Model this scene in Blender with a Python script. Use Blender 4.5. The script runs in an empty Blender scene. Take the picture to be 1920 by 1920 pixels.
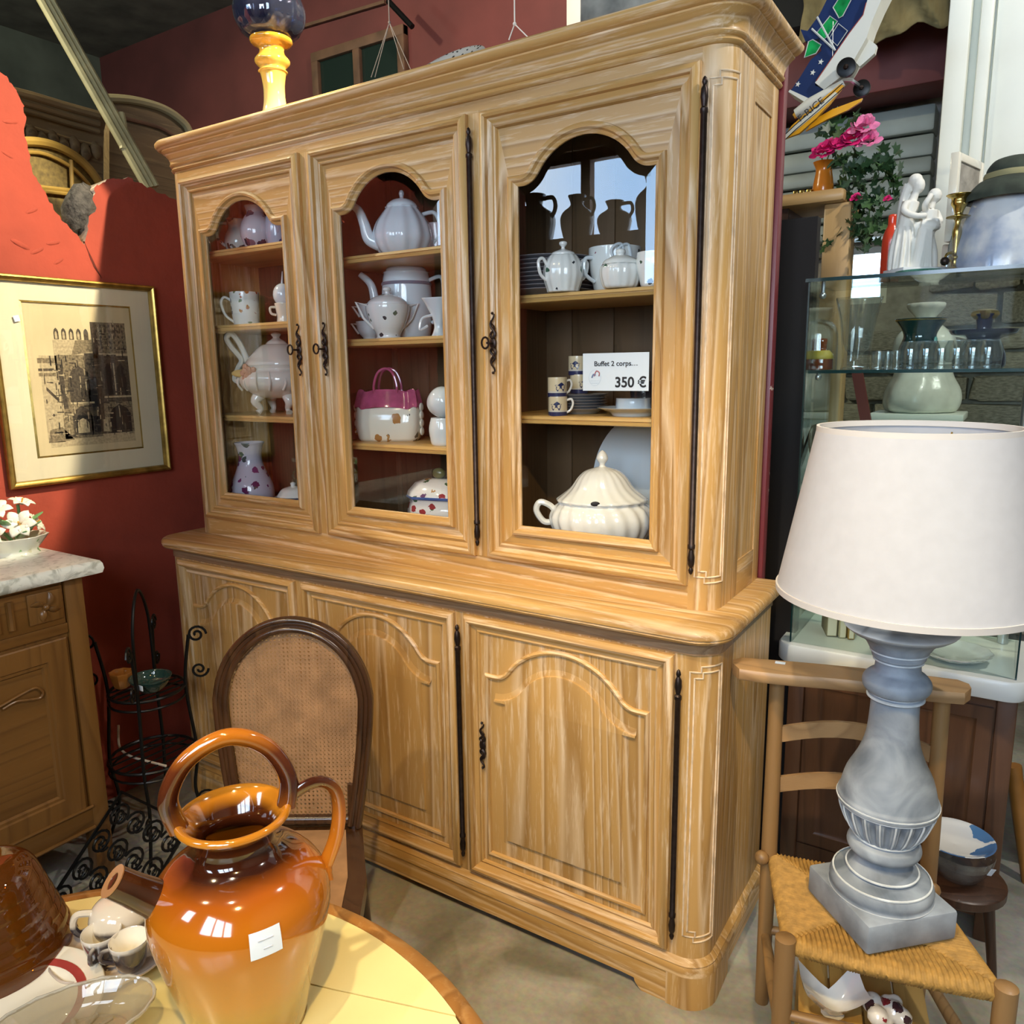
import bpy, bmesh, math, random
from mathutils import Vector, Matrix
random.seed(7)
sc = bpy.context.scene
COL = sc.collection
PI = math.pi

# ------------------------------------------------------------------ camera
CAM = Vector((2.4046, -1.7098, 1.5371))
AX = Vector((0.8409957, 0.5408753, -0.0134229))     # right
AD = Vector((0.0866230, -0.1590949, -0.9834558))    # down
AF = Vector((-0.5340624, 0.8259194, -0.1806503))    # forward
FPX = 1464.684
cd = bpy.data.cameras.new('camera'); cam = bpy.data.objects.new('camera', cd); COL.objects.link(cam)
cd.sensor_width = 36.0; cd.sensor_fit = 'HORIZONTAL'; cd.lens = FPX/1920*36; cd.clip_start = 0.02
m = Matrix.Identity(4)
for i in range(3):
    m[i][0] = AX[i]; m[i][1] = -AD[i]; m[i][2] = -AF[i]; m[i][3] = CAM[i]
cam.matrix_world = m
sc.camera = cam

def at(u, v, x=None, y=None, z=None):
    """measured photo point -> place on a real plane of the room"""
    r = AX*((u-960)/FPX) + AD*((v-960)/FPX) + AF
    t = (x-CAM.x)/r.x if x is not None else (y-CAM.y)/r.y if y is not None else (z-CAM.z)/r.z
    return CAM + r*t

# ------------------------------------------------------------------ world, lamps, exposure
sc.view_settings.view_transform = 'Standard'
sc.view_settings.look = 'None'
sc.view_settings.gamma = 1.0
sc.view_settings.use_curve_mapping = False
sc.view_settings.exposure = 0.15
W = bpy.data.worlds.new('sky'); sc.world = W; W.use_nodes = True
wn = W.node_tree; wb = wn.nodes['Background']
wt = wn.nodes.new('ShaderNodeTexCoord'); wno = wn.nodes.new('ShaderNodeTexNoise'); wr = wn.nodes.new('ShaderNodeValToRGB')
wno.inputs['Scale'].default_value = 2.2; wno.inputs['Detail'].default_value = 6
wr.color_ramp.elements[0].position = .38; wr.color_ramp.elements[0].color = (.42, .66, 1, 1)
wr.color_ramp.elements[1].position = .62; wr.color_ramp.elements[1].color = (.92, .97, 1, 1)
wn.links.new(wt.outputs['Generated'], wno.inputs['Vector']); wn.links.new(wno.outputs['Fac'], wr.inputs['Fac'])
wn.links.new(wr.outputs['Color'], wb.inputs['Color'])
wb.inputs['Strength'].default_value = 13.0
sc.cycles.use_denoising = True
sc.cycles.max_bounces = 7; sc.cycles.diffuse_bounces = 4; sc.cycles.glossy_bounces = 4
sc.cycles.transparent_max_bounces = 24; sc.cycles.transmission_bounces = 6
sc.cycles.sample_clamp_indirect = 6; sc.cycles.caustics_reflective = False; sc.cycles.caustics_refractive = False

def lamp(name, loc, tgt, power, col=(1, .78, .52), size=.03, ang=110, blend=.4):
    l = bpy.data.lights.new(name, 'SPOT'); l.energy = power; l.color = col; l.shadow_soft_size = size
    l.spot_size = math.radians(ang); l.spot_blend = blend
    o = bpy.data.objects.new(name, l); COL.objects.link(o); o.location = loc
    o.rotation_euler = (Vector(tgt)-Vector(loc)).to_track_quat('-Z', 'Y').to_euler()
    return o
WARM = (1, .68, .27)
lamp('ceiling_or_fill_spot', (1.75, .22, 3.35), (-.28, -.62, 2.15), 620, (1, .84, .60), .03, 44, .25)
lamp('ceiling_or_fill_spot', (2.9, -2.3, 3.5), (1.4, -.1, .35), 240, WARM, .04, 37, .8)
lamp('ceiling_or_fill_spot', (.9, -2.4, 3.5), (1.5, -1.0, .8), 95, (1, .80, .48), .03, 62, .5)
lamp('ceiling_or_fill_spot', (2.0, -1.9, 3.5), (2.15, -.05, .3), 170, (1, .86, .62), .03, 40, .6)
lamp('ceiling_or_fill_spot', (3.4, .2, 3.5), (2.4, 1.2, .8), 130, (1, .95, .86), .05, 110)
lamp('ceiling_or_fill_spot', (-1.3, -1.2, 3.9), (-1.2, .5, 2.3), 230, (1, .90, .62), .05, 110)  # fill lamp, added to brighten the furniture behind the red wall
lamp('ceiling_or_fill_spot', (-2.8, -.6, 3.6), (-4.2, 1.6, 3.6), 70, (.75, 1, .80), .08, 150)  # greenish fill, added to lift the dark side wall
lamp('ceiling_or_fill_spot', (.2, 1.4, 3.9), (-.6, 2.6, 3.2), 60, (1, .8, .65), .08, 150)  # fill, added to lift the far maroon wall

# daylight comes in through the openings of the rear wall, the right wall and the back window
def portal(name, loc, rot, sx, sy):
    l = bpy.data.lights.new(name, 'AREA'); l.shape = 'RECTANGLE'; l.size = sx; l.size_y = sy
    l.cycles.is_portal = True
    o = bpy.data.objects.new(name, l); COL.objects.link(o); o.location = loc; o.rotation_euler = rot
portal('window_portal', (.07, -3.28, 2.5), (PI/2, 0, 0), 1.96, 1.0)
portal('window_portal', (2.65, -3.28, 2.35), (PI/2, 0, 0), 1.9, 1.5)  # serves the added opening behind the camera

# ------------------------------------------------------------------ materials
def newmat(name):
    mt = bpy.data.materials.new(name); mt.use_nodes = True
    nt = mt.node_tree
    return mt, nt, nt.nodes['Principled BSDF']
def C4(c): return (c[0], c[1], c[2], 1)
def plain(name, col, rough=.5, metal=0, coat=0, noise=0, nscale=8, bump=0, bscale=40, spec=.5, sheen=0):
    mt, nt, b = newmat(name)
    b.inputs['Base Color'].default_value = C4(col); b.inputs['Roughness'].default_value = rough
    b.inputs['Metallic'].default_value = metal; b.inputs['Coat Weight'].default_value = coat
    b.inputs['Coat Roughness'].default_value = .05; b.inputs['Specular IOR Level'].default_value = spec
    tc = nt.nodes.new('ShaderNodeTexCoord')
    if noise:
        n = nt.nodes.new('ShaderNodeTexNoise'); n.inputs['Scale'].default_value = nscale; n.inputs['Detail'].default_value = 6
        r = nt.nodes.new('ShaderNodeValToRGB')
        r.color_ramp.elements[0].position = .3; r.color_ramp.elements[1].position = .7
        r.color_ramp.elements[0].color = C4([c*(1-noise) for c in col]); r.color_ramp.elements[1].color = C4([min(1, c*(1+noise)) for c in col])
        nt.links.new(tc.outputs['Object'], n.inputs['Vector']); nt.links.new(n.outputs['Fac'], r.inputs['Fac'])
        nt.links.new(r.outputs['Color'], b.inputs['Base Color'])
    if bump:
        n2 = nt.nodes.new('ShaderNodeTexNoise'); n2.inputs['Scale'].default_value = bscale; n2.inputs['Detail'].default_value = 5
        bp = nt.nodes.new('ShaderNodeBump'); bp.inputs['Strength'].default_value = bump; bp.inputs['Distance'].default_value = .01
        nt.links.new(tc.outputs['Object'], n2.inputs['Vector']); nt.links.new(n2.outputs['Fac'], bp.inputs['Height'])
        nt.links.new(bp.outputs['Normal'], b.inputs['Normal'])
    return mt
def wood(name, dark, mid, pale, axis='z', rough=.42, scale=1.0, paleamt=.62, coat=.15, dist=3.2):
    mt, nt, b = newmat(name); N = nt.nodes.new; L = nt.links.new
    tc = N('ShaderNodeTexCoord'); mp = N('ShaderNodeMapping'); L(tc.outputs['Object'], mp.inputs['Vector'])
    s = {'x': (.05, 1, 1), 'y': (1, .05, 1), 'z': (1, 1, .05)}[axis]
    mp.inputs['Scale'].default_value = s
    mp.inputs['Location'].default_value = (random.random()*5, random.random()*5, random.random()*5)
    n0 = N('ShaderNodeTexNoise'); n0.inputs['Scale'].default_value = 3.2*scale; n0.inputs['Detail'].default_value = 1.5; n0.inputs['Distortion'].default_value = .25
    L(mp.outputs['Vector'], n0.inputs['Vector'])
    mk = N('ShaderNodeMath'); mk.operation = 'MULTIPLY'; mk.inputs[1].default_value = 7.5*dist; L(n0.outputs['Fac'], mk.inputs[0])
    wv = N('ShaderNodeMath'); wv.operation = 'FRACT'; L(mk.outputs[0], wv.inputs[0])
    r = N('ShaderNodeValToRGB'); e = r.color_ramp.elements
    e[0].position = 0; e[0].color = C4([a*.55+b_*.45 for a, b_ in zip(dark, mid)]); e[1].position = .22; e[1].color = C4(mid)
    k = e.new(.72); k.color = C4([m_*1.06 for m_ in mid]); k = e.new(.88); k.color = C4([a*(1-paleamt*.6)+p_*paleamt*.6 for a, p_ in zip(mid, pale)]); k = e.new(1); k.color = C4([a*.55+b_*.45 for a, b_ in zip(dark, mid)])
    L(wv.outputs[0], r.inputs['Fac'])
    # pores / lime in the pores
    mp2 = N('ShaderNodeMapping'); L(tc.outputs['Object'], mp2.inputs['Vector'])
    mp2.inputs['Scale'].default_value = tuple(a*(3 if a < .5 else 1)*.5 if a < .5 else 1 for a in s)
    n = N('ShaderNodeTexNoise'); n.inputs['Scale'].default_value = 75*scale; n.inputs['Detail'].default_value = 4; n.inputs['Roughness'].default_value = .7
    L(mp2.outputs['Vector'], n.inputs['Vector'])
    r2 = N('ShaderNodeValToRGB'); r2.color_ramp.elements[0].position = .52; r2.color_ramp.elements[0].color = (0, 0, 0, 1)
    r2.color_ramp.elements[1].position = .68; r2.color_ramp.elements[1].color = (1, 1, 1, 1)
    L(n.outputs['Fac'], r2.inputs['Fac'])
    mu = N('ShaderNodeMath'); mu.operation = 'MULTIPLY'; mu.inputs[1].default_value = .75*paleamt; L(r2.outputs['Color'], mu.inputs[0])
    mx = N('ShaderNodeMix'); mx.data_type = 'RGBA'; L(mu.outputs[0], mx.inputs['Factor']); L(r.outputs['Color'], mx.inputs['A']); mx.inputs['B'].default_value = C4(pale)
    # slow tone drift
    n3 = N('ShaderNodeTexNoise'); n3.inputs['Scale'].default_value = 2.5; L(mp.outputs['Vector'], n3.inputs['Vector'])
    hs = N('ShaderNodeHueSaturation'); mr = N('ShaderNodeMapRange'); mr.inputs['From Min'].default_value = .3; mr.inputs['From Max'].default_value = .7
    mr.inputs['To Min'].default_value = .82; mr.inputs['To Max'].default_value = 1.14
    L(n3.outputs['Fac'], mr.inputs['Value']); L(mr.outputs['Result'], hs.inputs['Value']); L(mx.outputs['Result'], hs.inputs['Color'])
    L(hs.outputs['Color'], b.inputs['Base Color'])
    b.inputs['Roughness'].default_value = rough; b.inputs['Coat Weight'].default_value = coat; b.inputs['Coat Roughness'].default_value = .25
    bp = N('ShaderNodeBump'); bp.inputs['Strength'].default_value = .12; bp.inputs['Distance'].default_value = .004
    L(n.outputs['Fac'], bp.inputs['Height']); L(bp.outputs['Normal'], b.inputs['Normal'])
    return mt
def glassy(name, tint=(1, 1, 1), ior=1.5, rough=0.0, refl=1.0, body=0.0, bodycol=(1, 1, 1)):
    """thin clear glass: what is behind it plus a Fresnel reflection"""
    mt = bpy.data.materials.new(name); mt.use_nodes = True; nt = mt.node_tree; nt.nodes.clear(); N = nt.nodes.new; L = nt.links.new
    o = N('ShaderNodeOutputMaterial'); tr = N('ShaderNodeBsdfTransparent'); tr.inputs['Color'].default_value = C4(tint)
    gl = N('ShaderNodeBsdfGlossy'); gl.inputs['Roughness'].default_value = rough
    ge = N('ShaderNodeNewGeometry'); dt = N('ShaderNodeVectorMath'); dt.operation = 'DOT_PRODUCT'; L(ge.outputs['Incoming'], dt.inputs[0]); L(ge.outputs['Normal'], dt.inputs[1])
    ab = N('ShaderNodeMath'); ab.operation = 'ABSOLUTE'; L(dt.outputs['Value'], ab.inputs[0])
    om = N('ShaderNodeMath'); om.operation = 'SUBTRACT'; om.inputs[0].default_value = 1; L(ab.outputs[0], om.inputs[1])
    pw = N('ShaderNodeMath'); pw.operation = 'POWER'; pw.inputs[1].default_value = 4.5; L(om.outputs[0], pw.inputs[0])
    f0 = ((ior-1)/(ior+1))**2*refl
    mu = N('ShaderNodeMath'); mu.operation = 'MULTIPLY_ADD'; mu.inputs[1].default_value = .9-f0; mu.inputs[2].default_value = f0; mu.use_clamp = True; L(pw.outputs[0], mu.inputs[0])
    base = tr.outputs[0]
    if body:
        df = N('ShaderNodeBsdfDiffuse'); df.inputs['Color'].default_value = C4(bodycol)
        m0 = N('ShaderNodeMixShader'); m0.inputs[0].default_value = body; L(tr.outputs[0], m0.inputs[1]); L(df.outputs[0], m0.inputs[2]); base = m0.outputs[0]
    mx = N('ShaderNodeMixShader'); L(mu.outputs[0], mx.inputs[0]); L(base, mx.inputs[1]); L(gl.outputs[0], mx.inputs[2]); L(mx.outputs[0], o.inputs['Surface'])
    return mt
def floral(name, base, cols, scale=28, dens=.5, size=.33, rough=.12):
    """glazed white ceramic with small scattered painted sprigs"""
    mt, nt, b = newmat(name); N = nt.nodes.new; L = nt.links.new
    tc = N('ShaderNodeTexCoord'); vo = N('ShaderNodeTexVoronoi'); vo.inputs['Scale'].default_value = scale; L(tc.outputs['Object'], vo.inputs['Vector'])
    ns = N('ShaderNodeTexNoise'); ns.inputs['Scale'].default_value = scale*3; L(tc.outputs['Object'], ns.inputs['Vector'])
    ad = N('ShaderNodeMath'); ad.operation = 'MULTIPLY_ADD'; ad.inputs[1].default_value = .5; L(ns.outputs['Fac'], ad.inputs[0]); L(vo.outputs['Distance'], ad.inputs[2])
    lt = N('ShaderNodeMath'); lt.operation = 'LESS_THAN'; lt.inputs[1].default_value = size+.25; L(ad.outputs[0], lt.inputs[0])
    sp = N('ShaderNodeSeparateColor'); L(vo.outputs['Color'], sp.inputs[0])
    gt = N('ShaderNodeMath'); gt.operation = 'LESS_THAN'; gt.inputs[1].default_value = dens; L(sp.outputs[0], gt.inputs[0])
    mu = N('ShaderNodeMath'); mu.operation = 'MULTIPLY'; L(lt.outputs[0], mu.inputs[0]); L(gt.outputs[0], mu.inputs[1])
    r = N('ShaderNodeValToRGB'); r.color_ramp.interpolation = 'CONSTANT'; e = r.color_ramp.elements
    for i, c in enumerate(cols):
        k = e[i] if i < 2 else e.new(i/len(cols)); k.position = i/len(cols); k.color = C4(c)
    L(sp.outputs[1], r.inputs['Fac'])
    mx = N('ShaderNodeMix'); mx.data_type = 'RGBA'; L(mu.outputs[0], mx.inputs['Factor']); mx.inputs['A'].default_value = C4(base); L(r.outputs['Color'], mx.inputs['B'])
    L(mx.outputs['Result'], b.inputs['Base Color']); b.inputs['Roughness'].default_value = rough; b.inputs['Coat Weight'].default_value = .6
    return mt
def zones(name, stops, axis=2, rough=.1, coat=1.0, wob=.02, ws=12, blend=True, noise=.0):
    """glaze whose colour changes with height on the pot"""
    mt, nt, b = newmat(name); N = nt.nodes.new; L = nt.links.new
    tc = N('ShaderNodeTexCoord'); sx = N('ShaderNodeSeparateXYZ'); L(tc.outputs['Object'], sx.inputs[0])
    ns = N('ShaderNodeTexNoise'); ns.inputs['Scale'].default_value = ws; ns.inputs['Detail'].default_value = 4; L(tc.outputs['Object'], ns.inputs['Vector'])
    ma = N('ShaderNodeMath'); ma.operation = 'MULTIPLY_ADD'; ma.inputs[1].default_value = wob*2; L(ns.outputs['Fac'], ma.inputs[0]); L(sx.outputs[axis], ma.inputs[2])
    lo, hi = stops[0][0], stops[-1][0]
    mr = N('ShaderNodeMapRange'); mr.inputs['From Min'].default_value = lo+wob; mr.inputs['From Max'].default_value = hi+wob; L(ma.outputs[0], mr.inputs['Value'])
    r = N('ShaderNodeValToRGB'); e = r.color_ramp.elements
    if not blend: r.color_ramp.interpolation = 'CONSTANT'
    for i, (z, c) in enumerate(stops):
        p_ = (z-lo)/(hi-lo); k = e[i] if i < 2 else e.new(p_); k.position = p_; k.color = C4(c)
    L(mr.outputs['Result'], r.inputs['Fac']); L(r.outputs['Color'], b.inputs['Base Color'])
    b.inputs['Roughness'].default_value = rough; b.inputs['Coat Weight'].default_value = coat; b.inputs['Coat Roughness'].default_value = .03
    return mt

OD, OM, OP = (.27, .135, .036), (.51, .30, .10), (.88, .72, .52)
M = {}
M['oakz'] = wood('oak_upright', OD, OM, OP, 'z'); M['oakx'] = wood('oak_level', OD, OM, OP, 'x'); M['oaky'] = wood('oak_depth', OD, OM, OP, 'y')
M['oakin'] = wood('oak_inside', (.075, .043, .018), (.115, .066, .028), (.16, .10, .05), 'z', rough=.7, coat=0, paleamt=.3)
M['shelf'] = wood('shelf_edge_oak', (.42, .24, .07), (.60, .37, .12), (.76, .52, .24), 'x', paleamt=.3)
M['lime'] = plain('limed_bead', (.74, .58, .40), .5, noise=.25, nscale=30)
M['iron'] = plain('dark_iron', (.045, .032, .028), .42, .85, noise=.3, nscale=60)
M['pane'] = glassy('door_glass', (.97, .985, .98), 1.5, refl=1.7)
M['clear'] = glassy('clear_glass', (.975, .985, .985), 1.45, refl=1.6)
M['case'] = glassy('case_glass', (.945, .985, .97), 1.45, refl=.04)
M['caseedge'] = plain('glass_edge_green', (.006, .035, .036), .15, coat=.3)
M['white'] = plain('white_porcelain', (.80, .80, .78), .12, coat=.8)
M['bluewhite'] = plain('cool_white_porcelain', (.70, .76, .80), .12, coat=.8)
M['cream'] = plain('cream_porcelain', (.80, .74, .60), .14, coat=.7)
M['brass'] = plain('brass', (.55, .40, .12), .25, 1, noise=.25, nscale=30)
M['gold'] = plain('gilt', (.42, .28, .07), .32, .85, noise=.35, nscale=25)
M['red'] = plain('red_plaster', (.30, .046, .023), .85, noise=.16, nscale=5, bump=.35, bscale=24)
M['maroon'] = plain('maroon_paint', (.13, .030, .026), .7, noise=.2, nscale=3)
M['stone'] = plain('grey_stone', (.30, .28, .24), .9, noise=.4, nscale=14, bump=.6, bscale=30)
M['mortar'] = plain('mortar', (.36, .34, .30), .95, noise=.2, nscale=20, bump=.4)
M['tag'] = plain('paper_tag', (.70, .78, .88), .7)  # white paper tinted blue, the cool daylight put into its colour
M['ink'] = plain('black_ink', (.012, .012, .016), .6)
M['black'] = plain('black_metal', (.012, .012, .012), .35, .6)

# ------------------------------------------------------------------ mesh helpers
class B:
    def __init__(s): s.v = []; s.f = []; s.m = []
    def add(s, V, F, mi=0):
        o = len(s.v); s.v += [tuple(p) for p in V]; s.f += [tuple(i+o for i in f) for f in F]; s.m += [mi]*len(F); return s
    def box(s, x0, x1, y0, y1, z0, z1, c=0.0, mi=0):
        if c <= 0:
            V = [(x, y, z) for x in (x0, x1) for y in (y0, y1) for z in (z0, z1)]
            F = [(0, 1, 3, 2), (4, 6, 7, 5), (0, 4, 5, 1), (2, 3, 7, 6), (0, 2, 6, 4), (1, 5, 7, 3)]
            return s.add(V, F, mi)
        bm = bmesh.new(); bmesh.ops.create_cube(bm, size=1)
        for v in bm.verts: v.co = Vector(((x0+x1)/2+v.co.x*(x1-x0), (y0+y1)/2+v.co.y*(y1-y0), (z0+z1)/2+v.co.z*(z1-z0)))
        bmesh.ops.bevel(bm, geom=bm.edges[:], offset=c, segments=2, profile=.5, affect='EDGES')
        bm.verts.index_update(); V = [v.co[:] for v in bm.verts]; F = [[v.index for v in f.verts] for f in bm.faces]; bm.free()
        return s.add(V, F, mi)
    def obox(s, a, b_, w, t, up=(0, 0, 1), mi=0):
        """bar from a to b, width w (sideways), thickness t (along up)"""
        a = Vector(a); b_ = Vector(b_); d = (b_-a).normalized(); up = Vector(up); sd = d.cross(up).normalized(); u = sd.cross(d)
        V = [p+sd*(w/2*i)+u*(t/2*j) for p in (a, b_) for i in (-1, 1) for j in (-1, 1)]
        return s.add(V, [(0, 1, 3, 2), (4, 6, 7, 5), (0, 4, 5, 1), (2, 3, 7, 6), (0, 2, 6, 4), (1, 5, 7, 3)], mi)
    def lathe(s, prof, n=32, c=(0, 0, 0), rf=None, sx=1, sy=1, mi=0, rot=None, cap=False):
        V = []; F = []; k = len(prof)
        for j in range(n):
            a = 2*PI*j/n
            for i, (r, z) in enumerate(prof):
                q = r*(rf(a, i/(k-1)) if rf else 1)
                p = Vector((q*math.cos(a)*sx, q*math.sin(a)*sy, z))
                if rot: p = rot @ p
                V.append((p.x+c[0], p.y+c[1], p.z+c[2]))
        for j in range(n):
            a = j*k; b_ = ((j+1) % n)*k
            for i in range(k-1):
                F.append((a+i, b_+i, b_+i+1, a+i+1))
        if cap: F.append(tuple(j*k for j in reversed(range(n)))); F.append(tuple(j*k+k-1 for j in range(n)))
        return s.add(V, F, mi)
    def tube(s, pts, r, n=8, closed=False, mi=0, flat=1.0, up=None):
        P = [Vector(p) for p in pts]; k = len(P); R = r if isinstance(r, (list, tuple)) else [r]*k
        V = []; F = []; prev = None
        for i in range(k):
            if closed: d = P[(i+1) % k]-P[i-1]
            else: d = P[min(i+1, k-1)]-P[max(i-1, 0)]
            d = d.normalized() if d.length > 1e-9 else Vector((0, 0, 1))
            if up is not None:
                sd = d.cross(Vector(up)); sd = sd.normalized() if sd.length > 1e-6 else Vector((1, 0, 0))
            elif prev is None:
                sd = d.orthogonal().normalized()
            else:
                sd = (prev-d*prev.dot(d)).normalized()
            prev = sd; u = d.cross(sd)
            for j in range(n):
                a = 2*PI*j/n; V.append(P[i]+sd*(math.cos(a)*R[i])+u*(math.sin(a)*R[i]*flat))
        for i in range(k if closed else k-1):
            a = i*n; b_ = ((i+1) % k)*n
            for j in range(n): F.append((a+j, a+(j+1) % n, b_+(j+1) % n, b_+j))
        if not closed:
            F.append(tuple(range(n-1, -1, -1))); F.append(tuple(range((k-1)*n, k*n)))
        return s.add(V, F, mi)
    def ball(s, c, r, n=16, sx=1, sy=1, sz=1, mi=0):
        k = n//2; return s.lathe([(max(0, math.sin(PI*i/k))*r, -math.cos(PI*i/k)*r*sz) for i in range(k+1)], n, c, None, sx, sy, mi)
    def prism(s, poly, axis, a0, a1, mi=0):
        """2-D polygon extruded along axis ('x': poly is (y,z); 'y': (x,z); 'z': (x,y))"""
        f = {'x': lambda p, a: (a, p[0], p[1]), 'y': lambda p, a: (p[0], a, p[1]), 'z': lambda p, a: (p[0], p[1], a)}[axis]
        n = len(poly); V = [f(p, a0) for p in poly]+[f(p, a1) for p in poly]
        F = [(i, (i+1) % n, n+(i+1) % n, n+i) for i in range(n)]+[tuple(range(n-1, -1, -1)), tuple(range(n, 2*n))]
        return s.add(V, F, mi)
    def rings(s, R, closed=True, cap0=False, cap1=False, mi=0, seg=None):
        n = len(R[0]); V = [p for r in R for p in r]; o = len(s.v); s.v += [tuple(p) for p in V]
        for k in range(len(R)-1):
            for i in range(n if closed else n-1):
                j = (i+1) % n; s.f.append((o+k*n+i, o+k*n+j, o+(k+1)*n+j, o+(k+1)*n+i)); s.m.append(seg(i) if seg else mi)
        if cap0: s.f.append(tuple(o+i for i in reversed(range(n)))); s.m.append(mi)
        if cap1: s.f.append(tuple(o+(len(R)-1)*n+i for i in range(n))); s.m.append(mi)
        return s
    def build(s, name, mat, parent=None, smooth=40, world=False, kind=None, label=None):
        me = bpy.data.meshes.new(name); me.from_pydata(s.v, [], s.f); me.validate()
        bm = bmesh.new(); bm.from_mesh(me); bmesh.ops.recalc_face_normals(bm, faces=bm.faces[:]); bm.to_mesh(me); bm.free()
        for mt in (mat if isinstance(mat, (list, tuple)) else [mat]): me.materials.append(M[mt] if isinstance(mt, str) else mt)
        if len(s.m) == len(me.polygons): me.polygons.foreach_set('material_index', s.m)
        if smooth:
            me.polygons.foreach_set('use_smooth', [True]*len(me.polygons)); me.set_sharp_from_angle(angle=math.radians(smooth))
        o = bpy.data.objects.new(name, me); COL.objects.link(o)
        if parent is not None:
            o.parent = parent
            if world:
                q = parent; off = Vector((0, 0, 0))
                while q is not None: off += q.location; q = q.parent
                o.location = -off
        if kind: o['kind'] = kind
        if label: o['label'] = label
        return o
def thing(name, label, cat, loc=(0, 0, 0), rz=0, group=None, tilt=None):
    o = bpy.data.objects.new(name, None); COL.objects.link(o); o.location = loc; o.rotation_euler = tilt if tilt else (0, 0, rz)
    o.empty_display_size = .05; o['label'] = label; o['category'] = cat
    if group: o['group'] = group
    return o
def tag(o, label, cat, group=None, loc=None, rz=None):
    o['label'] = label; o['category'] = cat
    if group: o['group'] = group
    if loc is not None: o.location = loc
    if rz is not None: o.rotation_euler = (0, 0, rz)
    return o
def struct(o): o['kind'] = 'structure'; return o
def dup(root, loc, label, rz=None):
    r = root.copy(); COL.objects.link(r); r.location = loc; r['label'] = label
    if rz is not None: r.rotation_euler = (0, 0, rz)
    for ch in list(root.children):
        c = ch.copy(); COL.objects.link(c); c.parent = r
        for g in list(ch.children):
            d = g.copy(); COL.objects.link(d); d.parent = c
    return r
def share(src, parent, loc=None, rot=None, scale=None):
    c = src.copy(); COL.objects.link(c); c.parent = parent
    if loc is not None: c.location = loc
    if rot is not None: c.rotation_euler = rot
    if scale is not None: c.scale = scale
    return c
def arc(cx, cy, r, a0, a1, n): return [(cx+r*math.cos(math.radians(a0+(a1-a0)*i/n)), cy+r*math.sin(math.radians(a0+(a1-a0)*i/n))) for i in range(n+1)]
def rrect(x0, x1, y0, y1, r, n=8):
    """outline with rounded front corners (front = y0), square back, counter-clockwise"""
    return arc(x0+r, y0+r, r, 180, 270, n)+arc(x1-r, y0+r, r, 270, 360, n)+[(x1, y1), (x0, y1)]
def offs(L, d):
    """miter offset of a closed counter-clockwise 2-D loop; d > 0 goes inwards"""
    out = []; n = len(L)
    for i in range(n):
        p = Vector(L[i]); a = p-Vector(L[i-1]); b_ = Vector(L[(i+1) % n])-p
        if a.length < 1e-7: a = b_
        if b_.length < 1e-7: b_ = a
        a = a.normalized(); b_ = b_.normalized()
        na = Vector((-a.y, a.x)); nb = Vector((-b_.y, b_.x)); k = na+nb
        k = k/max(.25, (1+na.dot(nb))); out.append((p.x+k.x*d, p.y+k.y*d))
    return out
def bez(P, n=12):
    """smooth polyline (Catmull-Rom) through points"""
    P = [Vector(p) for p in P]; out = []
    for i in range(len(P)-1):
        p0 = P[max(i-1, 0)]; p1 = P[i]; p2 = P[i+1]; p3 = P[min(i+2, len(P)-1)]
        for k in range(n):
            t = k/n; out.append(.5*((2*p1)+(p2-p0)*t+(2*p0-5*p1+4*p2-p3)*t*t+(3*p1-p0-3*p2+p3)*t**3))
    out.append(P[-1]); return out
def smooth2(P, n=6): return [tuple(p) for p in bez([(a, b_, 0) for a, b_ in P], n)]
def prof(P, n=5): return [(max(0, p[0]), p[1]) for p in smooth2(P, n)]
# ================================================================== THE SETTING
def concrete():
    mt, nt, b = newmat('worn_concrete'); N = nt.nodes.new; L = nt.links.new
    tc = N('ShaderNodeTexCoord'); n1 = N('ShaderNodeTexNoise'); n1.inputs['Scale'].default_value = 3.2; n1.inputs['Detail'].default_value = 8; n1.inputs['Distortion'].default_value = .8
    n2 = N('ShaderNodeTexNoise'); n2.inputs['Scale'].default_value = 60; n2.inputs['Detail'].default_value = 4
    L(tc.outputs['Object'], n1.inputs['Vector']); L(tc.outputs['Object'], n2.inputs['Vector'])
    r = N('ShaderNodeValToRGB'); e = r.color_ramp.elements; e[0].position = .36; e[0].color = (.20, .19, .14, 1); e[1].position = .66; e[1].color = (.42, .40, .33, 1)
    L(n1.outputs['Fac'], r.inputs['Fac'])
    mx = N('ShaderNodeMix'); mx.data_type = 'RGBA'; mx.blend_type = 'MULTIPLY'; mx.inputs['Factor'].default_value = .5
    L(r.outputs['Color'], mx.inputs['A']); L(n2.outputs['Color'], mx.inputs['B']); 
    hs = N('ShaderNodeHueSaturation'); hs.inputs['Saturation'].default_value = .75; hs.inputs['Value'].default_value = 1.35; L(mx.outputs['Result'], hs.inputs['Color'])
    L(hs.outputs['Color'], b.inputs['Base Color']); b.inputs['Roughness'].default_value = .62
    return mt
struct(B().box(-4.7, 5.1, -3.4, 3.4, -.06, 0).build('floor', concrete(), smooth=0))
M['ceil'] = plain('dark_roof_boards', (.11, .10, .08), .9, noise=.4, nscale=4)
struct(B().box(-4.7, 5.1, -3.4, 3.4, 4.25, 4.35).build('ceiling', 'ceil', smooth=0))
M['shade'] = plain('dark_distemper', (.11, .12, .09), .9, noise=.45, nscale=1.6)
struct(B().box(-4.75, -4.6, -3.4, 3.4, 0, 4.25).build('wall_side', 'shade', smooth=0))

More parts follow.
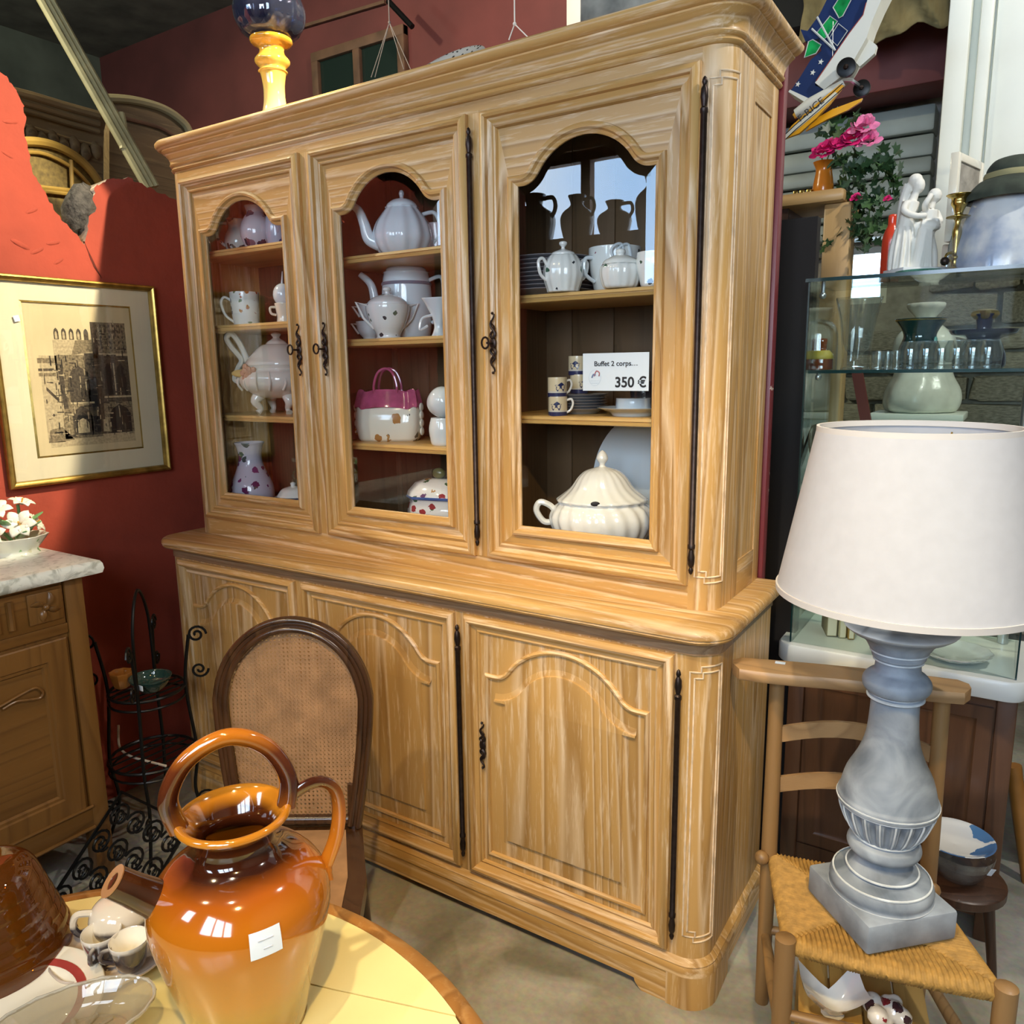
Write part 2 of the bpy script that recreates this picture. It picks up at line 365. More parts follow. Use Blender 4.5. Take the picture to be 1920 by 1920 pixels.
# --- the broken red wall on the left: plane x = -.28
WX = -.28
top = [(-40, 95), (0, 132), (16, 147), (30, 168), (44, 200), (49, 222), (45, 250), (53, 285), (60, 318), (75, 345), (92, 378), (112, 405), (130, 428), (148, 446), (160, 458),
       (164, 430), (170, 400), (176, 366), (180, 348), (196, 340), (216, 334), (240, 334), (254, 340), (275, 350), (300, 362), (335, 378)]
yz = []
for u, v in top:
    p = at(u, v, x=WX); yz.append((p.y, p.z))
fine = []
for (a, b_), (c, d) in zip(yz, yz[1:]):
    for k in range(4):
        t = k/4; fine.append((a+(c-a)*t+random.uniform(-.004, .004), b_+(d-b_)*t+random.uniform(-.005, .005)))
fine.append(yz[-1])
poly = [(-1.9, 0), (.42, 0), (.42, 2.15)]+[q for q in reversed(fine)]+[(-.62, 2.52), (-.9, 2.63), (-1.4, 2.6), (-1.9, 2.7)]
w = B(); n = len(poly); wall_pts = poly
V = [(WX, p[0], p[1]) for p in poly]+[(WX-.16, p[0], p[1]-.012 if p[1] > .1 else 0) for p in poly]
w.add(V, [tuple(range(n))], 0); w.add([], [])
w.f += [tuple(range(2*n-1, n-1, -1))]; w.m += [0]
for i in range(n):
    j = (i+1) % n; w.f.append((i, j, n+j, n+i)); w.m.append(1 if poly[i][1] > 1 and poly[j][1] > 1 else 0)
M['rubble'] = plain('broken_plaster', (.52, .40, .30), .95, noise=.4, nscale=25, bump=.8, bscale=40)
wl = struct(w.build('wall_left', ['red', 'rubble'], smooth=0))
# embedded stone in the gap and the crack under it
st = B(); c0 = at(150, 392, x=WX-.05)
st.ball((0, 0, 0), 1, 12)
V = []
for (x, y, z) in st.v:
    q = 1+random.uniform(-.1, .1); V.append((x*.06*q, y*.052*q+z*.018, z*.083*q))
st.v = V; so = st.build('stone', plain('dark_rubble_stone', (.06, .056, .05), .95, noise=.6, nscale=45, bump=1, bscale=60), wl); so.location = c0
ck = B(); cp = [at(u, v, x=WX+.0015) for u, v in ((158, 452), (168, 480), (176, 500), (191, 522), (180, 506), (170, 486), (162, 462))]
ck.add(cp+[p-Vector((.01, 0, 0)) for p in cp], [tuple(range(7)), tuple(range(13, 6, -1))]+[(i, (i+1) % 7, 7+(i+1) % 7, 7+i) for i in range(7)])
ck.build('crack', plain('crack_shadow', (.16, .035, .022), .95), wl, smooth=0)
# raised plaster blisters
for u, v, s_ in ((70, 470, .02), (38, 458, .025), (100, 455, .02), (20, 228, .02), (14, 290, .015), (60, 395, .018), (110, 490, .016)):
    p = at(u, v, x=WX); b_ = B().ball((0, 0, 0), s_, 10, .12, 1.3, .35); o = b_.build('plaster_blister', 'red', wl); o.location = p; o.rotation_euler = (random.uniform(-.6, .6), 0, 0)

# --- far maroon wall with a shuttered internal window
FY = 2.6
struct(B().box(-4.7, .05, FY, FY+.1, 0, 4.25).build('wall_far', 'maroon', smooth=0))
def q(u, v, y=FY): p = at(u, v, y=y); return p.x, p.z
t1 = B().box(.05, .17, FY-.03, FY+.1, 0, 4.25, .006); M['whitepaint'] = plain('off_white_paint', (.74, .74, .66), .55, noise=.05, nscale=6)
struct(t1.build('trim_1', 'whitepaint'))
# internal window: frame bars + dark panes
w1 = bpy.data.objects.new('window_1', None); COL.objects.link(w1); w1.location = (-1.5, FY-.03, 3.4); struct(w1)
M['oldframe'] = plain('brown_frame', (.13, .065, .035), .7, noise=.3); M['darkpane'] = plain('dark_green_pane', (.012, .022, .018), .2)
x0, z1 = q(603, 95); x1, _ = q(757, 80); z0 = 3.1; z1 = q(740, 76)[1]; xm = q(676, 100)[0]
for a in (x0-.06, xm-.03, x1-.02): B().box(a, a+.06, FY-.05, FY-.001, z0, z1+.06, .004).build('window_bar', 'oldframe', w1, world=True)
B().box(x0-.06, x1+.04, FY-.052, FY-.002, z1, z1+.06, .004).build('window_bar', 'oldframe', w1, world=True)
for a, b_ in ((x0, xm-.03), (xm+.03, x1-.02)): B().box(a, b_, FY-.02, FY-.004, z0, z1).build('pane', 'darkpane', w1, world=True, smooth=0)
# dark stick and long crack / batten on the maroon wall
a = Vector((*q(545, 60)[:1], FY-.02, q(545, 60)[1])); b_ = Vector((q(726, 6)[0], FY-.02, q(726, 6)[1]))
struct(B().obox(a, b_, .02, .02).build('trim_2', 'oldframe', smooth=0))
pa = at(728, 2, y=2.35); pb = at(773, 50, y=2.35)
tag(B().tube([pa, pb], .018, 8).build('wooden_stick', 'black'), 'short dark stick jutting from the maroon wall above the buffet', 'stick')

# --- back wall of stones on the right, with its window
M['stone2'] = plain('pale_limestone', (.40, .37, .31), .9, noise=.35, nscale=12, bump=.6, bscale=26)
wx0, wx1, wz0, wz1 = 1.60, 1.81, 1.83, 2.11
wbk = B().box(.17, wx0, FY+.02, FY+.3, 0, 4.25).box(wx1, 5.1, FY+.02, FY+.3, 0, 4.25).box(wx0, wx1, FY+.02, FY+.3, 0, wz0).box(wx0, wx1, FY+.02, FY+.3, wz1, 4.25).build('wall_back', 'mortar', smooth=0)
struct(wbk)
srcs = []
for k in range(5):
    s_ = B().box(-.5, .5, -.5, .5, -.5, .5, .09)
    s_.v = [(x*(1+random.uniform(-.07, .07)), y, z*(1+random.uniform(-.1, .1))) for x, y, z in s_.v]
    srcs.append(s_)
sm = []
z = .25; row = 0
while z < 2.14:
    h = random.choice((.11, .13, .16, .19)); x = .9+random.uniform(0, .15)
    while x < 3.1:
        wd = random.uniform(.16, .42)
        if not (x+wd > wx0-.02 and x < wx1+.02 and z+h > wz0-.02 and z < wz1+.02):
            k = random.randrange(5)
            if len(sm) <= k+5 and False: pass
            key = (k, random.randrange(2))
            if key not in [a for a, _ in sm]:
                o = srcs[k].build('stone', ('stone', 'stone2')[key[1]], wbk); sm.append((key, o))
            else:
                o = share([a for kk, a in sm if kk == key][0], wbk)
            o.location = (x+wd/2, FY+.01, z+h/2); o.scale = (wd-.018, .07+random.uniform(-.02, .03), h-.018)
        x += wd
    z += h
w2 = bpy.data.objects.new('window_2', None); COL.objects.link(w2); w2.location = (1.7, FY, 1.5); struct(w2)
for a in (wx0, wx1-.035): B().box(a, a+.035, FY+.06, FY+.12, wz0, wz1).build('window_frame', 'whitepaint', w2, world=True, smooth=0)
for a in (wz0, wz1-.035): B().box(wx0+.035, wx1-.035, FY+.062, FY+.118, a, a+.035).build('window_frame', 'whitepaint', w2, world=True, smooth=0)
B().box(wx0+.035, wx1-.035, FY+.085, FY+.09, wz0+.035, wz1-.035).build('pane', 'clear', w2, world=True, smooth=0)
# roller shutter box and slats over the window
M['zinc'] = plain('grey_green_shutter', (.36, .40, .36), .5, .2, noise=.12, nscale=6)
sh = bpy.data.objects.new('trim_3', None); COL.objects.link(sh); sh.location = (1.5, FY-.1, 2.3); struct(sh)
zz = 2.12
for k, hh in enumerate((.085, .075, .10, .075, .10, .12)):
    B().box(.9, 1.98+.0*k, FY-.12-.02*(k % 2), FY+.02, zz+.006, zz+hh, .012).build('slat', 'zinc', sh, world=True); zz += hh
M['beamred'] = plain('oxblood_beam', (.16, .032, .026), .6, noise=.2, nscale=5)
struct(B().box(.3, 2.03, FY-.35, FY-.1, 2.70, 2.995, .01).build('trim_4', 'beamred'))
# white boarded partition top right
wp = bpy.data.objects.new('trim_6', None); COL.objects.link(wp); wp.location = (2.3, 1.5, 1.75); struct(wp)
M['whitewood'] = plain('white_painted_board', (.78, .80, .72), .5, noise=.05, nscale=5)
B().box(2.10, 3.6, 1.50, 1.58, 1.86, 4.25).build('backing', 'whitewood', wp, world=True, smooth=0)
B().box(2.10, 2.165, 1.44, 1.58, 1.84, 4.25, .006).build('post', 'whitewood', wp, world=True)
xx = 2.235
for k in range(8):
    B().box(xx, xx+.148, 1.478, 1.505, 1.88, 4.25, .006).build('board', 'whitewood', wp, world=True); xx += .155
B().box(2.19, 2.228, 1.455, 1.52, 1.86, 4.25, .008).build('moulding', 'whitewood', wp, world=True)
# pale paint-peeling oxblood post right behind the buffet
def chipped():
    mt, nt, b = newmat('chipped_burgundy'); N = nt.nodes.new; L = nt.links.new
    tc = N('ShaderNodeTexCoord'); n1 = N('ShaderNodeTexNoise'); n1.inputs['Scale'].default_value = 26; n1.inputs['Detail'].default_value = 3; L(tc.outputs['Object'], n1.inputs['Vector'])
    r = N('ShaderNodeValToRGB'); r.color_ramp.interpolation = 'CONSTANT'; r.color_ramp.elements[0].color = (.17, .022, .028, 1); r.color_ramp.elements[1].position = .68; r.color_ramp.elements[1].color = (.55, .42, .36, 1)
    L(n1.outputs['Fac'], r.inputs['Fac']); L(r.outputs['Color'], b.inputs['Base Color']); b.inputs['Roughness'].default_value = .4; return mt
struct(B().box(1.828, 1.857, .385, .42, 0, 2.30, .004).build('trim_7', chipped()))
# dark upright board (side of a tall cupboard) beside the post
struct(B().box(1.80, 1.905, .60, .64, 0, 1.93).build('trim_8', plain('dark_cupboard_side', (.009, .006, .005), .8, noise=.3, nscale=4), smooth=0))
# dark joist and a stained cloth sagging under the roof, top right
struct(B().box(.9, 2.03, FY-.45, FY-.33, 3.0, 3.14, .01).build('trim_5', plain('dark_joist', (.02, .018, .014), .9)))
M['insul'] = plain('stained_cloth', (.26, .20, .085), .95, noise=.75, nscale=5, bump=.8, bscale=9)
V = []; F = []; nu, nv = 24, 10
for i in range(nu+1):
    u = 1500+280*i/nu; lo = 75-38*max(0, (u-1640)/140)**1.2-10*math.sin(u*.045)
    for j in range(nv+1):
        p = at(u, lo-150*j/nv, y=1.95); V.append((p.x, 1.95+.03*math.sin(u*.09+j*.7)+.05*math.sin(PI*j/nv), p.z))
for i in range(nu):
    for j in range(nv): F.append((i*(nv+1)+j, (i+1)*(nv+1)+j, (i+1)*(nv+1)+j+1, i*(nv+1)+j+1))
cl = B(); cl.add(V, F); o = tag(cl.build('sagging_cloth', 'insul', smooth=80), 'brown stained cloth sagging under the roof above the red beam', 'cloth'); o.modifiers.new('thick', 'SOLIDIFY').thickness = .006

# --- rear wall with a shop window and an added daylight opening, right wall with a glazed bay (behind the camera, seen only as reflections and light)
M['warmwall'] = plain('warm_distemper', (.42, .34, .22), .85, noise=.15, nscale=3)
RY = -3.3
ops = [(-.9, 1.05, 2.0, 3.0), (1.7, 3.6, 1.6, 3.1)]  # second opening is unseen, added to bring more daylight in from the front
rw = B().box(-4.7, -.9, RY-.12, RY, 0, 4.25).box(1.05, 1.7, RY-.12, RY, 0, 4.25).box(3.6, 5.1, RY-.12, RY, 0, 4.25)
for a, b_, c, d in ops: rw.box(a, b_, RY-.12, RY, 0, c).box(a, b_, RY-.12, RY, d, 4.25)
struct(rw.build('wall_rear', 'warmwall', smooth=0))
for k, (a, b_, c, d) in enumerate(ops):
    wo = bpy.data.objects.new('window_%d' % (3+k), None); COL.objects.link(wo); wo.location = ((a+b_)/2, RY-.06, c); struct(wo)
    nb = 4 if k == 0 else 4
    for i in range(nb):
        x = a+(b_-a-.07)*i/(nb-1); B().box(x, x+.07, RY-.1, RY-.03, c, d).build('window_bar', 'oldframe', wo, world=True, smooth=0)
    for z in (c, d-.07): B().box(a, b_, RY-.101, RY-.031, z, z+.07).build('window_bar', 'oldframe', wo, world=True, smooth=0)
struct(B().box(5.0, 5.1, -3.4, 3.4, 0, 4.25).build('wall_right', 'warmwall', smooth=0))
# tall cupboard with jugs in front of the rear window: its reflection stands in the right-hand door
cb = thing('tall_cupboard', 'dark tall cupboard under the rear shop window, mirrored in the buffet glass', 'cupboard', (-.3, -2.6, 0))
B().box(-1.05, 1.05, -.18, .18, 0, 2.28, .01).build('body', 'oldframe', cb)
for k in range(3): B().box(-.98+.66*k, -.36+.66*k, .18, .2, .1, 2.18, .01).build('door', 'oldframe', cb)
M['sil'] = plain('dark_stoneware', (.04, .03, .026), .3, coat=.5)
def refl_jug(u, h, r, lab, spread=0):
    p = at(u, 420, y=2.62); t = thing('stoneware_jug', lab, 'jug', (p.x, -2.6, 2.281))
    B().lathe(prof([(0, 0), (r*.7, 0), (r, h*.4), (r*.9, h*.62), (r*.42, h*.78), (r*.44, h*.9), (r*.55, h), (r*.4, h*.98), (r*.3, h*.8), (0, h*.7)]), 24).build('body', 'sil', t)
    B().tube(bez([(r*.4, 0, h*.9), (r*1.0, 0, h*.9), (r*1.15, 0, h*.7), (r*.9, 0, h*.5)], 6), r*.1, 8).build('handle', 'sil', t)
refl_jug(1000, .30, .13, 'round dark jug mirrored at the left of the right-hand glass door')
refl_jug(1080, .26, .10, 'dark pitcher mirrored in the middle of the right-hand glass door')
refl_jug(1150, .20, .10, 'squat dark pot mirrored right of centre in the right-hand glass door')
refl_jug(1222, .32, .10, 'tall dark jug mirrored at the right edge of the right-hand glass door')
# ================================================================== THE BUFFET
LX, RX = -.068, 1.848      # hutch sides
DW, DG = .567, .041        # door width, gap
def arch_loop(x0, x1, z0, zs, zc, e=.012, n=9):
    a = (x1-x0)/2-e; h = zc-zs; th = 2*math.atan2(h, a); R = a/math.sin(th); r1 = .27*R; r2 = R-r1
    half = []
    for i in range(n+1): t = th*i/n; half.append((e+r1*math.sin(t), zs+r1*(1-math.cos(t))))
    for i in range(1, n+1): t = th*(1-i/n); half.append((e+a-r2*math.sin(t), zc-r2*(1-math.cos(t))))
    L = [(x0, z0), (x1, z0), (x1, zs)]+[(x1-x, z) for x, z in half]+[(x0+x, z) for x, z in reversed(half[:-1])]+[(x0, zs)]
    return L
def rect_for(L, X0, X1, Z0, ZT):
    n = len(L); x0, x1 = L[0][0], L[1][0]; out = [(X0, Z0), (X1, Z0), (X1, ZT)]
    for x, z in L[3:n-1]: out.append((X0+(X1-X0)*(x-x0)/(x1-x0), ZT))
    return out+[(X0, ZT)]
def to3(L, y): return [(x, y, z) for x, z in L]
def door_mesh(X0, X1, Z0, ZT, L, rectp, archp, Y):
    d = B(); n = len(L); R = []
    seg = lambda i: 1 if i == 0 or 2 <= i < n-1 else 0
    for ins, y in rectp: R.append(to3(rect_for(L, X0+ins, X1-ins, Z0+ins, ZT-ins), Y+y))
    for o, y in archp: R.append(to3(offs(L, o), Y+y))
    R.append(to3(rect_for(L, X0, X1, Z0, ZT), Y+rectp[0][1]))
    return d.rings(R, seg=seg)
RP = [(0, .022), (0, 0), (.005, -.006), (.014, -.010), (.020, -.006), (.022, .004), (.032, .010), (.040, .005), (.044, .007), (.047, .016)]
AP = [(-.026, .016), (-.024, .006), (-.018, .002), (-.012, .004), (-.008, .012), (-.003, .014), (0, .017), (0, .022)]

def escutcheon(parent, x, y, z, h, key):
    e = B(); pts = []
    for sgn in (1, -1):
        p = [(x+.008*math.sin(t*2.6*PI)*(1-.35*t), y-.004, z+sgn*(.012+t*(h/2-.014))) for t in [i/22 for i in range(23)]]
        e.tube(p, [.0045*(1-.55*i/22) for i in range(23)], 6)
        p = [(x-.007*math.sin(t*2.6*PI)*(1-.35*t), y-.004, z+sgn*(.012+t*(h/2-.03))) for t in [i/18 for i in range(19)]]
        e.tube(p, [.004*(1-.5*i/18) for i in range(19)], 6)
        e.ball((x, y-.004, z+sgn*(h/2)), .004, 8)
    e.ball((x, y-.003, z), .013, 12, .8, .3, 1.2)
    o = e.build('escutcheon', 'iron', parent, world=True)
    if key:
        k = B().tube([(x, y, z), (x, y-.03, z)], .003, 6)
        k.tube([(x+.011*math.cos(t), y-.038-.0*t, z+.014*math.sin(t)) for t in [i*2*PI/14 for i in range(14)]], .0028, 6, closed=True)
        k.build('key', 'iron', parent, world=True)
def hinge(parent, x, y, z0, z1):
    r = .0068; h = B()
    h.lathe([(0, z0-.012), (.004, z0-.008), (.006, z0), (.0035, z0+.006), (.0075, z0+.014), (.0085, z0+.03), (.005, z0+.048), (.0085, z0+.052), (.0085, z0+.06), (r, z0+.062),
             (r, z1-.062), (.0085, z1-.06), (.0085, z1-.052), (.005, z1-.048), (.0085, z1-.03), (.0075, z1-.014), (.0035, z1-.006), (.006, z1), (.004, z1+.008), (0, z1+.012)], 12, (x, y, 0))
    h.build('hinge', 'iron', parent, world=True)

# ---------- upper body
H = thing('buffet_hutch', 'limed oak upper hutch with three arched glass doors and moulded cornice', 'cabinet', (.89, .15, .969))
FYH = .012; BY = .371; r0 = .055
out = rrect(LX, RX, FYH, BY, r0)
# rounded corner posts
for side in (0, 1):
    o_ = arc(LX+r0, FYH+r0, r0, 180, 270, 10)+[(0+.0, FYH), (0+.0, FYH+.03), (LX+.03, FYH+.05), (LX+.022, FYH+.12), (LX, FYH+.12)] if side == 0 else \
        [(DW*3+DG*2, FYH)]+arc(RX-r0, FYH+r0, r0, 270, 360, 10)+[(RX, FYH+.12), (RX-.022, FYH+.12), (RX-.03, FYH+.05), (DW*3+DG*2, FYH+.03)]
    B().prism(o_, 'z', .969, 2.203).build('corner_post', 'oakz', H, world=True)
# inlaid limed line on the right post
def on_post(t, z, x1, y0, rr, p_=.0022):
    a = math.radians(270+90*t); return ((x1-rr)+(rr+p_*.3)*math.cos(a), (y0+rr)+(rr+p_*.3)*math.sin(a), z)
def post_line(par, x1, y0, rr, z0, z1):
    for g, sh in ((0, 0), (.11, .014)):
        t0, t1 = .06+g, .94-g; za, zb = z0+sh, z1-sh
        pts = [on_post(t0, za+(zb-za)*i/12, x1, y0, rr) for i in range(13)]
        nt_ = .3
        pts += [on_post(t0+(t1-t0)*nt_*i/3, zb+.0*i, x1, y0, rr) for i in range(1, 4)]+[on_post(t0+(t1-t0)*(nt_+(1-nt_)*i/8), zb+.014, x1, y0, rr) for i in range(9)]
        pts += [on_post(t1, zb+(za-zb)*i/12, x1, y0, rr) for i in range(13)]
        pts += [on_post(t1+(t0-t1)*(1-nt_)*i/6, za-.014, x1, y0, rr) for i in range(7)]+[on_post(t0+(t1-t0)*nt_*(3-i)/3, za, x1, y0, rr) for i in range(3)]
        B().tube(pts, .0022, 6, closed=True).build('inlay_line', 'lime', par, world=True)
post_line(H, RX, FYH, r0, 1.05, 2.13)
# rails and stiles of the face frame
B().box(0, DW*3+DG*2, FYH, FYH+.03, .969, 1.029).build('bottom_rail', 'oakx', H, world=True, smooth=0)
B().box(0, DW*3+DG*2, FYH, FYH+.03, 2.166, 2.21).build('top_rail', 'oakx', H, world=True, smooth=0)
for k in (1, 2):
    x = k*(DW+DG)-DG; B().box(x, x+DG, FYH, FYH+.03, 1.029, 2.166).build('stile', 'oakz', H, world=True, smooth=0)
# sides (frame and raised field), back planks, floor, top, partitions
for sx, xi in ((LX, 1), (RX, -1)):
    s_ = B().box(sx, sx+xi*.02, FYH+.12, BY, .969, 2.203) if xi > 0 else B().box(sx-.02, sx-.004, FYH+.12, BY, .969, 2.203)
    s_.build('side_panel', 'oakz', H, world=True, smooth=0)
y0, y1 = FYH+.12, BY
B().box(RX-.004, RX, y0, y0+.05, .969, 2.203, .001).build('side_stile', 'oakz', H, world=True)
B().box(RX-.004, RX, y1-.05, y1, .969, 2.203, .001).build('side_stile', 'oakz', H, world=True)
B().box(RX-.004, RX, y0+.05, y1-.05, .969, 1.06, .001).build('side_rail', 'oaky', H, world=True)
B().box(RX-.004, RX, y0+.05, y1-.05, 2.12, 2.203, .001).build('side_rail', 'oaky', H, world=True)
np_ = 14
for k in range(np_):
    a = LX+.02+(RX-LX-.04)*k/np_; b_ = LX+.02+(RX-LX-.04)*(k+1)/np_
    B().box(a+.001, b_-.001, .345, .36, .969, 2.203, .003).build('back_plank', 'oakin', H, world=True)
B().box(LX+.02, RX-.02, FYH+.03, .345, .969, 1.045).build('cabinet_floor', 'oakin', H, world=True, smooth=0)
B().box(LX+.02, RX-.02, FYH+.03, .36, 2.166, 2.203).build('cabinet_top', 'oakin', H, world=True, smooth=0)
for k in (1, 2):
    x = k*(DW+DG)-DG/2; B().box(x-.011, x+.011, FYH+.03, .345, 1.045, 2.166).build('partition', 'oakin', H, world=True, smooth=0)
SH = [[1.943, 1.697, 1.391], [1.872, 1.631, 1.317], [1.724, 1.414]]
for k in range(3):
    xa = LX+.02 if k == 0 else k*(DW+DG)-DG/2+.011; xb = RX-.02 if k == 2 else (k+1)*(DW+DG)-DG/2-.011
    for z in SH[k]:
        B().box(xa, xb, .072, .345, z-.022, z).rings([[(xa, .072+dy, zz), (xb, .072+dy, zz), (xb, .08, zz), (xa, .08, zz)] for dy, zz in ((0, z-.022), (-.006, z-.020), (-.008, z-.013), (-.004, z-.012), (-.004, z-.010), (-.008, z-.009), (-.006, z-.002), (0, z))]).build('shelf', 'shelf', H, world=True, smooth=0)
# cornice
path = rrect(LX, RX, FYH, BY, r0, 10)
CP = [(0, 2.195), (.006, 2.197), (.009, 2.202), (.006, 2.207), (.005, 2.210), (.011, 2.212), (.0135, 2.217), (.010, 2.222), (.0115, 2.230), (.017, 2.241), (.027, 2.251), (.0345, 2.256), (.0345, 2.260), (.040, 2.261),
      (.048, 2.265), (.0545, 2.272), (.055, 2.279), (.050, 2.285), (.042, 2.287), (-.04, 2.287)]
open_ = lambda o: [p for p in offs(path, -o)]
def fixback(P):  # keep the back flush
    P = list(P); P[-2] = (P[-2][0], BY); P[-1] = (P[-1][0], BY); return P
B().rings([[(x, y, z) for x, y in fixback(open_(o))] for o, z in CP], cap1=True, cap0=True).build('cornice', 'oakx', H, world=True, smooth=50)
# doors
for k in range(3):
    X0 = k*(DW+DG); X1 = X0+DW
    Lp = arch_loop(X0+.102, X1-.102, 1.125, 1.978, 2.070)
    d = door_mesh(X0, X1, 1.029, 2.166, Lp, RP, AP, 0).build('door', ['oakz', 'oakx'], H, world=True, smooth=35)
    g = B(); G0 = offs(Lp, -.004); G1 = offs(Lp, .022); g.rings([to3(G0, .0185), to3(G1, .0165)], cap1=True); go = g.build('glass', 'pane', d, world=True, smooth=0)
    if k > 0: hinge(d, X1+.012, -.004, 1.07, 2.12)
    ex = X1-.036 if k == 0 else X0+.034
    escutcheon(d, ex, -.001, 1.602, .15, True)

# ---------- lower body
LB = thing('panelled_buffet', 'limed oak lower buffet with rounded worktop and three arched panel doors', 'cabinet', (.89, .12, 0))
BX0, BX1, BF, br = -.105, 1.888, -.097, .06
WL, GL, XL = .587, .034, -.031
B().prism(rrect(BX0, BX1, BF, BY, br, 10), 'z', .10, .932).build('carcass', 'oakz', LB, world=True, smooth=40)
cp = rrect(-.135, 1.918, -.135, BY+.005, .085, 12)
WP = [(.03, .928), (.016, .931), (.006, .935), (.002, .941), (.004, .9445), (0, .947), (-.0, .956), (.004, .963), (.011, .967), (.02, .969)]
wr_ = []
for o, z in WP:
    P = offs(cp, o); P[-2] = (P[-2][0], BY+.005); P[-1] = (P[-1][0], BY+.005); wr_.append([(x, y, z) for x, y in P])
B().rings(wr_, cap0=True, cap1=True).build('worktop', 'oakx', LB, world=True, smooth=35)
# dark knotty frieze strip under the worktop
fz = rrect(BX0-.004, BX1+.004, BF-.004, BY, br+.004, 10)
B().rings([[(x, y, z) for x, y in fz] for z in (.900, .929)], cap0=True, cap1=True).build('frieze', wood('knotty_oak', (.16, .09, .045), (.30, .18, .09), (.45, .32, .2), 'x', dist=9), LB, world=True, smooth=40)
# plinth: moulding, apron with bracket cut, rounded feet
pl = rrect(BX0, BX1, BF, BY, br, 10)
B().rings([[(x, y, z) for x, y in fixback(offs(pl, -o))] for o, z in ((.016, .088), (.016, .104), (.012, .112), (.013, .116), (.006, .124), (0, .130))], cap0=True, cap1=True).build('plinth_moulding', 'oakx', LB, world=True, smooth=40)
ap = [(-.02, .09), (1.80, .09), (1.80, .0), (1.735, .0)]+[(1.735-.02*math.sin(t*PI/2), .0+.028*t) for t in (.25, .5, .75, 1)]+[(1.68, .03), (.10, .03), (.05, .012), (.04, .0), (-.02, .0)]
B().prism(ap, 'y', BF-.012, BF+.02).build('apron', 'oakx', LB, world=True, smooth=30)
for sgn in (0, 1):
    f_ = arc(BX1-br, BF+br, br+.016, 270, 360, 10)+[(BX1+.012, BF+.16), (BX1-.05, BF+.16), (1.80, BF+.06), (1.80, BF-.016)] if sgn else \
        arc(BX0+br, BF+br, br+.016, 180, 270, 10)+[(-.02, BF-.016), (-.02, BF+.06), (BX0+.05, BF+.16), (BX0-.012, BF+.16)]
    B().prism(f_, 'z', 0, .09).build('foot', 'oakz', LB, world=True, smooth=40)
B().box(BX1-.02, BX1+.01, BF+.16, BY, .03, .09).build('side_apron', 'oaky', LB, world=True, smooth=0)
post_line(LB, BX1, BF, br, .19, .86)
AP2 = [(-.020, .016), (-.018, .007), (-.013, .003), (-.008, .005), (-.005, .013), (-.002, .014), (0, .018), (0, .022)]
for k in range(3):
    X0 = XL+k*(WL+GL); X1 = X0+WL
    Lp = arch_loop(X0+.078, X1-.078, .228, .722, .826)
    d = door_mesh(X0, X1, .143, .895, Lp, RP, AP2, -.109).build('door', ['oakz', 'oakx'], LB, world=True, smooth=35)
    p = B(); y = -.109
    p.rings([to3(offs(Lp, o), y+dy) for o, dy in ((-.003, .0205), (.006, .0195), (.012, .017), (.036, .011), (.046, .008), (.048, .003), (.052, .002))], cap1=True)
    p.build('panel', 'oakz', d, world=True, smooth=35)
    if k > 0: hinge(d, X1+.014, -.112, .19, .855)
    if k == 2: escutcheon(d, X0+.052, -.104, .535, .13, False)
# ================================================================== LEFT SIDE
# ---------- framed etching on the red wall
PX = WX+.004
fy0, fy1, fz0, fz1 = -.512, .050, 1.180, 1.847
pf = thing('framed_etching', 'gilt framed sepia etching of a gothic courtyard on the red wall', 'picture', (WX+.002, (fy0+fy1)/2, fz0))
fp = [(0, 0), (0, .018), (.003, .022), (.008, .024), (.012, .020), (.018, .018), (.021, .012), (.021, 0)]
L0 = [(fy0, fz0), (fy1, fz0), (fy1, fz1), (fy0, fz1)]
for k in range(4):
    b_ = B(); R = []
    for o, d in fp:
        Lq = offs(L0, o); R.append([(PX+d, *Lq[k]), (PX+d, *Lq[(k+1) % 4])])
    n = len(R); V = [p for r in R for p in r]; b_.add(V, [(2*i, 2*i+1, 2*((i+1) % n)+1, 2*((i+1) % n)) for i in range(n)]+[tuple(2*i for i in range(n)), tuple(2*i+1 for i in reversed(range(n)))])
    b_.build('frame_bar', 'gold', pf, world=True, smooth=30)
M['mat'] = plain('cream_mat', (.78, .70, .50), .8, noise=.04, nscale=5)
B().box(PX, PX+.006, fy0+.02, fy1-.02, fz0+.02, fz1-.02).build('mat', 'mat', pf, world=True, smooth=0)
ga = at(40, 562, x=PX+.008); gb = at(246, 575, x=PX+.008); gc = at(268, 838, x=PX+.008); gd = at(66, 863, x=PX+.008)
gy0, gy1, gz0, gz1 = (ga.y+gd.y)/2, (gb.y+gc.y)/2, (gc.z+gd.z)/2, (ga.z+gb.z)/2
for k in range(4):
    Lq = [(gy0, gz0), (gy1, gz0), (gy1, gz1), (gy0, gz1)]; Li = offs(Lq, .006)
    B().add([(PX+.006, *Lq[k]), (PX+.006, *Lq[(k+1) % 4]), (PX+.010, *Li[(k+1) % 4]), (PX+.010, *Li[k]), (PX+.002, *Li[(k+1) % 4]), (PX+.002, *Li[k])], [(0, 1, 2, 3), (3, 2, 4, 5)]).build('gilt_fillet', 'brass', pf, world=True, smooth=0)
B().box(PX+.006, PX+.0065, gy0+.004, gy1-.004, gz0+.004, gz1-.004).build('paper', plain('toned_paper', (.66, .54, .32), .85, noise=.08, nscale=7), pf, world=True, smooth=0)
py0, py1, pz0, pz1 = gy0+.035, gy1-.028, gz0+.03, gz1-.055
def tone(name, c, dv=.6, s_=130):
    return plain(name, c, .9, noise=dv, nscale=s_)
T = [tone('etch_pale', (.50, .40, .24), .25), tone('etch_mid', (.22, .17, .10)), tone('etch_dark', (.075, .058, .04)), tone('etch_black', (.014, .012, .011), .4)]
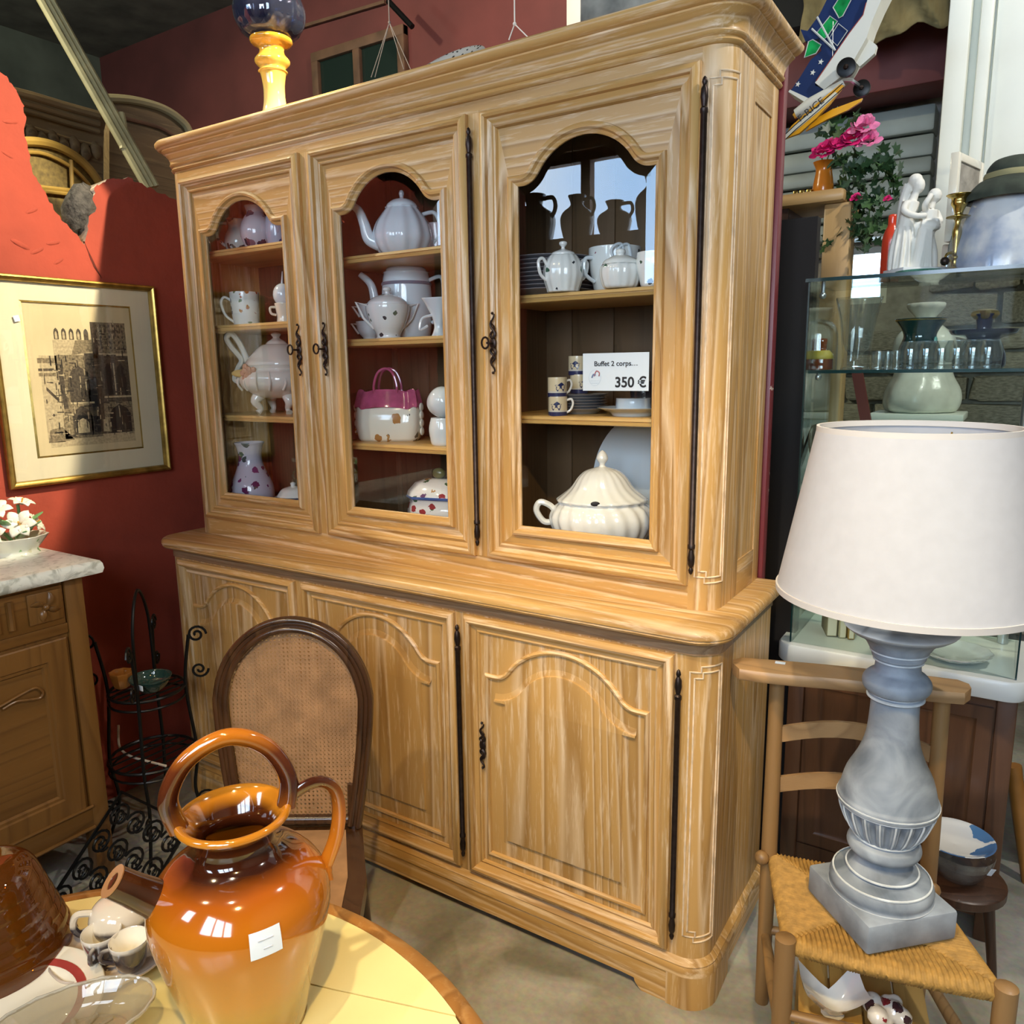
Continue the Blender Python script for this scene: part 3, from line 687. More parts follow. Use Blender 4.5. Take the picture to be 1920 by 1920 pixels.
def ink(level, polys, x):
    b_ = B()
    for P in polys: b_.prism([(py0+(py1-py0)*a, pz0+(pz1-pz0)*c) for a, c in P], 'x', PX+.0065, PX+.0066+x)
    b_.build('print', T[level], pf, world=True, smooth=0)
def R4(a, c, d, e): return [(a, c), (d, c), (d, e), (a, e)]
def gothic(a, c, w, h): return [(a, c), (a+w, c), (a+w, c+h*.65), (a+w*.85, c+h*.85), (a+w*.5, c+h), (a+w*.15, c+h*.85), (a, c+h*.65)]
ink(0, [R4(.02, .04, .2, .72), R4(.18, .6, .62, .84), R4(.6, .68, 1, .98), R4(.04, 0, 1, .1)], .0001)
ink(1, [R4(.2, .06, .62, .70), R4(.62, .08, 1, .72), R4(.62, .74, 1, .99), R4(0, .66, .18, .7), R4(0, .56, .18, .585), R4(.2, .7, .62, .725), [(.36, .72), (.64, .76), (.62, .85), (.42, .84)], [(.02, .04), (.3, .05), (.18, .16), (.05, .14)]], .0002)
ink(2, [gothic(.30, .34, .24, .30), R4(.5, .08, .66, .74), R4(.66, .34, 1, .72), gothic(.30, .08, .22, .24), [(.22, .3), (.27, .3), (.25, .62), (.2, .62)], R4(.6, .7, .66, .99), [(.06, .45), (.18, .35), (.18, .38), (.06, .48)], R4(.0, .60, .16, .62)]+[gothic(.2+.08*k, .845, .05, .09) for k in range(5)], .0003)
ink(3, [gothic(.70, .40, .11, .26), gothic(.84, .40, .12, .26), gothic(.72, .08, .25, .24), R4(.53, .1, .62, .55), gothic(.34, .1, .14, .17)], .0004)
ink(0, [gothic(.345, .1, .13, .12), [(.63, .1), (.70, .1), (.69, .2), (.64, .2)], R4(.815, .4, .828, .66), R4(.3, .335, .56, .35), R4(.68, .375, 1, .39)]+[gothic(.21+.08*k, .85, .025, .06) for k in range(4)], .0005)
for lv, cnt, sd in ((2, 130, 1), (3, 70, 2), (0, 70, 3)):
    rg = random.Random(sd); b_ = B()
    for k in range(cnt):
        a = rg.uniform(.03, .97); c = rg.uniform(.06, .70 if a < .6 else .95); 
        w_, h_ = (rg.uniform(.006, .012), rg.uniform(.02, .08)) if rg.random() < .6 else (rg.uniform(.03, .09), rg.uniform(.004, .008))
        b_.prism([(py0+(py1-py0)*x, pz0+(pz1-pz0)*z) for x, z in ((a, c), (min(.99, a+w_), c+rg.uniform(-.01, .01)), (min(.99, a+w_), c+h_), (a, c+h_))], 'x', PX+.0065, PX+.00725+.00005*lv)
    if lv == 2:
        for i in range(7):
            for j in range(5): cx_, cz_ = .66+.05*i, .77+.045*j; b_.prism([(py0+(py1-py0)*x, pz0+(pz1-pz0)*z) for x, z in ((cx_, cz_), (cx_+.012, cz_+.014), (cx_, cz_+.028), (cx_-.012, cz_+.014))], 'x', PX+.0065, PX+.0073)
    b_.build('hatching', T[lv], pf, world=True, smooth=0, kind='stuff')
sp = at(31, 597, x=PX+.012); B().box(-.0006, .0006, -.0085, .0085, -.009, .009).build('price_sticker', 'tag', pf, smooth=0)
for o in [c for c in pf.children if c.name.startswith('price_sticker')]: o.location = sp-pf.location; o.rotation_euler = (.25, 0, 0)
B().box(PX+.0105, PX+.0115, fy0+.02, fy1-.02, fz0+.02, fz1-.02).build('glass', 'clear', pf, world=True, smooth=0)

# ---------- marble topped sideboard against the red wall
sb = thing('marble_sideboard', 'honey wood sideboard with white marble top below the etching', 'sideboard', (-.05, -1.1, 0))
M['honey'] = wood('honey_walnut', (.10, .040, .008), (.17, .075, .016), (.24, .12, .035), 'z', rough=.35, paleamt=.25, coat=.3, dist=4)
M['honeyx'] = wood('honey_walnut_level', (.10, .040, .008), (.17, .075, .016), (.24, .12, .035), 'y', rough=.35, paleamt=.25, coat=.3, dist=4)
SX, SE, SN = .14, -.53, -1.75
B().box(WX+.005, SX-.012, SN, SE-.02, .18, .955).build('carcass', 'honey', sb, world=True, smooth=0)
mb = B()
mo = []
ny = 40
for zz, o in ((.958, .012), (.962, 0), (.975, -.004), (.99, -.002), (.9985, .003), (1.0, .01)):
    loop = [(WX+.004, SN), (SX+.032-o, SN)]+[(SX+.032-o+random.uniform(-.0022, .0022), SN+(-.487-o-SN)*i/ny) for i in range(1, ny)]+[(SX+.032-o, -.487-o), (WX+.004, -.487-o)]
    mo.append([(x, y, zz) for x, y in loop])
def marble():
    mt, nt, b = newmat('white_marble'); N = nt.nodes.new; L = nt.links.new
    tc = N('ShaderNodeTexCoord'); n1 = N('ShaderNodeTexNoise'); n1.inputs['Scale'].default_value = 22; n1.inputs['Detail'].default_value = 7; n1.inputs['Distortion'].default_value = 1.6; L(tc.outputs['Object'], n1.inputs['Vector'])
    r = N('ShaderNodeValToRGB'); e = r.color_ramp.elements; e[0].position = .34; e[0].color = (.52, .54, .46, 1); e[1].position = .52; e[1].color = (.90, .92, .82, 1)
    L(n1.outputs['Fac'], r.inputs['Fac']); L(r.outputs['Color'], b.inputs['Base Color']); b.inputs['Roughness'].default_value = .25; return mt
mb.rings(mo, cap0=True, cap1=True).build('marble_top', marble(), sb, world=True, smooth=50)
# corner post / legs
for ya, yb in ((SE-.055, SE), (SN, SN+.055)):
    B().box(SX-.055, SX, ya, yb, 0, .955, .006).build('leg', 'honey', sb, world=True)
    B().box(WX+.01, WX+.06, ya, yb, 0, .18, .004).build('leg', 'honey', sb, world=True)
# drawer front, carved block, flutes
dr = B().box(SX-.014, SX-.002, SN+.06, SE-.06, .83, .945, .003).build('drawer', 'honeyx', sb, world=True)
def fluted_block(y0, y1, z0, z1):
    B().box(SX-.003, SX+.004, y0, y1, z0, z1, .003).build('carved_block', 'honey', dr, world=True)
    cy, cz = (y0+y1)/2, (z0+z1)/2
    for k in range(4):
        a = PI/4+k*PI/2; pts = [(SX+.005, cy+math.cos(a+.5*t)*(.006+.036*t), cz+math.sin(a+.5*t)*(.006+.036*t)) for t in [i/8 for i in range(9)]]
        B().tube(pts, [.003+.009*math.sin(PI*i/8) for i in range(9)], 8, flat=.5).build('carved_leaf', 'honey', dr, world=True)
    B().ball((SX+.006, cy, cz), .01, 12).build('carved_boss', 'honey', dr, world=True)
fluted_block(-.690, -.597, .848, .937)
for k in range(9):
    y = -.735-.036*k; B().tube([(SX+.0, y, .85), (SX+.0, y, .93)], .009, 8).build('flute', 'honey', dr, world=True)
# rail, door, panel, carved scroll
B().box(SX-.012, SX-.003, SN+.056, SE-.056, .80, .83, .002).build('rail', 'honeyx', sb, world=True)
dd = B(); Ld = [(SN+.66, .245), (SE-.066, .245), (SE-.066, .79), (SN+.66, .79)]
Rr = []
for o, d in ((0, -.012), (0, 0), (.004, .003), (.058, .003), (.062, -.002), (.070, -.002), (.076, -.009)):
    Rr.append([(SX+d, *p) for p in offs(Ld, o)])
do = dd.rings(Rr).build('door', 'honey', sb, world=True, smooth=30)
B().box(SX-.012, SX-.008, SN+.7, SE-.12, .30, .74).build('panel', 'honeyx', do, world=True, smooth=0)
scp = [at(u, v, x=SX-.004) for u, v in ((-40, 1345), (0, 1325), (40, 1302), (66, 1290), (80, 1297), (76, 1308), (58, 1312), (30, 1316), (5, 1330))]
B().tube(bez(scp, 6), .004, 8).build('carved_scroll', 'honey', do, world=True)
B().tube(bez([at(u, v, x=SX-.004) for u, v in ((0, 1262), (30, 1250), (66, 1238), (92, 1236))], 6), .004, 8).build('carved_scroll', 'honey', do, world=True)
B().box(SX-.014, SX+.002, SN+.05, SE-.05, .175, .245, .006).build('bottom_rail', 'honeyx', sb, world=True)
B().tube([(SX+.002, SN+.05, .178), (SX+.002, SE-.05, .178)], .006, 8).build('bead', 'honeyx', sb, world=True)
B().tube([(SX+.004, SN+.05, .247), (SX+.004, SE-.05, .247)], .005, 8).build('bead', 'honeyx', sb, world=True)

# ---------- ceramic flower basket on the marble
fb = thing('flower_basket', 'white ceramic basket with lilies and green leaves on the marble top', 'ornament', (-.135, -.575, 1.0))
M['lily'] = plain('ivory_bisque', (.82, .80, .68), .35, coat=.3); M['cgreen'] = plain('green_glaze', (.13, .30, .12), .3, coat=.4); M['cyel'] = plain('ochre_stamen', (.6, .33, .05), .5)
B().lathe(prof([(0, .004), (.04, .004), (.055, .0), (.05, .012), (.062, .03), (.075, .05), (.078, .056), (.07, .054), (.05, .03), (0, .02)]), 24, rf=lambda a, t: 1+.05*math.sin(8*a), sx=1, sy=1.15).build('bowl', floral('basket_glaze', (.80, .82, .72), [(.3, .5, .25), (.7, .7, .5)], 40, .35), fb)
def lily(parent, c, dirv, s_):
    d = Vector(dirv).normalized(); qn = Vector((0, 0, 1)).rotation_difference(d).to_matrix()
    b_ = B()
    for k in range(6):
        a = k*PI/3+random.uniform(-.1, .1); V = []; F = []
        for i in range(7):
            t = i/6; w_ = s_*.30*math.sin(PI*min(1, t*.93+.07))**.8; rr = s_*t*.95; zz = s_*(.55*t-.35*t**3)
            for j in (-1, 0, 1):
                p = Vector((rr*math.cos(a)-j*w_*math.sin(a), rr*math.sin(a)+j*w_*math.cos(a), zz-abs(j)*-.08*s_*math.sin(PI*t)))
                V.append(qn @ p+Vector(c))
        for i in range(6):
            for j in range(2): F.append((i*3+j, i*3+j+1, i*3+j+4, i*3+j+3))
        b_.add(V, F)
    o = b_.build('lily', 'lily', parent, smooth=60); o.modifiers.new('thick', 'SOLIDIFY').thickness = .0025
    B().tube([Vector(c), Vector(c)+d*s_*.5], s_*.06, 6).build('stamen', 'cyel', o)
lily(fb, (.04, .0, .095), (.8, -.5, .5), .05); lily(fb, (.0, -.04, .14), (.5, -.2, .8), .045); lily(fb, (.0, .03, .15), (.3, .2, 1), .04)
lily(fb, (.02, -.07, .075), (.7, -.7, .3), .045); lily(fb, (.01, .055, .085), (.5, .6, .5), .04)
for k in range(9):
    a = k*2*PI/9; lf = B().ball((0, 0, 0), .028, 10, 1.3, .5, .16).build('leaf', 'cgreen', fb); lf.location = (.045*math.cos(a), .055*math.sin(a), .062+.02*(k % 3)); lf.rotation_euler = (0, -.5, a)
for c in ((.0, .02, .10), (.01, -.05, .10)): B().tube(bez([(0, 0, .03), (c[0]*.5, c[1]*.6, .07), c, (c[0], c[1], c[2]+.05)], 5), .005, 8).build('stem', 'cgreen', fb)
B().tube(bez([(.02, -.07, .05), (.05, -.12, .10), (.03, -.14, .14), (.0, -.10, .16), (-.01, -.05, .15)], 6), .008, 8).build('handle', 'lily', fb)

# ---------- black wrought-iron plant stand in the corner
ps = thing('plant_stand', 'black wrought iron plant stand in the dark corner beside the sideboard', 'plant stand', (.10, -.345, 0))
def spiral(c, r, turns, ax, ay, n=24):
    c = Vector(c); ax = Vector(ax); ay = Vector(ay)
    return [c+ax*(r*(1-t*.85)*math.cos(2*PI*turns*t))+ay*(r*(1-t*.85)*math.sin(2*PI*turns*t)) for t in [i/n for i in range(n+1)]]
for zt, rr in ((.53, .115), (.30, .135)):
    tr = B().tube([(rr*math.cos(2*PI*i/28), rr*math.sin(2*PI*i/28), zt) for i in range(28)], .005, 6, closed=True)
    tr.tube([(rr*math.cos(2*PI*i/28), rr*math.sin(2*PI*i/28), zt-.03) for i in range(28)], .004, 6, closed=True)
    for k in range(7):
        x = -rr*.9+rr*1.8*k/6; h = math.sqrt(max(0, rr*rr-x*x)); tr.tube([(x, -h, zt), (x, h, zt)], .003, 6)
    tr.build('tray_ring', 'black', ps)
for k in range(4):
    a = PI/4+k*PI/2; c, s_ = math.cos(a), math.sin(a)
    B().tube(bez([(.17*c, .17*s_, 0), (.12*c, .12*s_, .15), (.135*c, .135*s_, .30), (.118*c, .118*s_, .53), (.14*c, .14*s_, .70)], 8), .0055, 8).build('leg', 'black', ps)
    b_ = B().tube(spiral((.165*c, .165*s_, .70), .03, 1.6, (c, s_, 0), (0, 0, 1)), .0042, 6); b_.build('scroll', 'black', ps)
    B().tube(spiral((.165*c, .165*s_, .58), .028, 1.5, (c, s_, 0), (0, 0, -1)), .004, 6).build('scroll', 'black', ps); B().tube(spiral((.15*c, .15*s_, .12), .035, 1.6, (c, s_, 0), (0, 0, 1)), .004, 6).build('scroll', 'black', ps)
B().tube(bez([(-.08, .08, .53), (-.07, .07, .75), (0, 0, .86), (.07, -.07, .75), (.08, -.08, .53)], 10), .005, 8).build('hoop_handle', 'black', ps)
# glass bits standing on it
gp = thing('green_glass_dish', 'small dark green glass dish with a price tag on the iron stand', 'dish', (.14, -.355, .536))
B().lathe(prof([(0, .0), (.03, .0), (.05, .02), (.065, .045), (.06, .045), (.045, .022), (0, .008)]), 20).build('bowl', plain('dark_green_glass', (.02, .05, .04), .08, coat=1), gp)
B().box(-.012, .012, -.001, .001, -.008, .008).build('price_sticker', 'tag', gp, smooth=0).location = (.045, -.062, .04)
gq = thing('amber_dish', 'little amber glass dish behind the green one on the iron stand', 'dish', (.035, -.39, .536))
B().lathe(prof([(0, 0), (.02, 0), (.028, .02), (.036, .05), (.032, .05), (.022, .02), (0, .01)]), 16, rf=lambda a, t: 1+.05*math.cos(8*a)).build('bowl', plain('amber_pressed', (.35, .12, .02), .1, coat=1), gq)
# scroll grille leaning low
gr = thing('scroll_grille', 'black iron scrollwork grille lying low in front of the corner', 'grille', (.335, -.64, .0))
g = B(); 
fr = [(-.17, -.12, .02), (.17, -.12, .02), (.17, .14, .26), (-.17, .14, .26)]
g.tube(fr, .006, 6, closed=True)
ex = Vector((1, 0, 0)); ey = Vector((0, .735, .678))
g.build('grille_frame', 'black', gr)
for i in range(4):
    for j in range(4):
        c = Vector((-.128+.085*i, -.09+.06*j*1.05, .02+.03+.058*j*.95)); s_ = 1 if (i+j) % 2 else -1
        B().tube(spiral(c, .04, 1.7, ex*s_, ey), .0042, 6).build('scroll', 'black', gr); B().tube(spiral(c+ex*.02, .022, 1.4, ex*-s_, -ey), .0035, 6).build('scroll', 'black', gr)
tr_ = thing('shelf_rail', 'thin pale curved rod on the floor of the dark corner', 'rod', (.2, -.3, .0))
B().tube(bez([at(u, v, y=-.38) for u, v in ((222, 1360), (224, 1400), (245, 1418), (280, 1428), (311, 1436))], 6), .004, 6).build('rod', plain('pale_rod', (.6, .5, .4), .4), tr_, world=True)

# ================================================================== FOREGROUND TABLE
TC = (1.66, -1.52); TR = .55; TZ = .75
tb = thing('round_table', 'round cream topped table with a brown wood rim in the foreground', 'table', (TC[0], TC[1], 0))
M['laminate'] = plain('cream_lacquer', (.80, .68, .30), .28, coat=.2, noise=.05, nscale=6)
M['rimwood'] = wood('rim_wood', (.18, .07, .015), (.34, .15, .035), (.5, .28, .1), 'z', rough=.35)
sa = Vector((at(120, 1745, z=TZ).x-TC[0], at(120, 1745, z=TZ).y-TC[1])); sb_ = Vector((at(580, 1845, z=TZ).x-TC[0], at(580, 1845, z=TZ).y-TC[1]))
def leaf(side, r, z0, z1, gap):
    d = (sb_-sa).normalized(); nrm = Vector((-d.y, d.x))
    # intersections of the seam with the circle
    m_ = sa-d*sa.dot(d); h = math.sqrt(max(0, r*r-m_.length_squared)); pA = m_-d*h; pB = m_+d*h
    a0 = math.atan2(pA.y, pA.x); a1 = math.atan2(pB.y, pB.x)
    if side > 0:
        if a0 < a1: a0 += 2*PI
        P = [(r*math.cos(a1+(a0-a1)*i/48), r*math.sin(a1+(a0-a1)*i/48)) for i in range(49)]
    else:
        if a1 < a0: a1 += 2*PI
        P = [(r*math.cos(a0+(a1-a0)*i/64), r*math.sin(a0+(a1-a0)*i/64)) for i in range(65)]
    P = [(x+nrm.x*gap*side, y+nrm.y*gap*side) for x, y in P]
    return B().prism(P, 'z', z0, z1)
leaf(1, TR-.028, TZ-.02, TZ, .0012).build('leaf_board', 'laminate', tb, smooth=40)
leaf(-1, TR-.028, TZ-.02, TZ, .0012).build('leaf_board', 'laminate', tb, smooth=40)
B().lathe([(TR-.0265, TZ-.028), (TR-.0265, TZ+.0005), (TR-.02, TZ+.002), (TR-.006, TZ-.001), (TR, TZ-.008), (TR, TZ-.026), (TR-.008, TZ-.03), (TR-.0265, TZ-.028)], 96).build('rim', 'rimwood', tb)
B().lathe([(TR-.03, TZ-.04), (TR-.03, TZ-.021), (0, TZ-.021), (0, TZ-.04), (TR-.03, TZ-.04)], 64).build('under_board', 'rimwood', tb)
B().lathe(prof([(0, .06), (.05, .06), (.06, .15), (.04, .35), (.07, .55), (.09, TZ-.04), (0, TZ-.04)]), 24).build('pedestal', 'rimwood', tb)
for k in range(3):
    a = .4+k*2*PI/3; B().tube(bez([(.03*math.cos(a), .03*math.sin(a), .2), (.2*math.cos(a), .2*math.sin(a), .14), (.38*math.cos(a), .38*math.sin(a), .025)], 8), [.03-.001*i*.6 for i in range(17)], 10).build('leg', 'rimwood', tb)

# ---------- glazed water jug
ju = thing('glazed_jug', 'glossy amber and yellow stoneware water jug with hoop handle and spout', 'jug', (1.667, -1.183, TZ), math.radians(54.5))
jm = zones('amber_honey_glaze', [(0, (.26, .13, .008)), (.06, (.38, .20, .012)), (.092, (.46, .18, .010)), (.19, (.43, .125, .006)), (.212, (.34, .08, .006)), (.226, (.035, .008, .003)), (.258, (.05, .011, .003)), (.270, (.46, .17, .012))], wob=.008, ws=9)
jh = zones('brown_handle_glaze', [(.16, (.45, .15, .01)), (.245, (.34, .10, .008)), (.30, (.04, .010, .005)), (.345, (.10, .022, .006)), (.372, (.42, .13, .010))], wob=.012, ws=20)
B().lathe(prof([(0, .002), (.062, .002), (.068, .006), (.079, .05), (.097, .115), (.105, .155), (.101, .185), (.082, .211), (.056, .226), (.0465, .236), (.046, .250), (.052, .263), (.0635, .270), (.066, .275), (.062, .279), (.055, .275), (.041, .255), (.039, .238), (.06, .21), (.09, .17), (.08, .08), (.055, .02), (0, .015)], 6), 64).build('body', jm, ju)
B().tube(bez([(-.060, 0, .270), (-.068, 0, .31), (-.045, 0, .352), (0, 0, .372), (.042, 0, .352), (.064, 0, .31), (.060, 0, .272)], 10), .0125, 14, flat=.8).build('hoop_handle', jh, ju)
B().tube(bez([(.058, 0, .272), (.075, 0, .288), (.100, 0, .294), (.118, 0, .280), (.122, 0, .25), (.116, 0, .215), (.103, 0, .185), (.096, 0, .172)], 8), [.0095]*50+[.011, .012, .0135, .015, .016, .017, .018], 12, flat=.7).build('side_handle', jh, ju)
sp0 = Vector((-.080, -.004, .182)); sp1 = Vector((-.130, -.012, .230)); d_ = (sp1-sp0).normalized()
pts = [sp0-d_*.01, sp0+(sp1-sp0)*.3, sp0+(sp1-sp0)*.7, sp1, sp1+d_*.001, sp1-d_*.03]
B().tube(pts, [.026, .021, .0185, .018, .009, .007], 20).build('spout', plain('dark_spout_glaze', (.055, .016, .005), .12, coat=1, noise=.5, nscale=20), ju)
B().lathe([(.0182, 0), (.0185, .0015), (.0095, .0015), (.009, 0)], 20, rot=Vector((0, 0, 1)).rotation_difference(d_).to_matrix(), c=sp1+d_*.0006).build('spout_lip', plain('pale_lip', (.42, .2, .08), .2, coat=.6), ju)
stp = []
th0 = math.radians(-78)
for i in range(5):
    for j in range(4):
        a = th0+(-.165+.33*i/4); z = .158+.030*j/3; rr = .1062-.0042*((z-.158)/.03)**2
        stp.append((rr*math.cos(a), rr*math.sin(a), z))
b_ = B(); b_.add(stp, [(i*4+j, i*4+j+1, (i+1)*4+j+1, (i+1)*4+j) for i in range(4) for j in range(3)]); stk_ = b_.build('price_sticker', 'tag', ju, smooth=60)
for z, a0, a1 in ((.178, -.08, .08), (.168, -.03, .06)): B().tube([((.1066-.0042*((z-.158)/.03)**2)*math.cos(th0+a), (.1066-.0042*((z-.158)/.03)**2)*math.sin(th0+a), z) for a in (a0, (a0+a1)/2, a1)], .0007, 6).build('faded_ink', plain('faded_ink', (.5, .52, .58), .8), stk_)

# ---------- nested amber glass bowls, upside down
M['amber'] = glassy('amber_glass', (.66, .27, .03), 1.5, refl=2.2, body=.35, bodycol=(.20, .065, .006))
ac = at(-12, 1800, z=TZ)
for k in range(6):
    b_ = B(); r_ = .100-.0055*k
    b_.lathe(prof([(r_*1.02, 0), (r_*1.03, .003), (r_*.99, .008), (r_*.985, .018), (r_*.94, .033), (r_*.82, .050), (r_*.62, .060), (r_*.35, .064), (0, .0645), (0, .060), (r_*.35, .060), (r_*.6, .056), (r_*.79, .046), (r_*.91, .031), (r_*.96, .015), (r_*1.02, 0)], 5), 48)
    o = b_.build('amber_bowl', 'amber'); tag(o, ['bottom amber glass bowl of the upturned stack on the table', 'second amber glass bowl from the bottom of the upturned stack', 'third amber glass bowl from the bottom of the upturned stack', 'fourth amber glass bowl from the bottom of the upturned stack', 'fifth amber glass bowl, under the top one of the stack', 'topmost amber glass bowl of the upturned stack on the table'][k], 'bowl', 'upturned amber bowls', (ac.x, ac.y, TZ+.001+.0165*k))

# ---------- miniature tea set
tc_ = at(222, 1795, z=TZ)
M['drip'] = zones('cream_over_black', [(0, (.03, .026, .03)), (.028, (.05, .04, .045)), (.034, (.62, .54, .42)), (.08, (.70, .62, .50))], wob=.006, ws=30)
M['drip2'] = zones('black_cup_glaze', [(0, (.10, .07, .06)), (.016, (.05, .04, .045)), (.034, (.10, .08, .07)), (.039, (.66, .60, .50)), (.05, (.66, .60, .50))], wob=.004, ws=40)
ty = B().lathe(prof([(0, .004), (.062, .004), (.074, .009), (.080, .011), (.078, .014), (.066, .009), (0, .008)]), 60, rf=lambda a, t: 1+.07*math.cos(5*a)+.03*math.cos(9*a), sy=.85).build('tea_tray', plain('mottled_tray', (.50, .41, .33), .2, noise=.5, nscale=14, coat=.7))
tag(ty, 'petal shaped mottled ceramic tray under the miniature tea set', 'tray', None, (tc_.x, tc_.y, TZ), .6)
def sm_cup(u, v, lab, tl):
    p = at(u, v, z=TZ+.03); o = thing('tea_cup', lab, 'cup', (p.x, p.y, TZ+.012), 0, 'miniature tea cups')
    B().lathe(prof([(0, 0), (.012, 0), (.018, .008), (.0225, .024), (.025, .040), (.0235, .0405), (.020, .024), (.014, .010), (0, .007)]), 28).build('body', 'drip2', o)
    B().lathe(prof([(.0236, .0412), (.0190, .025), (.0130, .0118), (0, .0085)]), 28).build('lining', 'cream', o)
    B().tube(bez([(-.021, .0, .033), (-.033, .0, .032), (-.034, .0, .02), (-.019, .0, .012)], 5), .003, 8).build('handle', 'drip2', o)
    o.rotation_euler = (0, 0, tl); return o
sm_cup(193, 1775, 'left of the two white lined miniature tea cups on the tray', 2.2)
sm_cup(245, 1790, 'right of the two white lined miniature tea cups, touching the jug side', 1.0)
tp = thing('mini_teapot', 'miniature cream and black teapot behind the two tea cups', 'teapot', (at(228, 1742, z=TZ+.02).x, at(228, 1742, z=TZ+.02).y, TZ+.011), math.radians(54))
B().lathe(prof([(0, 0), (.02, 0), (.034, .012), (.040, .03), (.034, .048), (.02, .056), (.008, .058), (.006, .062), (.008, .067), (0, .07)]), 32).build('body', 'drip', tp)
B().tube(bez([(-.034, 0, .044), (-.052, 0, .046), (-.058, 0, .03), (-.05, 0, .016), (-.036, 0, .016)], 6), .0048, 8).build('handle', 'drip', tp)
B().tube(bez([(.034, 0, .018), (.05, 0, .026), (.056, 0, .046)], 6), [.009-.0004*i for i in range(13)], 8).build('spout', 'drip', tp)

# ---------- white plate with red band, and pressed glass oval dish
pc_ = at(5, 1925, z=TZ)
pl_ = thing('banded_plate', 'white plate with a red band at the table corner', 'plate', (pc_.x, pc_.y, TZ))
B().lathe(prof([(0, .004), (.055, .004), (.06, 0), (.064, .005), (.085, .012), (.112, .017), (.1135, .019), (.110, .0195), (.085, .0155), (.068, .010), (0, .008)]), 56).build('plate', 'cream', pl_)
B().lathe([(.083, .0154), (.093, .0171), (.093, .0177), (.083, .0160), (.083, .0154)], 56).build('red_band', plain('red_enamel', (.36, .05, .04), .2, coat=.5), pl_)
gd_ = thing('glass_oval_dish', 'oval pressed clear glass dish beside the banded plate', 'dish', (at(132, 1935, z=TZ+.04).x, at(132, 1935, z=TZ+.04).y, TZ+.0205), math.radians(60))
M['press'] = glassy('pressed_glass', (.93, .92, .86), 1.5, refl=1.3, body=.34, bodycol=(.46, .38, .26))
M['press2'] = glassy('cut_glass', (.95, .965, .965), 1.5, refl=2.4, body=.03, bodycol=(.7, .75, .75))
B().lathe(prof([(0, .006), (.045, .006), (.05, 0), (.055, .008), (.066, .024), (.074, .034), (.076, .037), (.072, .037), (.062, .026), (.048, .012), (0, .010)]), 64, rf=lambda a, t: 1+(.018 if t > .25 else .0)*math.cos(22*a)*(1 if t < .75 else .4), sx=1.2, sy=.72).build('dish', 'press', gd_)
B().tube([(.0905*math.cos(i*2*PI/48), .0545*math.sin(i*2*PI/48), .037+.001*math.cos(i*2*PI/3)) for i in range(48)], .0022, 6, closed=True).build('rim', glassy('bright_rim_glass', (.95, .95, .92), 1.5, refl=3, body=.45, bodycol=(.75, .72, .62)), gd_)
for k in range(10):
    a = k*2*PI/10; B().tube([(.018*math.cos(a), .012*math.sin(a), .0115), (.045*math.cos(a+.3), .028*math.sin(a+.3), .0125)], .0022, 6).build('pressed_motif', 'press', gd_)

# ---------- cane-back chair between the table and the buffet
ch = thing('cane_chair', 'dark bentwood chair with an oval woven cane back behind the jug', 'chair', (1.025, -.548, 0), math.radians(33))
M['chairwood'] = wood('dark_walnut', (.022, .009, .003), (.055, .022, .008), (.12, .06, .02), 'z', rough=.25, coat=.5, paleamt=.3)
M['cane'] = plain('woven_cane', (.36, .20, .095), .55, noise=.25, nscale=20)
BW, BZ0, BZ1 = .192, .455, .975; zc_ = .70
def back_outline(o, n=40):
    P = []
    for i in range(n+1):
        a = PI*i/n; P.append((-(BW-o)*math.cos(a), .755+(.215-o)*math.sin(a)))
    return [(-(BW-o)*.80, BZ0+.0+o*.3)]+[(-(BW-o)*.88, .55)]+[(-(BW-o)*.96, .66)]+P+[((BW-o)*.96, .66)]+[((BW-o)*.88, .55)]+[((BW-o)*.80, BZ0+o*.3)]
yb = lambda z: .06*(z-.45)+.02*math.sin((z-.5)*4)
o1 = back_outline(.018)
for nm, of, rr, dy in (('back_frame', .018, .0165, 0), ('frame_bead', .030, .008, -.014), ('frame_bead', .008, .007, -.013)):
    Po = bez([(x, yb(z)+dy, z) for x, z in back_outline(of, 24)], 2)
    B().tube(Po, rr, 10).build(nm, 'chairwood', ch)
for s_ in (-1, 1):
    B().tube(bez([(s_*.140, yb(.56), .56), (s_*.138, .0, .44), (s_*.142, .03, .2), (s_*.15, .075, 0)], 8), [.019-.0003*i for i in range(25)], 10).build('leg', 'chairwood', ch)
    B().tube([(s_*.19, -.40, .43), (s_*.195, -.405, .2), (s_*.195, -.405, 0)], [.022, .018, .013], 10).build('leg', 'chairwood', ch)
B().tube([(-.142, yb(.47), .472), (.142, yb(.47), .472)], .014, 10).build('back_rail', 'chairwood', ch)
seat = [(-.15, .02), (-.2, -.2), (-.215, -.4), (-.15, -.435), (0, -.445), (.15, -.435), (.215, -.4), (.2, -.2), (.15, .02)]
B().prism(seat, 'z', .415, .455).build('seat_frame', 'chairwood', ch)
B().prism([(x*.8, -.2+(y+.2)*.8) for x, y in seat], 'z', .452, .458).build('cane_seat', 'cane', ch)
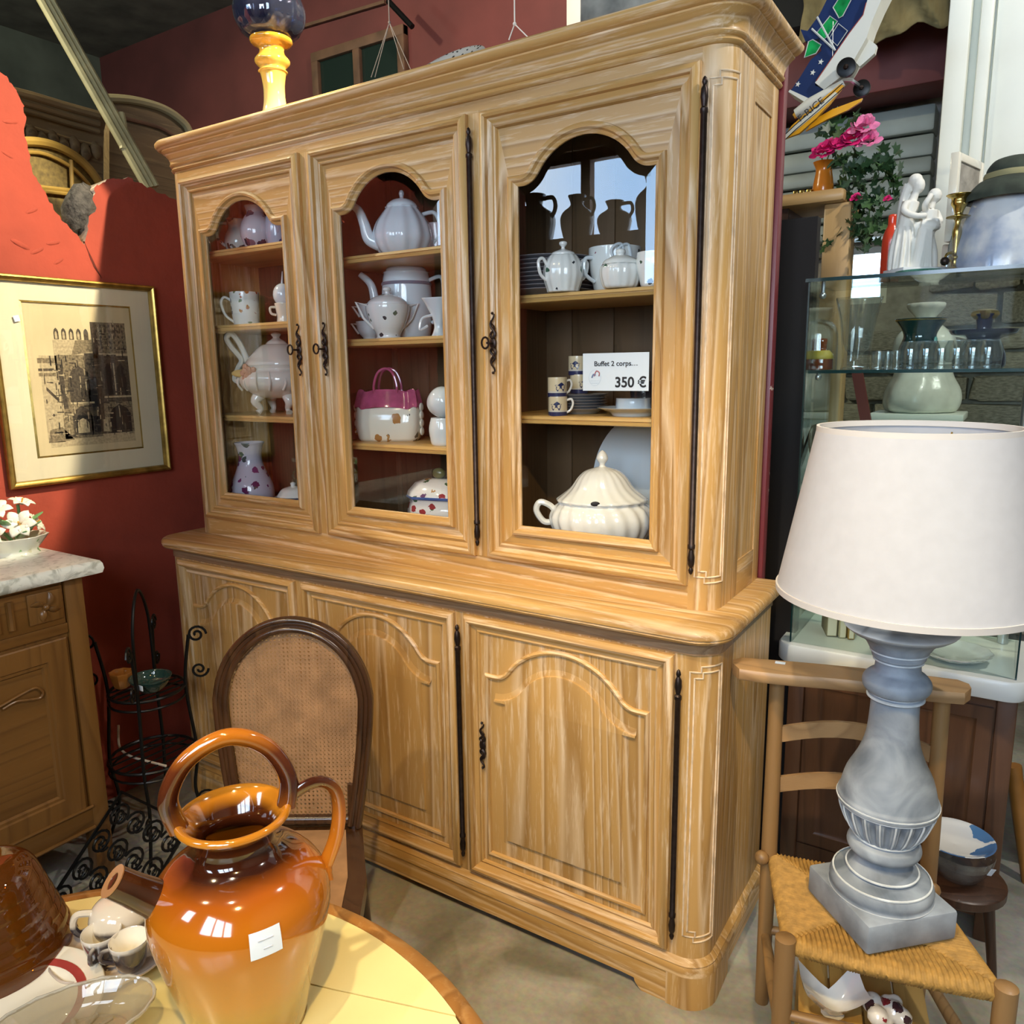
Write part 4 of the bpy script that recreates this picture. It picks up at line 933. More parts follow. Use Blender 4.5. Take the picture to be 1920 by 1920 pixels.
# weave: strands clipped to the inner outline
inn = back_outline(.036, 40)
def inside_span(z):
    xs = []
    for (x0, z0), (x1, z1) in zip(inn, inn[1:]+inn[:1]):
        if (z0-z)*(z1-z) < 0: xs.append(x0+(x1-x0)*(z-z0)/(z1-z0))
    return (min(xs), max(xs)) if len(xs) >= 2 else None
def inside(x, z):
    s_ = inside_span(z); return s_ is not None and s_[0] < x < s_[1]
wv = B(); pitch = .0098; wd = .0011
def strand(P0, P1, dy, w_):
    n = max(2, int((Vector(P1)-Vector(P0)).length/.03)); pts = [(P0[0]+(P1[0]-P0[0])*i/n, P0[1]+(P1[1]-P0[1])*i/n) for i in range(n+1)]
    d = (Vector(P1)-Vector(P0)).normalized(); nx, nz = -d.y*w_, d.x*w_
    V = []
    for x, z in pts: V += [(x+nx, yb(z)+dy, z+nz), (x-nx, yb(z)+dy, z-nz)]
    wv.add(V, [(2*i, 2*i+1, 2*i+3, 2*i+2) for i in range(n)])
z = BZ0+.02
while z < BZ1-.05:
    for k in (-.0013, .0013):
        s_ = inside_span(z+k)
        if s_: strand((s_[0], z+k), (s_[1], z+k), .0006, .0010)
    z += pitch
x = -BW+.03
while x < BW-.03:
    for k in (-.0013, .0013):
        zs_ = [BZ0+.015+.004*i for i in range(120) if inside(x+k, BZ0+.015+.004*i)]
        if len(zs_) > 3: strand((x+k, zs_[0]), (x+k, zs_[-1]), -.0004, .0010)
    x += pitch
for sg in (-1, 1):
    c = -1.4
    while c < 1.6:
        ps_ = [(x_, c+sg*x_) for x_ in [-BW+.004*i for i in range(int(2*BW/.004))] if BZ0 < c+sg*x_ < BZ1 and inside(x_, c+sg*x_)]
        if len(ps_) > 3: strand(ps_[0], ps_[-1], .0016*sg, .0014)
        c += pitch*1.414*.72
wv.build('cane_weave', 'cane', ch, smooth=0, kind='stuff')
# ================================================================== CHINA INSIDE THE BUFFET
def pxx(u, y, z):
    """x of the point at depth y and height z that the photo shows in column u"""
    dy = y-CAM.y; dz = z-CAM.z; a = AX.y*dy+AX.z*dz; b_ = AF.y*dy+AF.z*dz
    return CAM.x+((u-960)*b_-FPX*a)/(FPX*AX.x-(u-960)*AF.x)
VIEW = math.radians(57)        # turns local x to the viewer's right
def pot(name, label, cat, u, y, z, mat, P, rz=VIEW, n=36, rf=None, sx=1, sy=1, group=None, part='body'):
    t = thing(name, label, cat, (pxx(u, y, z), y, z), rz, group); B().lathe(prof(P), n, rf=rf, sx=sx, sy=sy).build(part, mat, t); return t
def handle(t, P, r, mat, name='handle', flat=1, n=8): return B().tube(bez(P, 6), r, 8, flat=flat).build(name, mat, t)
def lid(t, P, mat, rf=None, n=36, sx=1, sy=1):
    return B().lathe(prof(P), n, rf=rf, sx=sx, sy=sy).build('lid', mat, t)
fl = lambda k, a: (lambda th, t: 1+a*abs(math.cos(k*th/2)))
M['fl1'] = floral('sprig_china', (.80, .82, .80), [(.03, .04, .05), (.25, .04, .08), (.05, .12, .08)], 34, .35, .22)
M['fl2'] = floral('garden_china', (.82, .82, .78), [(.45, .18, .05), (.15, .22, .10), (.20, .22, .28), (.45, .12, .05)], 42, .5, .3)
M['fl3'] = floral('purple_rose_china', (.62, .60, .72), [(.12, .02, .10), (.03, .10, .08), (.20, .04, .16), (.05, .09, .10)], 26, .6, .36)
M['fl4'] = floral('faience', (.74, .74, .76), [(.30, .04, .05), (.10, .04, .14), (.45, .22, .06), (.05, .12, .06)], 30, .55, .34)
M['fl5'] = floral('bag_china', (.80, .78, .68), [(.42, .24, .08), (.12, .13, .10), (.40, .20, .06)], 26, .5, .34)
M['mint'] = floral('mint_jug', (.52, .60, .56), [(.02, .03, .03), (.08, .12, .10)], 24, .5, .3)
M['lav'] = floral('lavender_jug', (.55, .53, .58), [(.03, .02, .05), (.16, .10, .14)], 24, .55, .34)
M['rosepk'] = plain('pink_lustre', (.42, .08, .18), .12, coat=1, noise=.3, nscale=30); M['bluerim'] = plain('cobalt_rim', (.05, .10, .32), .15, coat=.8)
M['porcelain'] = plain('ivory_porcelain', (.74, .71, .64), .12, coat=.9)

# ---- left bay
z1, z2, z3 = SH[0]; FL = 1.0455
t = pot('mint_pitcher', 'pale green handled pitcher with dark leaves on the top left shelf', 'pitcher', 448, .17, z1, 'mint', [(0, 0), (.03, 0), (.045, .03), (.042, .06), (.03, .085), (.032, .10), (.036, .112), (.032, .112), (.026, .09), (0, .06)])
handle(t, [(-.034, 0, .10), (-.062, 0, .095), (-.066, 0, .05), (-.042, 0, .025)], .005, 'mint')
pot('lavender_jar', 'taller greyish lavender jar painted with dark leaves on the top left shelf', 'jar', 483, .15, z1, 'lav', [(0, 0), (.03, 0), (.05, .035), (.052, .07), (.04, .10), (.028, .118), (.03, .128), (.035, .14), (.03, .14), (.024, .12), (0, .1)])
t = pot('smoked_jug', 'dark glass jug behind the pale green pitcher', 'jug', 430, .29, z1, plain('smoked_glass', (.03, .04, .04), .08, coat=1), [(0, 0), (.035, 0), (.045, .04), (.04, .10), (.03, .13), (.034, .145), (.028, .14), (0, .1)])
handle(t, [(-.034, 0, .12), (-.06, 0, .11), (-.06, 0, .05), (-.042, 0, .035)], .005, 'black')
pot('striped_pot', 'blue and white glazed pot half hidden at the right of the top left shelf', 'pot', 521, .16, z1, floral('blue_dab', (.45, .48, .58), [(.04, .06, .18), (.02, .03, .06)], 20, .6, .4), [(0, 0), (.025, 0), (.036, .04), (.034, .09), (.026, .115), (.03, .13), (.025, .13), (0, .1)])
t = pot('flowered_mug', 'white mug with a painted garden on the second left shelf', 'mug', 462, .15, z2, 'fl2', [(0, .003), (.036, .003), (.04, 0), (.044, .02), (.047, .06), (.050, .108), (.0485, .110), (.046, .105), (.043, .05), (.038, .012), (0, .01)])
handle(t, [(-.046, 0, .085), (-.066, 0, .095), (-.078, 0, .075), (-.066, 0, .035), (-.04, 0, .012)], .0045, 'white')
t = thing('egg_cup_figure', 'cream handled egg cup holding a white egg beside the flowered mug', 'egg cup', (pxx(533, .13, z2), .13, z2), VIEW)
B().lathe(prof([(0, 0), (.022, 0), (.022, .02), (.026, .05), (.028, .062), (.024, .06), (0, .045)]), 24).build('cup', 'cream', t)
B().ball((0, 0, .09), .031, 20, 1, 1, 1.2).build('egg', 'bluewhite', t); B().tube([(0, 0, .12), (.004, 0, .165)], [.004, .001], 8).build('spike', 'bluewhite', t)
handle(t, [(-.026, 0, .05), (-.042, 0, .048), (-.04, 0, .03), (-.024, 0, .025)], .004, 'cream')
# rococo tureen
t = thing('rococo_tureen', 'white rococo lidded tureen with scroll handle, pink rose and clawed feet', 'tureen', (pxx(527, .19, z3), .19, z3), math.radians(24))
lob = lambda a, t_: 1+.035*math.cos(6*a)
B().lathe(prof([(0, .055), (.05, .055), (.085, .065), (.125, .09), (.138, .115), (.132, .14), (.115, .155), (.118, .165), (.11, .168), (0, .15)]), 48, rf=lob).build('bowl', 'porcelain', t)
lid(t, [(.114, .168), (.112, .18), (.095, .20), (.07, .225), (.05, .238), (.04, .24), (.03, .25), (.012, .262), (.018, .275), (0, .285)], 'porcelain', lob, 48)
for k in range(4):
    a = PI/4+k*PI/2; B().tube(bez([(.07*math.cos(a), .07*math.sin(a), .07), (.088*math.cos(a), .088*math.sin(a), .045), (.07*math.cos(a), .07*math.sin(a), .02), (.082*math.cos(a), .082*math.sin(a), 0.006)], 5), [.022, .021, .02, .019, .018, .017, .015, .013, .012, .011, .010, .009, .009, .010, .011, .012], 10).build('foot', 'porcelain', t)
for s_ in (-1, 1):
    handle(t, [(s_*.125, 0, .11), (s_*.165, 0, .12), (s_*.15, 0, .16), (s_*.135, 0, .19), (s_*.17, 0, .235), (s_*.185, 0, .265), (s_*.165, 0, .28), (s_*.14, 0, .25), (s_*.118, 0, .20), (s_*.112, 0, .165)], .010, 'porcelain')
rs = B(); 
for k in range(9):
    a = k*2.4; rr = .006+.0022*k; rs.ball((-.055+rr*math.cos(a), -.118-.008+.0008*k, .145+rr*math.sin(a)), .011, 8, 1, .6, 1)
rs.build('rose', plain('rose_pink', (.55, .28, .18), .4), t); B().ball((-.085, -.105, .142), .03, 10, 1.2, .35, .45).build('leaf', plain('yellow_leaf', (.62, .45, .16), .4), t)
for k in range(6):
    a = -PI/2-.9+.36*k; B().tube(bez([(.126*math.cos(a), .126*math.sin(a), .085), (.142*math.cos(a+.06), .142*math.sin(a+.06), .11), (.128*math.cos(a+.02), .128*math.sin(a+.02), .145)], 5), .004, 6).build('moulded_rib', 'porcelain', t)
pot('rose_vase', 'pale lilac vase with flared neck and purple rose on the left bay floor', 'vase', 476, .15, FL, 'fl3', [(0, .002), (.055, .002), (.068, .012), (.078, .05), (.074, .09), (.055, .135), (.043, .17), (.041, .20), (.047, .228), (.053, .240), (.050, .241), (.040, .22), (.036, .19), (.03, .15), (0, .1)])
t = pot('butter_dish', 'small white lidded butter dish beside the rose vase', 'dish', 553, .13, FL, 'white', [(0, .02), (.03, .02), (.034, .0), (.05, .03), (.058, .062), (.060, .066), (0, .066)])
lid(t, [(.056, .067), (.052, .075), (.038, .092), (.015, .10), (.008, .102), (.009, .112), (.0, .116)], 'white'); B().lathe([(.0585, .062), (.0605, .064), (.0585, .066), (.0585, .062)], 32).build('rim', 'bluerim', t)

# ---- middle bay
z1, z2, z3 = SH[1]
t = pot('white_teapot', 'plain white fluted teapot with curved spout on the top middle shelf', 'teapot', 757, .17, z1, 'bluewhite', [(0, .003), (.055, .003), (.06, 0), (.078, .02), (.090, .05), (.080, .09), (.060, .12), (.048, .135), (.046, .14), (0, .14)], rz=math.radians(40), rf=lambda a, t_: 1+.025*math.cos(12*a), n=96)
lid(t, [(.046, .139), (.044, .147), (.03, .158), (.012, .164), (.006, .168), (.008, .178), (.005, .186), (0, .188)], 'bluewhite')
B().tube(bez([(-.07, 0, .035), (-.10, 0, .05), (-.112, 0, .09), (-.128, 0, .13), (-.152, 0, .145)], 8), [.022-.0004*i for i in range(33)], 12).build('spout', 'bluewhite', t)
handle(t, [(.06, 0, .12), (.095, 0, .125), (.11, 0, .09), (.10, 0, .05), (.08, 0, .035)], .006, 'bluewhite')
t = pot('pinkish_cup', 'pinkish cup half hidden behind the right of the white teapot', 'cup', 820, .26, z1, plain('blush_china', (.55, .44, .46), .2, coat=.5), [(0, 0), (.03, 0), (.036, .03), (.038, .09), (.036, .09), (.03, .02), (0, .01)])
handle(t, [(-.037, 0, .08), (-.058, 0, .075), (-.055, 0, .035), (-.036, 0, .03)], .004, 'bluewhite')
t = pot('coffee_pot', 'tall grey-white coffee pot with a long spout behind the sugar bowl', 'coffee pot', 766, .25, z2, 'bluewhite', [(0, 0), (.06, 0), (.074, .03), (.08, .10), (.076, .17), (.07, .20), (.066, .206), (0, .206)], rz=math.radians(24))
lid(t, [(.064, .206), (.06, .218), (.03, .232), (.01, .236), (.012, .246), (0, .25)], 'bluewhite')
B().tube(bez([(-.07, 0, .06), (-.10, 0, .10), (-.115, 0, .17), (-.15, 0, .205)], 8), [.019-.0004*i for i in range(25)], 12).build('spout', 'bluewhite', t)
handle(t, [(.07, 0, .18), (.11, 0, .19), (.118, 0, .15), (.11, 0, .08), (.078, 0, .05)], .006, 'bluewhite')
B().lathe([(.0775, .165), (.079, .17), (.0765, .175), (.0775, .165)], 36).build('painted_band', plain('grey_band', (.2, .2, .26), .3), t)
t = pot('sugar_bowl', 'white sugar bowl with two pointed handles and flower band on second middle shelf', 'sugar bowl', 729, .13, z2, 'fl1', [(0, .004), (.035, .004), (.038, 0), (.036, .012), (.052, .04), (.064, .075), (.066, .095), (.06, .10), (0, .10)])
lid(t, [(.060, .10), (.058, .108), (.04, .122), (.015, .13), (.008, .132), (.007, .138), (.013, .143), (.010, .15), (0, .152)], 'white')
for s_ in (-1, 1): B().tube([(s_*.045, 0, .03), (s_*.075, 0, .06), (s_*.096, 0, .105), (s_*.062, 0, .097)], .004, 8).build('handle', 'white', t)
for k, (u, dz) in enumerate(((694, 0), (696, .052))):
    t = pot('tea_cup', ('lower white tea cup of the pair stacked left of the sugar bowl', 'upper white tea cup of the pair stacked left of the sugar bowl')[k], 'cup', u, .19, z2+dz, 'bluewhite', [(0, 0), (.02, 0), (.022, .008), (.036, .025), (.043, .055), (.041, .055), (.034, .026), (.02, .012), (0, .01)])
    B().tube([(-.036, 0, .02), (-.058, 0, .052), (-.04, 0, .05)], .0032, 8).build('handle', 'white', t)
# lily shaped creamer
t = thing('lily_creamer', 'white lily shaped creamer with pointed lip at the right of second middle shelf', 'creamer', (pxx(824, .13, z2), .13, z2), VIEW)
B().lathe(prof([(0, .0), (.022, .0), (.018, .012), (.014, .03), (.02, .055), (.034, .085), (.046, .105), (.044, .105), (.03, .083), (.012, .05), (0, .04)]), 40, rf=lambda a, t_: 1+.22*max(0, t_-.25)*math.cos(4*a)).build('cup', 'bluewhite', t)
B().tube(bez([(-.02, 0, .06), (-.05, -.0, .05), (-.058, 0, .02), (-.035, 0, .03)], 6), .004, 8).build('handle', 'bluewhite', t)
# ceramic handbag
t = thing('ceramic_handbag', 'white ceramic handbag with pink ruffled top and flowers on third middle shelf', 'ornament', (pxx(731, .17, z3), .17, z3), math.radians(22))
bo = []
for z, w_, d_ in ((0, .092, .040), (.01, .098, .046), (.05, .105, .052), (.09, .104, .046), (.115, .100, .034), (.135, .096, .024)):
    bo.append([(w_*(abs(math.cos(a))**.45)*math.copysign(1, math.cos(a)), d_*(abs(math.sin(a))**.6)*math.copysign(1, math.sin(a)), z) for a in [2*PI*i/40 for i in range(40)]])
B().rings(bo, cap0=True, cap1=True).build('body', 'fl5', t, smooth=60)
po = []
for z, w_, d_ in ((.104, .104, .044), (.112, .106, .041), (.132, .102, .030), (.15, .098, .024), (.158, .094, .02)):
    po.append([((w_+.004*math.sin(9*a))*(abs(math.cos(a))**.45)*math.copysign(1, math.cos(a)), (d_+.003*math.sin(11*a))*(abs(math.sin(a))**.6)*math.copysign(1, math.sin(a)), z+.004*math.sin(7*a)) for a in [2*PI*i/60 for i in range(60)]])
B().rings(po, cap0=True, cap1=True).build('ruffled_top', 'rosepk', t, smooth=60)
for dy in (-.022, .022): handle(t, [(-.036, dy, .14), (-.037, dy, .175), (-.024, dy*.9, .212), (0, dy*.8, .225), (.024, dy*.9, .212), (.037, dy, .175), (.036, dy, .14)], .0042, 'rosepk')
for s_ in (-1, 1):
    for k in range(4): B().ball((s_*.108, 0, .03+.025*k), .014, 10, .5, 1.2, 1).build('side_ruffle', 'fl5', t)
t = thing('white_eggcup_duo', 'white round hollow ornament sitting on a white cup beside the handbag', 'ornament', (pxx(832, .12, z3), .12, z3), VIEW)
B().lathe(prof([(0, 0), (.032, 0), (.040, .025), (.042, .05), (.036, .078), (.032, .08), (0, .07)]), 28).build('cup', 'bluewhite', t)
B().lathe(prof([(0, -.046), (.03, -.036), (.046, 0), (.036, .030), (.022, .042), (.018, .040), (.022, .02), (0, .01)]), 28, rot=Matrix.Rotation(math.radians(75), 3, 'X') @ Matrix.Rotation(.4, 3, 'Y'), c=(0, 0, .126)).build('hollow_ball', 'bluewhite', t)
# faience box
t = thing('faience_box', 'blue rimmed flowered faience box with lid on the middle bay floor', 'tureen', (pxx(826, .17, FL), .17, FL), math.radians(12))
def octo(w_, d_, c): return [(-w_+c, -d_), (w_-c, -d_), (w_, -d_+c), (w_, d_-c), (w_-c, d_), (-w_+c, d_), (-w_, d_-c), (-w_, -d_+c)]
B().rings([[(x, y, z) for x, y in octo(w_, d_, .035)] for w_, d_, z in ((.08, .05, 0), (.085, .055, .008), (.098, .066, .04), (.096, .064, .075), (.09, .06, .095), (.094, .063, .102))], cap0=True, cap1=True).build('box', 'fl4', t, smooth=50)
B().rings([[(x, y, z) for x, y in octo(w_, d_, .036)] for w_, d_, z in ((.094, .063, .102), (.099, .067, .106), (.098, .066, .112))], cap0=True, cap1=True).build('rim', 'bluerim', t, smooth=30)
l_ = B().rings([[(x, y, z) for x, y in octo(w_, d_, .034)] for w_, d_, z in ((.097, .065, .112), (.094, .062, .125), (.075, .048, .15), (.04, .036, .162))], cap0=True, cap1=True).build('lid', 'fl4', t, smooth=50)
B().ball((0, 0, .178), .017, 12, 1.3, .8, 1).build('knob', plain('olive_knob', (.16, .15, .05), .3, coat=.5), l_)

# ---- right bay
z1, z2 = SH[2]
for k in range(9):
    t = B().lathe(prof([(0, .002), (.07, .002), (.075, 0), (.08, .004), (.11, .012), (.125, .016), (.1255, .018), (.11, .0155), (.08, .008), (0, .006)]), 40).build('dinner_plate', plain('grey_white_plate', (.34, .33, .36), .2, coat=.5) if k == 0 else bpy.data.materials['grey_white_plate'])
    tag(t, ['bottom', 'second', 'third', 'fourth', 'fifth', 'sixth', 'seventh', 'eighth', 'topmost'][k]+' plate of the stack on the top right shelf'+('' if k in (0, 8) else ', counted from below'), 'plate', 'stacked dinner plates', (pxx(1030, .205, z1), .205, z1+.0105*k))
t = pot('fluted_sugar_bowl', 'white sprigged sugar bowl with two ear handles on the top right shelf', 'sugar bowl', 1056, .10, z1, 'fl1', [(0, .002), (.036, .002), (.042, .012), (.050, .04), (.048, .068), (.038, .088), (.028, .095), (0, .095)], rf=lambda a, t_: 1+.02*math.cos(14*a), n=84)
lid(t, [(.030, .094), (.028, .10), (.014, .106), (.006, .109), (.005, .114), (.010, .12), (.009, .126), (0, .129)], 'white')
for s_ in (-1, 1): handle(t, [(s_*.045, 0, .03), (s_*.064, 0, .045), (s_*.070, 0, .075), (s_*.058, 0, .084), (s_*.046, 0, .068)], .0042, 'white')
t = pot('lidded_bowl', 'white sprigged lidded bowl right of the two handled sugar bowl', 'bowl', 1163, .10, z1, 'fl1', [(0, .002), (.036, .002), (.046, .018), (.050, .04), (.046, .056), (.03, .064), (0, .064)], rf=lambda a, t_: 1+.02*math.cos(14*a), n=84)
lid(t, [(.046, .058), (.04, .068), (.022, .078), (.010, .08), (.012, .088), (.009, .094), (0, .095)], 'fl1')
t = pot('large_teacup', 'large pale blue-white cup standing behind the lidded bowl', 'cup', 1152, .215, z1, 'fl1', [(0, 0), (.045, 0), (.058, .03), (.066, .07), (.068, .108), (.066, .109), (.055, .03), (0, .01)])
handle(t, [(-.064, 0, .09), (-.088, 0, .085), (-.088, 0, .05), (-.06, 0, .03)], .005, 'bluewhite')
t = pot('sprigged_cup', 'white sprigged cup cut off by the right stile of the top right shelf', 'cup', 1228, .11, z1, 'fl1', [(0, 0), (.03, 0), (.038, .02), (.046, .05), (.044, .075), (.042, .075), (.03, .02), (0, .01)])
for k in range(2): handle(t, [(-.03+.02*k, .12, .06), (-.05+.02*k, .12, .10), (-.02+.02*k, .12, .115), (-.01+.02*k, .12, .07)], .004, 'bluewhite', 'ring_handle')
# two-tone mugs with a teapot picture
M['mug'] = zones('checked_mug', [(-.001, (.03, .035, .10)), (.010, (.55, .53, .50)), (.014, (.62, .54, .38)), (.05, (.62, .54, .38))], wob=.0, rough=.2, coat=.4, blend=False)
M['navy'] = plain('navy_print', (.012, .02, .09), .3, coat=.3)
def picture_mug(u, y, z, lab, rz):
    t = pot('teapot_mug', lab, 'mug', u, y, z, 'mug', [(0, .001), (.022, .001), (.0245, .0), (.025, .004), (.025, .046), (.0245, .048), (.0235, .046), (.0235, .006), (0, .005)], rz=rz)
    b_ = B(); pts = [(-.013, .020), (-.009, .014), (.008, .014), (.012, .022), (.012, .027), (.015, .031), (.011, .030), (.007, .034), (.002, .037), (-.003, .034), (-.008, .030), (-.013, .031), (-.016, .029), (-.012, .026)]
    V = [(.0254*math.sin(x/.0254), -.0254*math.cos(x/.0254), zz) for x, zz in pts]; b_.add(V+[(0, -.0256, .025)], [(i, (i+1) % 14, 14) for i in range(14)]); b_.build('teapot_print', 'navy', t, smooth=0)
    handle(t, [(.024, 0, .040), (.036, 0, .042), (.040, 0, .03), (.034, 0, .015), (.024, 0, .008)], .003, 'white'); return t
picture_mug(1046, .095, z2, 'lower mug with a blue teapot picture in the front pair', math.radians(20))
picture_mug(1045, .096, z2+.049, 'upper mug with a blue teapot picture in the front pair', math.radians(50))
picture_mug(1086, .20, z2+.055, 'lower mug of the rear pair standing on the saucers', math.radians(60))
picture_mug(1083, .20, z2+.104, 'upper mug of the rear pair standing on the saucers', math.radians(10))
for k in range(6):
    o = B().lathe(prof([(0, .002), (.04, .002), (.045, 0), (.055, .006), (.073, .014), (.0735, .0155), (.055, .009), (0, .005)]), 36).build('saucer', plain('grey_saucer', (.36, .37, .40), .2, coat=.5) if k == 0 else bpy.data.materials['grey_saucer'])
    tag(o, ['bottom saucer', 'second saucer from below', 'third saucer from below', 'fourth saucer from below', 'fifth saucer from below', 'topmost saucer'][k]+' of the stack under the rear mugs', 'saucer', 'stacked saucers', (pxx(1088, .20, z2), .20, z2+.0075*k))
t = pot('tea_plate', 'white side plate at the right of the second right shelf', 'plate', 1186, .15, z2, 'bluewhite', [(0, .003), (.045, .003), (.05, 0), (.06, .01), (.088, .02), (.0885, .022), (.06, .0135), (0, .007)], part='plate')
t = pot('straight_cup', 'low straight sided white cup upside down on the side plate', 'cup', 1187, .15, z2+.0075, 'bluewhite', [(.043, 0), (.045, .003), (.044, .034), (.041, .038), (0, .039), (0, .036), (.039, .034), (.041, .003), (.043, 0)])
pot('dark_cup', 'dark blue cup half hidden behind the price card', 'cup', 1208, .22, z2, plain('dark_blue_cup', (.02, .025, .05), .2, coat=.6), [(0, 0), (.03, 0), (.036, .04), (.04, .08), (.038, .08), (.03, .02), (0, .01)])
# big white tureen
t = thing('soup_tureen', 'large white swirled soup tureen with ladle notch on the right bay floor', 'tureen', (pxx(1128, .145, FL), .145, FL), math.radians(28))
sw = lambda a, t_: 1+.022*math.cos(20*(a+.5*t_))
B().lathe(prof([(0, .008), (.06, .008), (.066, 0), (.064, .012), (.10, .035), (.122, .07), (.128, .10), (.118, .125), (.106, .136), (.108, .142), (.10, .143), (0, .12)]), 120, rf=sw, sx=1.08, sy=.92).build('bowl', 'white', t)
ld = B().lathe(prof([(.112, .143), (.113, .148), (.10, .158), (.078, .178), (.060, .205), (.042, .222), (.02, .230), (.008, .234), (.0075, .242), (.014, .252), (.013, .262), (.007, .272), (0, .277)]), 120, rf=lambda a, t_: 1+.014*math.cos(20*(a+.8*t_)) if t_ < .6 else 1, sx=1.06, sy=.9).build('lid', 'white', t)
B().ball((-.02, -.0995, .150), .011, 12, 1.1, .3, .6).build('ladle_notch', 'ink', ld)
for s_ in (-1, 1):
    handle(t, [(s_*.128, 0, .085), (s_*.155, 0, .085), (s_*.175, 0, .115), (s_*.165, 0, .138), (s_*.14, 0, .13), (s_*.125, 0, .115)], .0085, 'white')
pl2 = B().lathe(prof([(0, .002), (.09, .002), (.10, .006), (.155, .018), (.16, .022), (.155, .022), (.10, .011), (0, .007)]), 56, rot=Matrix.Rotation(math.radians(82), 3, 'X'), sy=1.15).build('oval_platter', 'bluewhite')
tag(pl2, 'large blue-white oval platter leaning against the back behind the soup tureen', 'platter', None, (pxx(1213, .29, 1.22), .302, FL+.185))
# price card on the right door
sg = thing('price_card', 'white price card reading 350 euros behind the right glass door', 'sign', (0, 0, 0))
a = at(1093, 663, y=.034); b_ = at(1216, 733, y=.034); sg.location = ((a.x+b_.x)/2, .034, (a.z+b_.z)/2); cw, chh = b_.x-a.x, a.z-b_.z
B().box(-cw/2, cw/2, 0, .001, -chh/2, chh/2).build('card', 'tag', sg, smooth=0)
B().box(-cw/2-.004, cw/2+.004, .0012, .0018, -chh/2-.003, chh/2+.004).build('sleeve', glassy('plastic_sleeve', (.95, .97, .98), 1.45), sg, smooth=0)
B().box(-.004, .004, .001, .002, chh/2, chh/2+.02).build('tape', 'clear', sg, smooth=0)
def text(s_, x, z, size, parent, mat='ink', bold=0, y=-.0006, rz=0, name='lettering', sxs=1.0):
    c = bpy.data.curves.new(name, 'FONT'); c.body = s_; c.size = size; c.align_x = 'CENTER'; c.offset = bold; c.extrude = .0002
    o = bpy.data.objects.new(name, c); COL.objects.link(o); o.parent = parent; o.location = (x, y, z); o.rotation_euler = (PI/2, 0, rz); o.scale = (sxs, 1, 1); c.materials.append(M[mat])
    bpy.context.view_layer.update(); me = bpy.data.meshes.new_from_object(o.evaluated_get(bpy.context.evaluated_depsgraph_get())); mo_ = bpy.data.objects.new(name, me); COL.objects.link(mo_)
    mo_.parent = parent; mo_.location = o.location; mo_.rotation_euler = o.rotation_euler; mo_.scale = o.scale; bpy.data.objects.remove(o); return mo_
text('350 €', cw*.235, -chh*.40, .034, sg, bold=.0008)
text('Buffet 2 corps', -cw*.04, chh*.16, .0165, sg, bold=.00025, sxs=1.05); [B().box(cw*.21+.006*k, cw*.21+.006*k+.004, -.0005, 0, chh*.165, chh*.165+.0012).build('small_print', 'ink', sg, smooth=0) for k in range(4)]
M['lg1'] = plain('logo_red', (.45, .16, .18), .7); M['lg2'] = plain('logo_blue', (.16, .22, .40), .7); M['lg3'] = plain('logo_grey', (.52, .62, .74), .7)
cx_, cz_ = -cw*.31, -chh*.13
B().tube([(cx_+.016*math.cos(t_), -.0004, cz_-.002+.019*math.sin(t_)) for t_ in [i*2*PI/30 for i in range(30)]], .0003, 4, closed=True).build('emblem_ring', 'lg3', sg)
B().tube(bez([(cx_-.002, -.0005, cz_+.002), (cx_+.004, -.0005, cz_+.014), (cx_+.012, -.0005, cz_+.010), (cx_+.011, -.0005, cz_+.002)], 5), .0015, 6).build('emblem_bow', 'lg1', sg)
B().tube(bez([(cx_-.008, -.0005, cz_-.002), (cx_-.004, -.0005, cz_+.006), (cx_+.002, -.0005, cz_+.004)], 5), .0018, 6).build('emblem_bird', 'lg2', sg)
for k in range(2): B().box(cx_-.012, cx_+.012, -.0005, 0, cz_-.010-.005*k, cz_-.009-.005*k).build('emblem_line', 'lg3', sg, smooth=0)
# ================================================================== ON TOP OF THE BUFFET
HT = 2.2875
t = thing('yellow_candlestick', 'yellow glazed pedestal vase with a blue glass bowl on the buffet top', 'candlestick', (pxx(516, .10, 2.35), .10, HT))
M['yel'] = zones('yellow_glaze', [(0, (.85, .80, .62)), (.05, (.78, .62, .25)), (.13, (.75, .50, .10)), (.24, (.62, .30, .025)), (.30, (.66, .34, .03))], rough=.1)
k_ = 1.12
B().lathe([(r*k_, z*k_) for r, z in prof([(0, 0), (.060, 0), (.058, .01), (.040, .03), (.031, .06), (.029, .10), (.034, .135), (.040, .142), (.034, .150), (.045, .162), (.047, .172), (.036, .186), (.034, .20), (.052, .212), (.057, .22), (.050, .226), (0, .226)])], 36).build('pedestal', 'yel', t)
M['smoke'] = glassy('blue_smoke_glass', (.55, .60, .72), 1.5, refl=2.5, body=.16, bodycol=(.06, .07, .12))
B().lathe([(r*1.12, .253+z) for r, z in prof([(0, 0), (.055, .004), (.085, .03), (.094, .07), (.088, .10), (.080, .125), (.088, .16), (.10, .20), (.098, .20), (.083, .16), (.075, .125), (.083, .10), (.088, .07), (.08, .034), (.05, .009), (0, .006)])], 48, rf=lambda a, q_: 1+.035*math.cos(9*a)).build('bowl', 'smoke', t)
pd = B().lathe(prof([(0, .002), (.06, .002), (.07, .006), (.10, .014), (.12, .02), (.118, .022), (.07, .01), (0, .006)]), 48, rot=Matrix.Rotation(math.radians(40), 3, 'X')).build('spotted_plate', floral('spotted_rim', (.42, .42, .40), [(.03, .03, .03), (.05, .05, .05)], 70, .7, .3))
tag(pd, 'grey plate with dark speckled rim leaning on the buffet top', 'plate', None, (pxx(842, .25, 2.33), .25, at(842, 88, y=.32).z-.105))
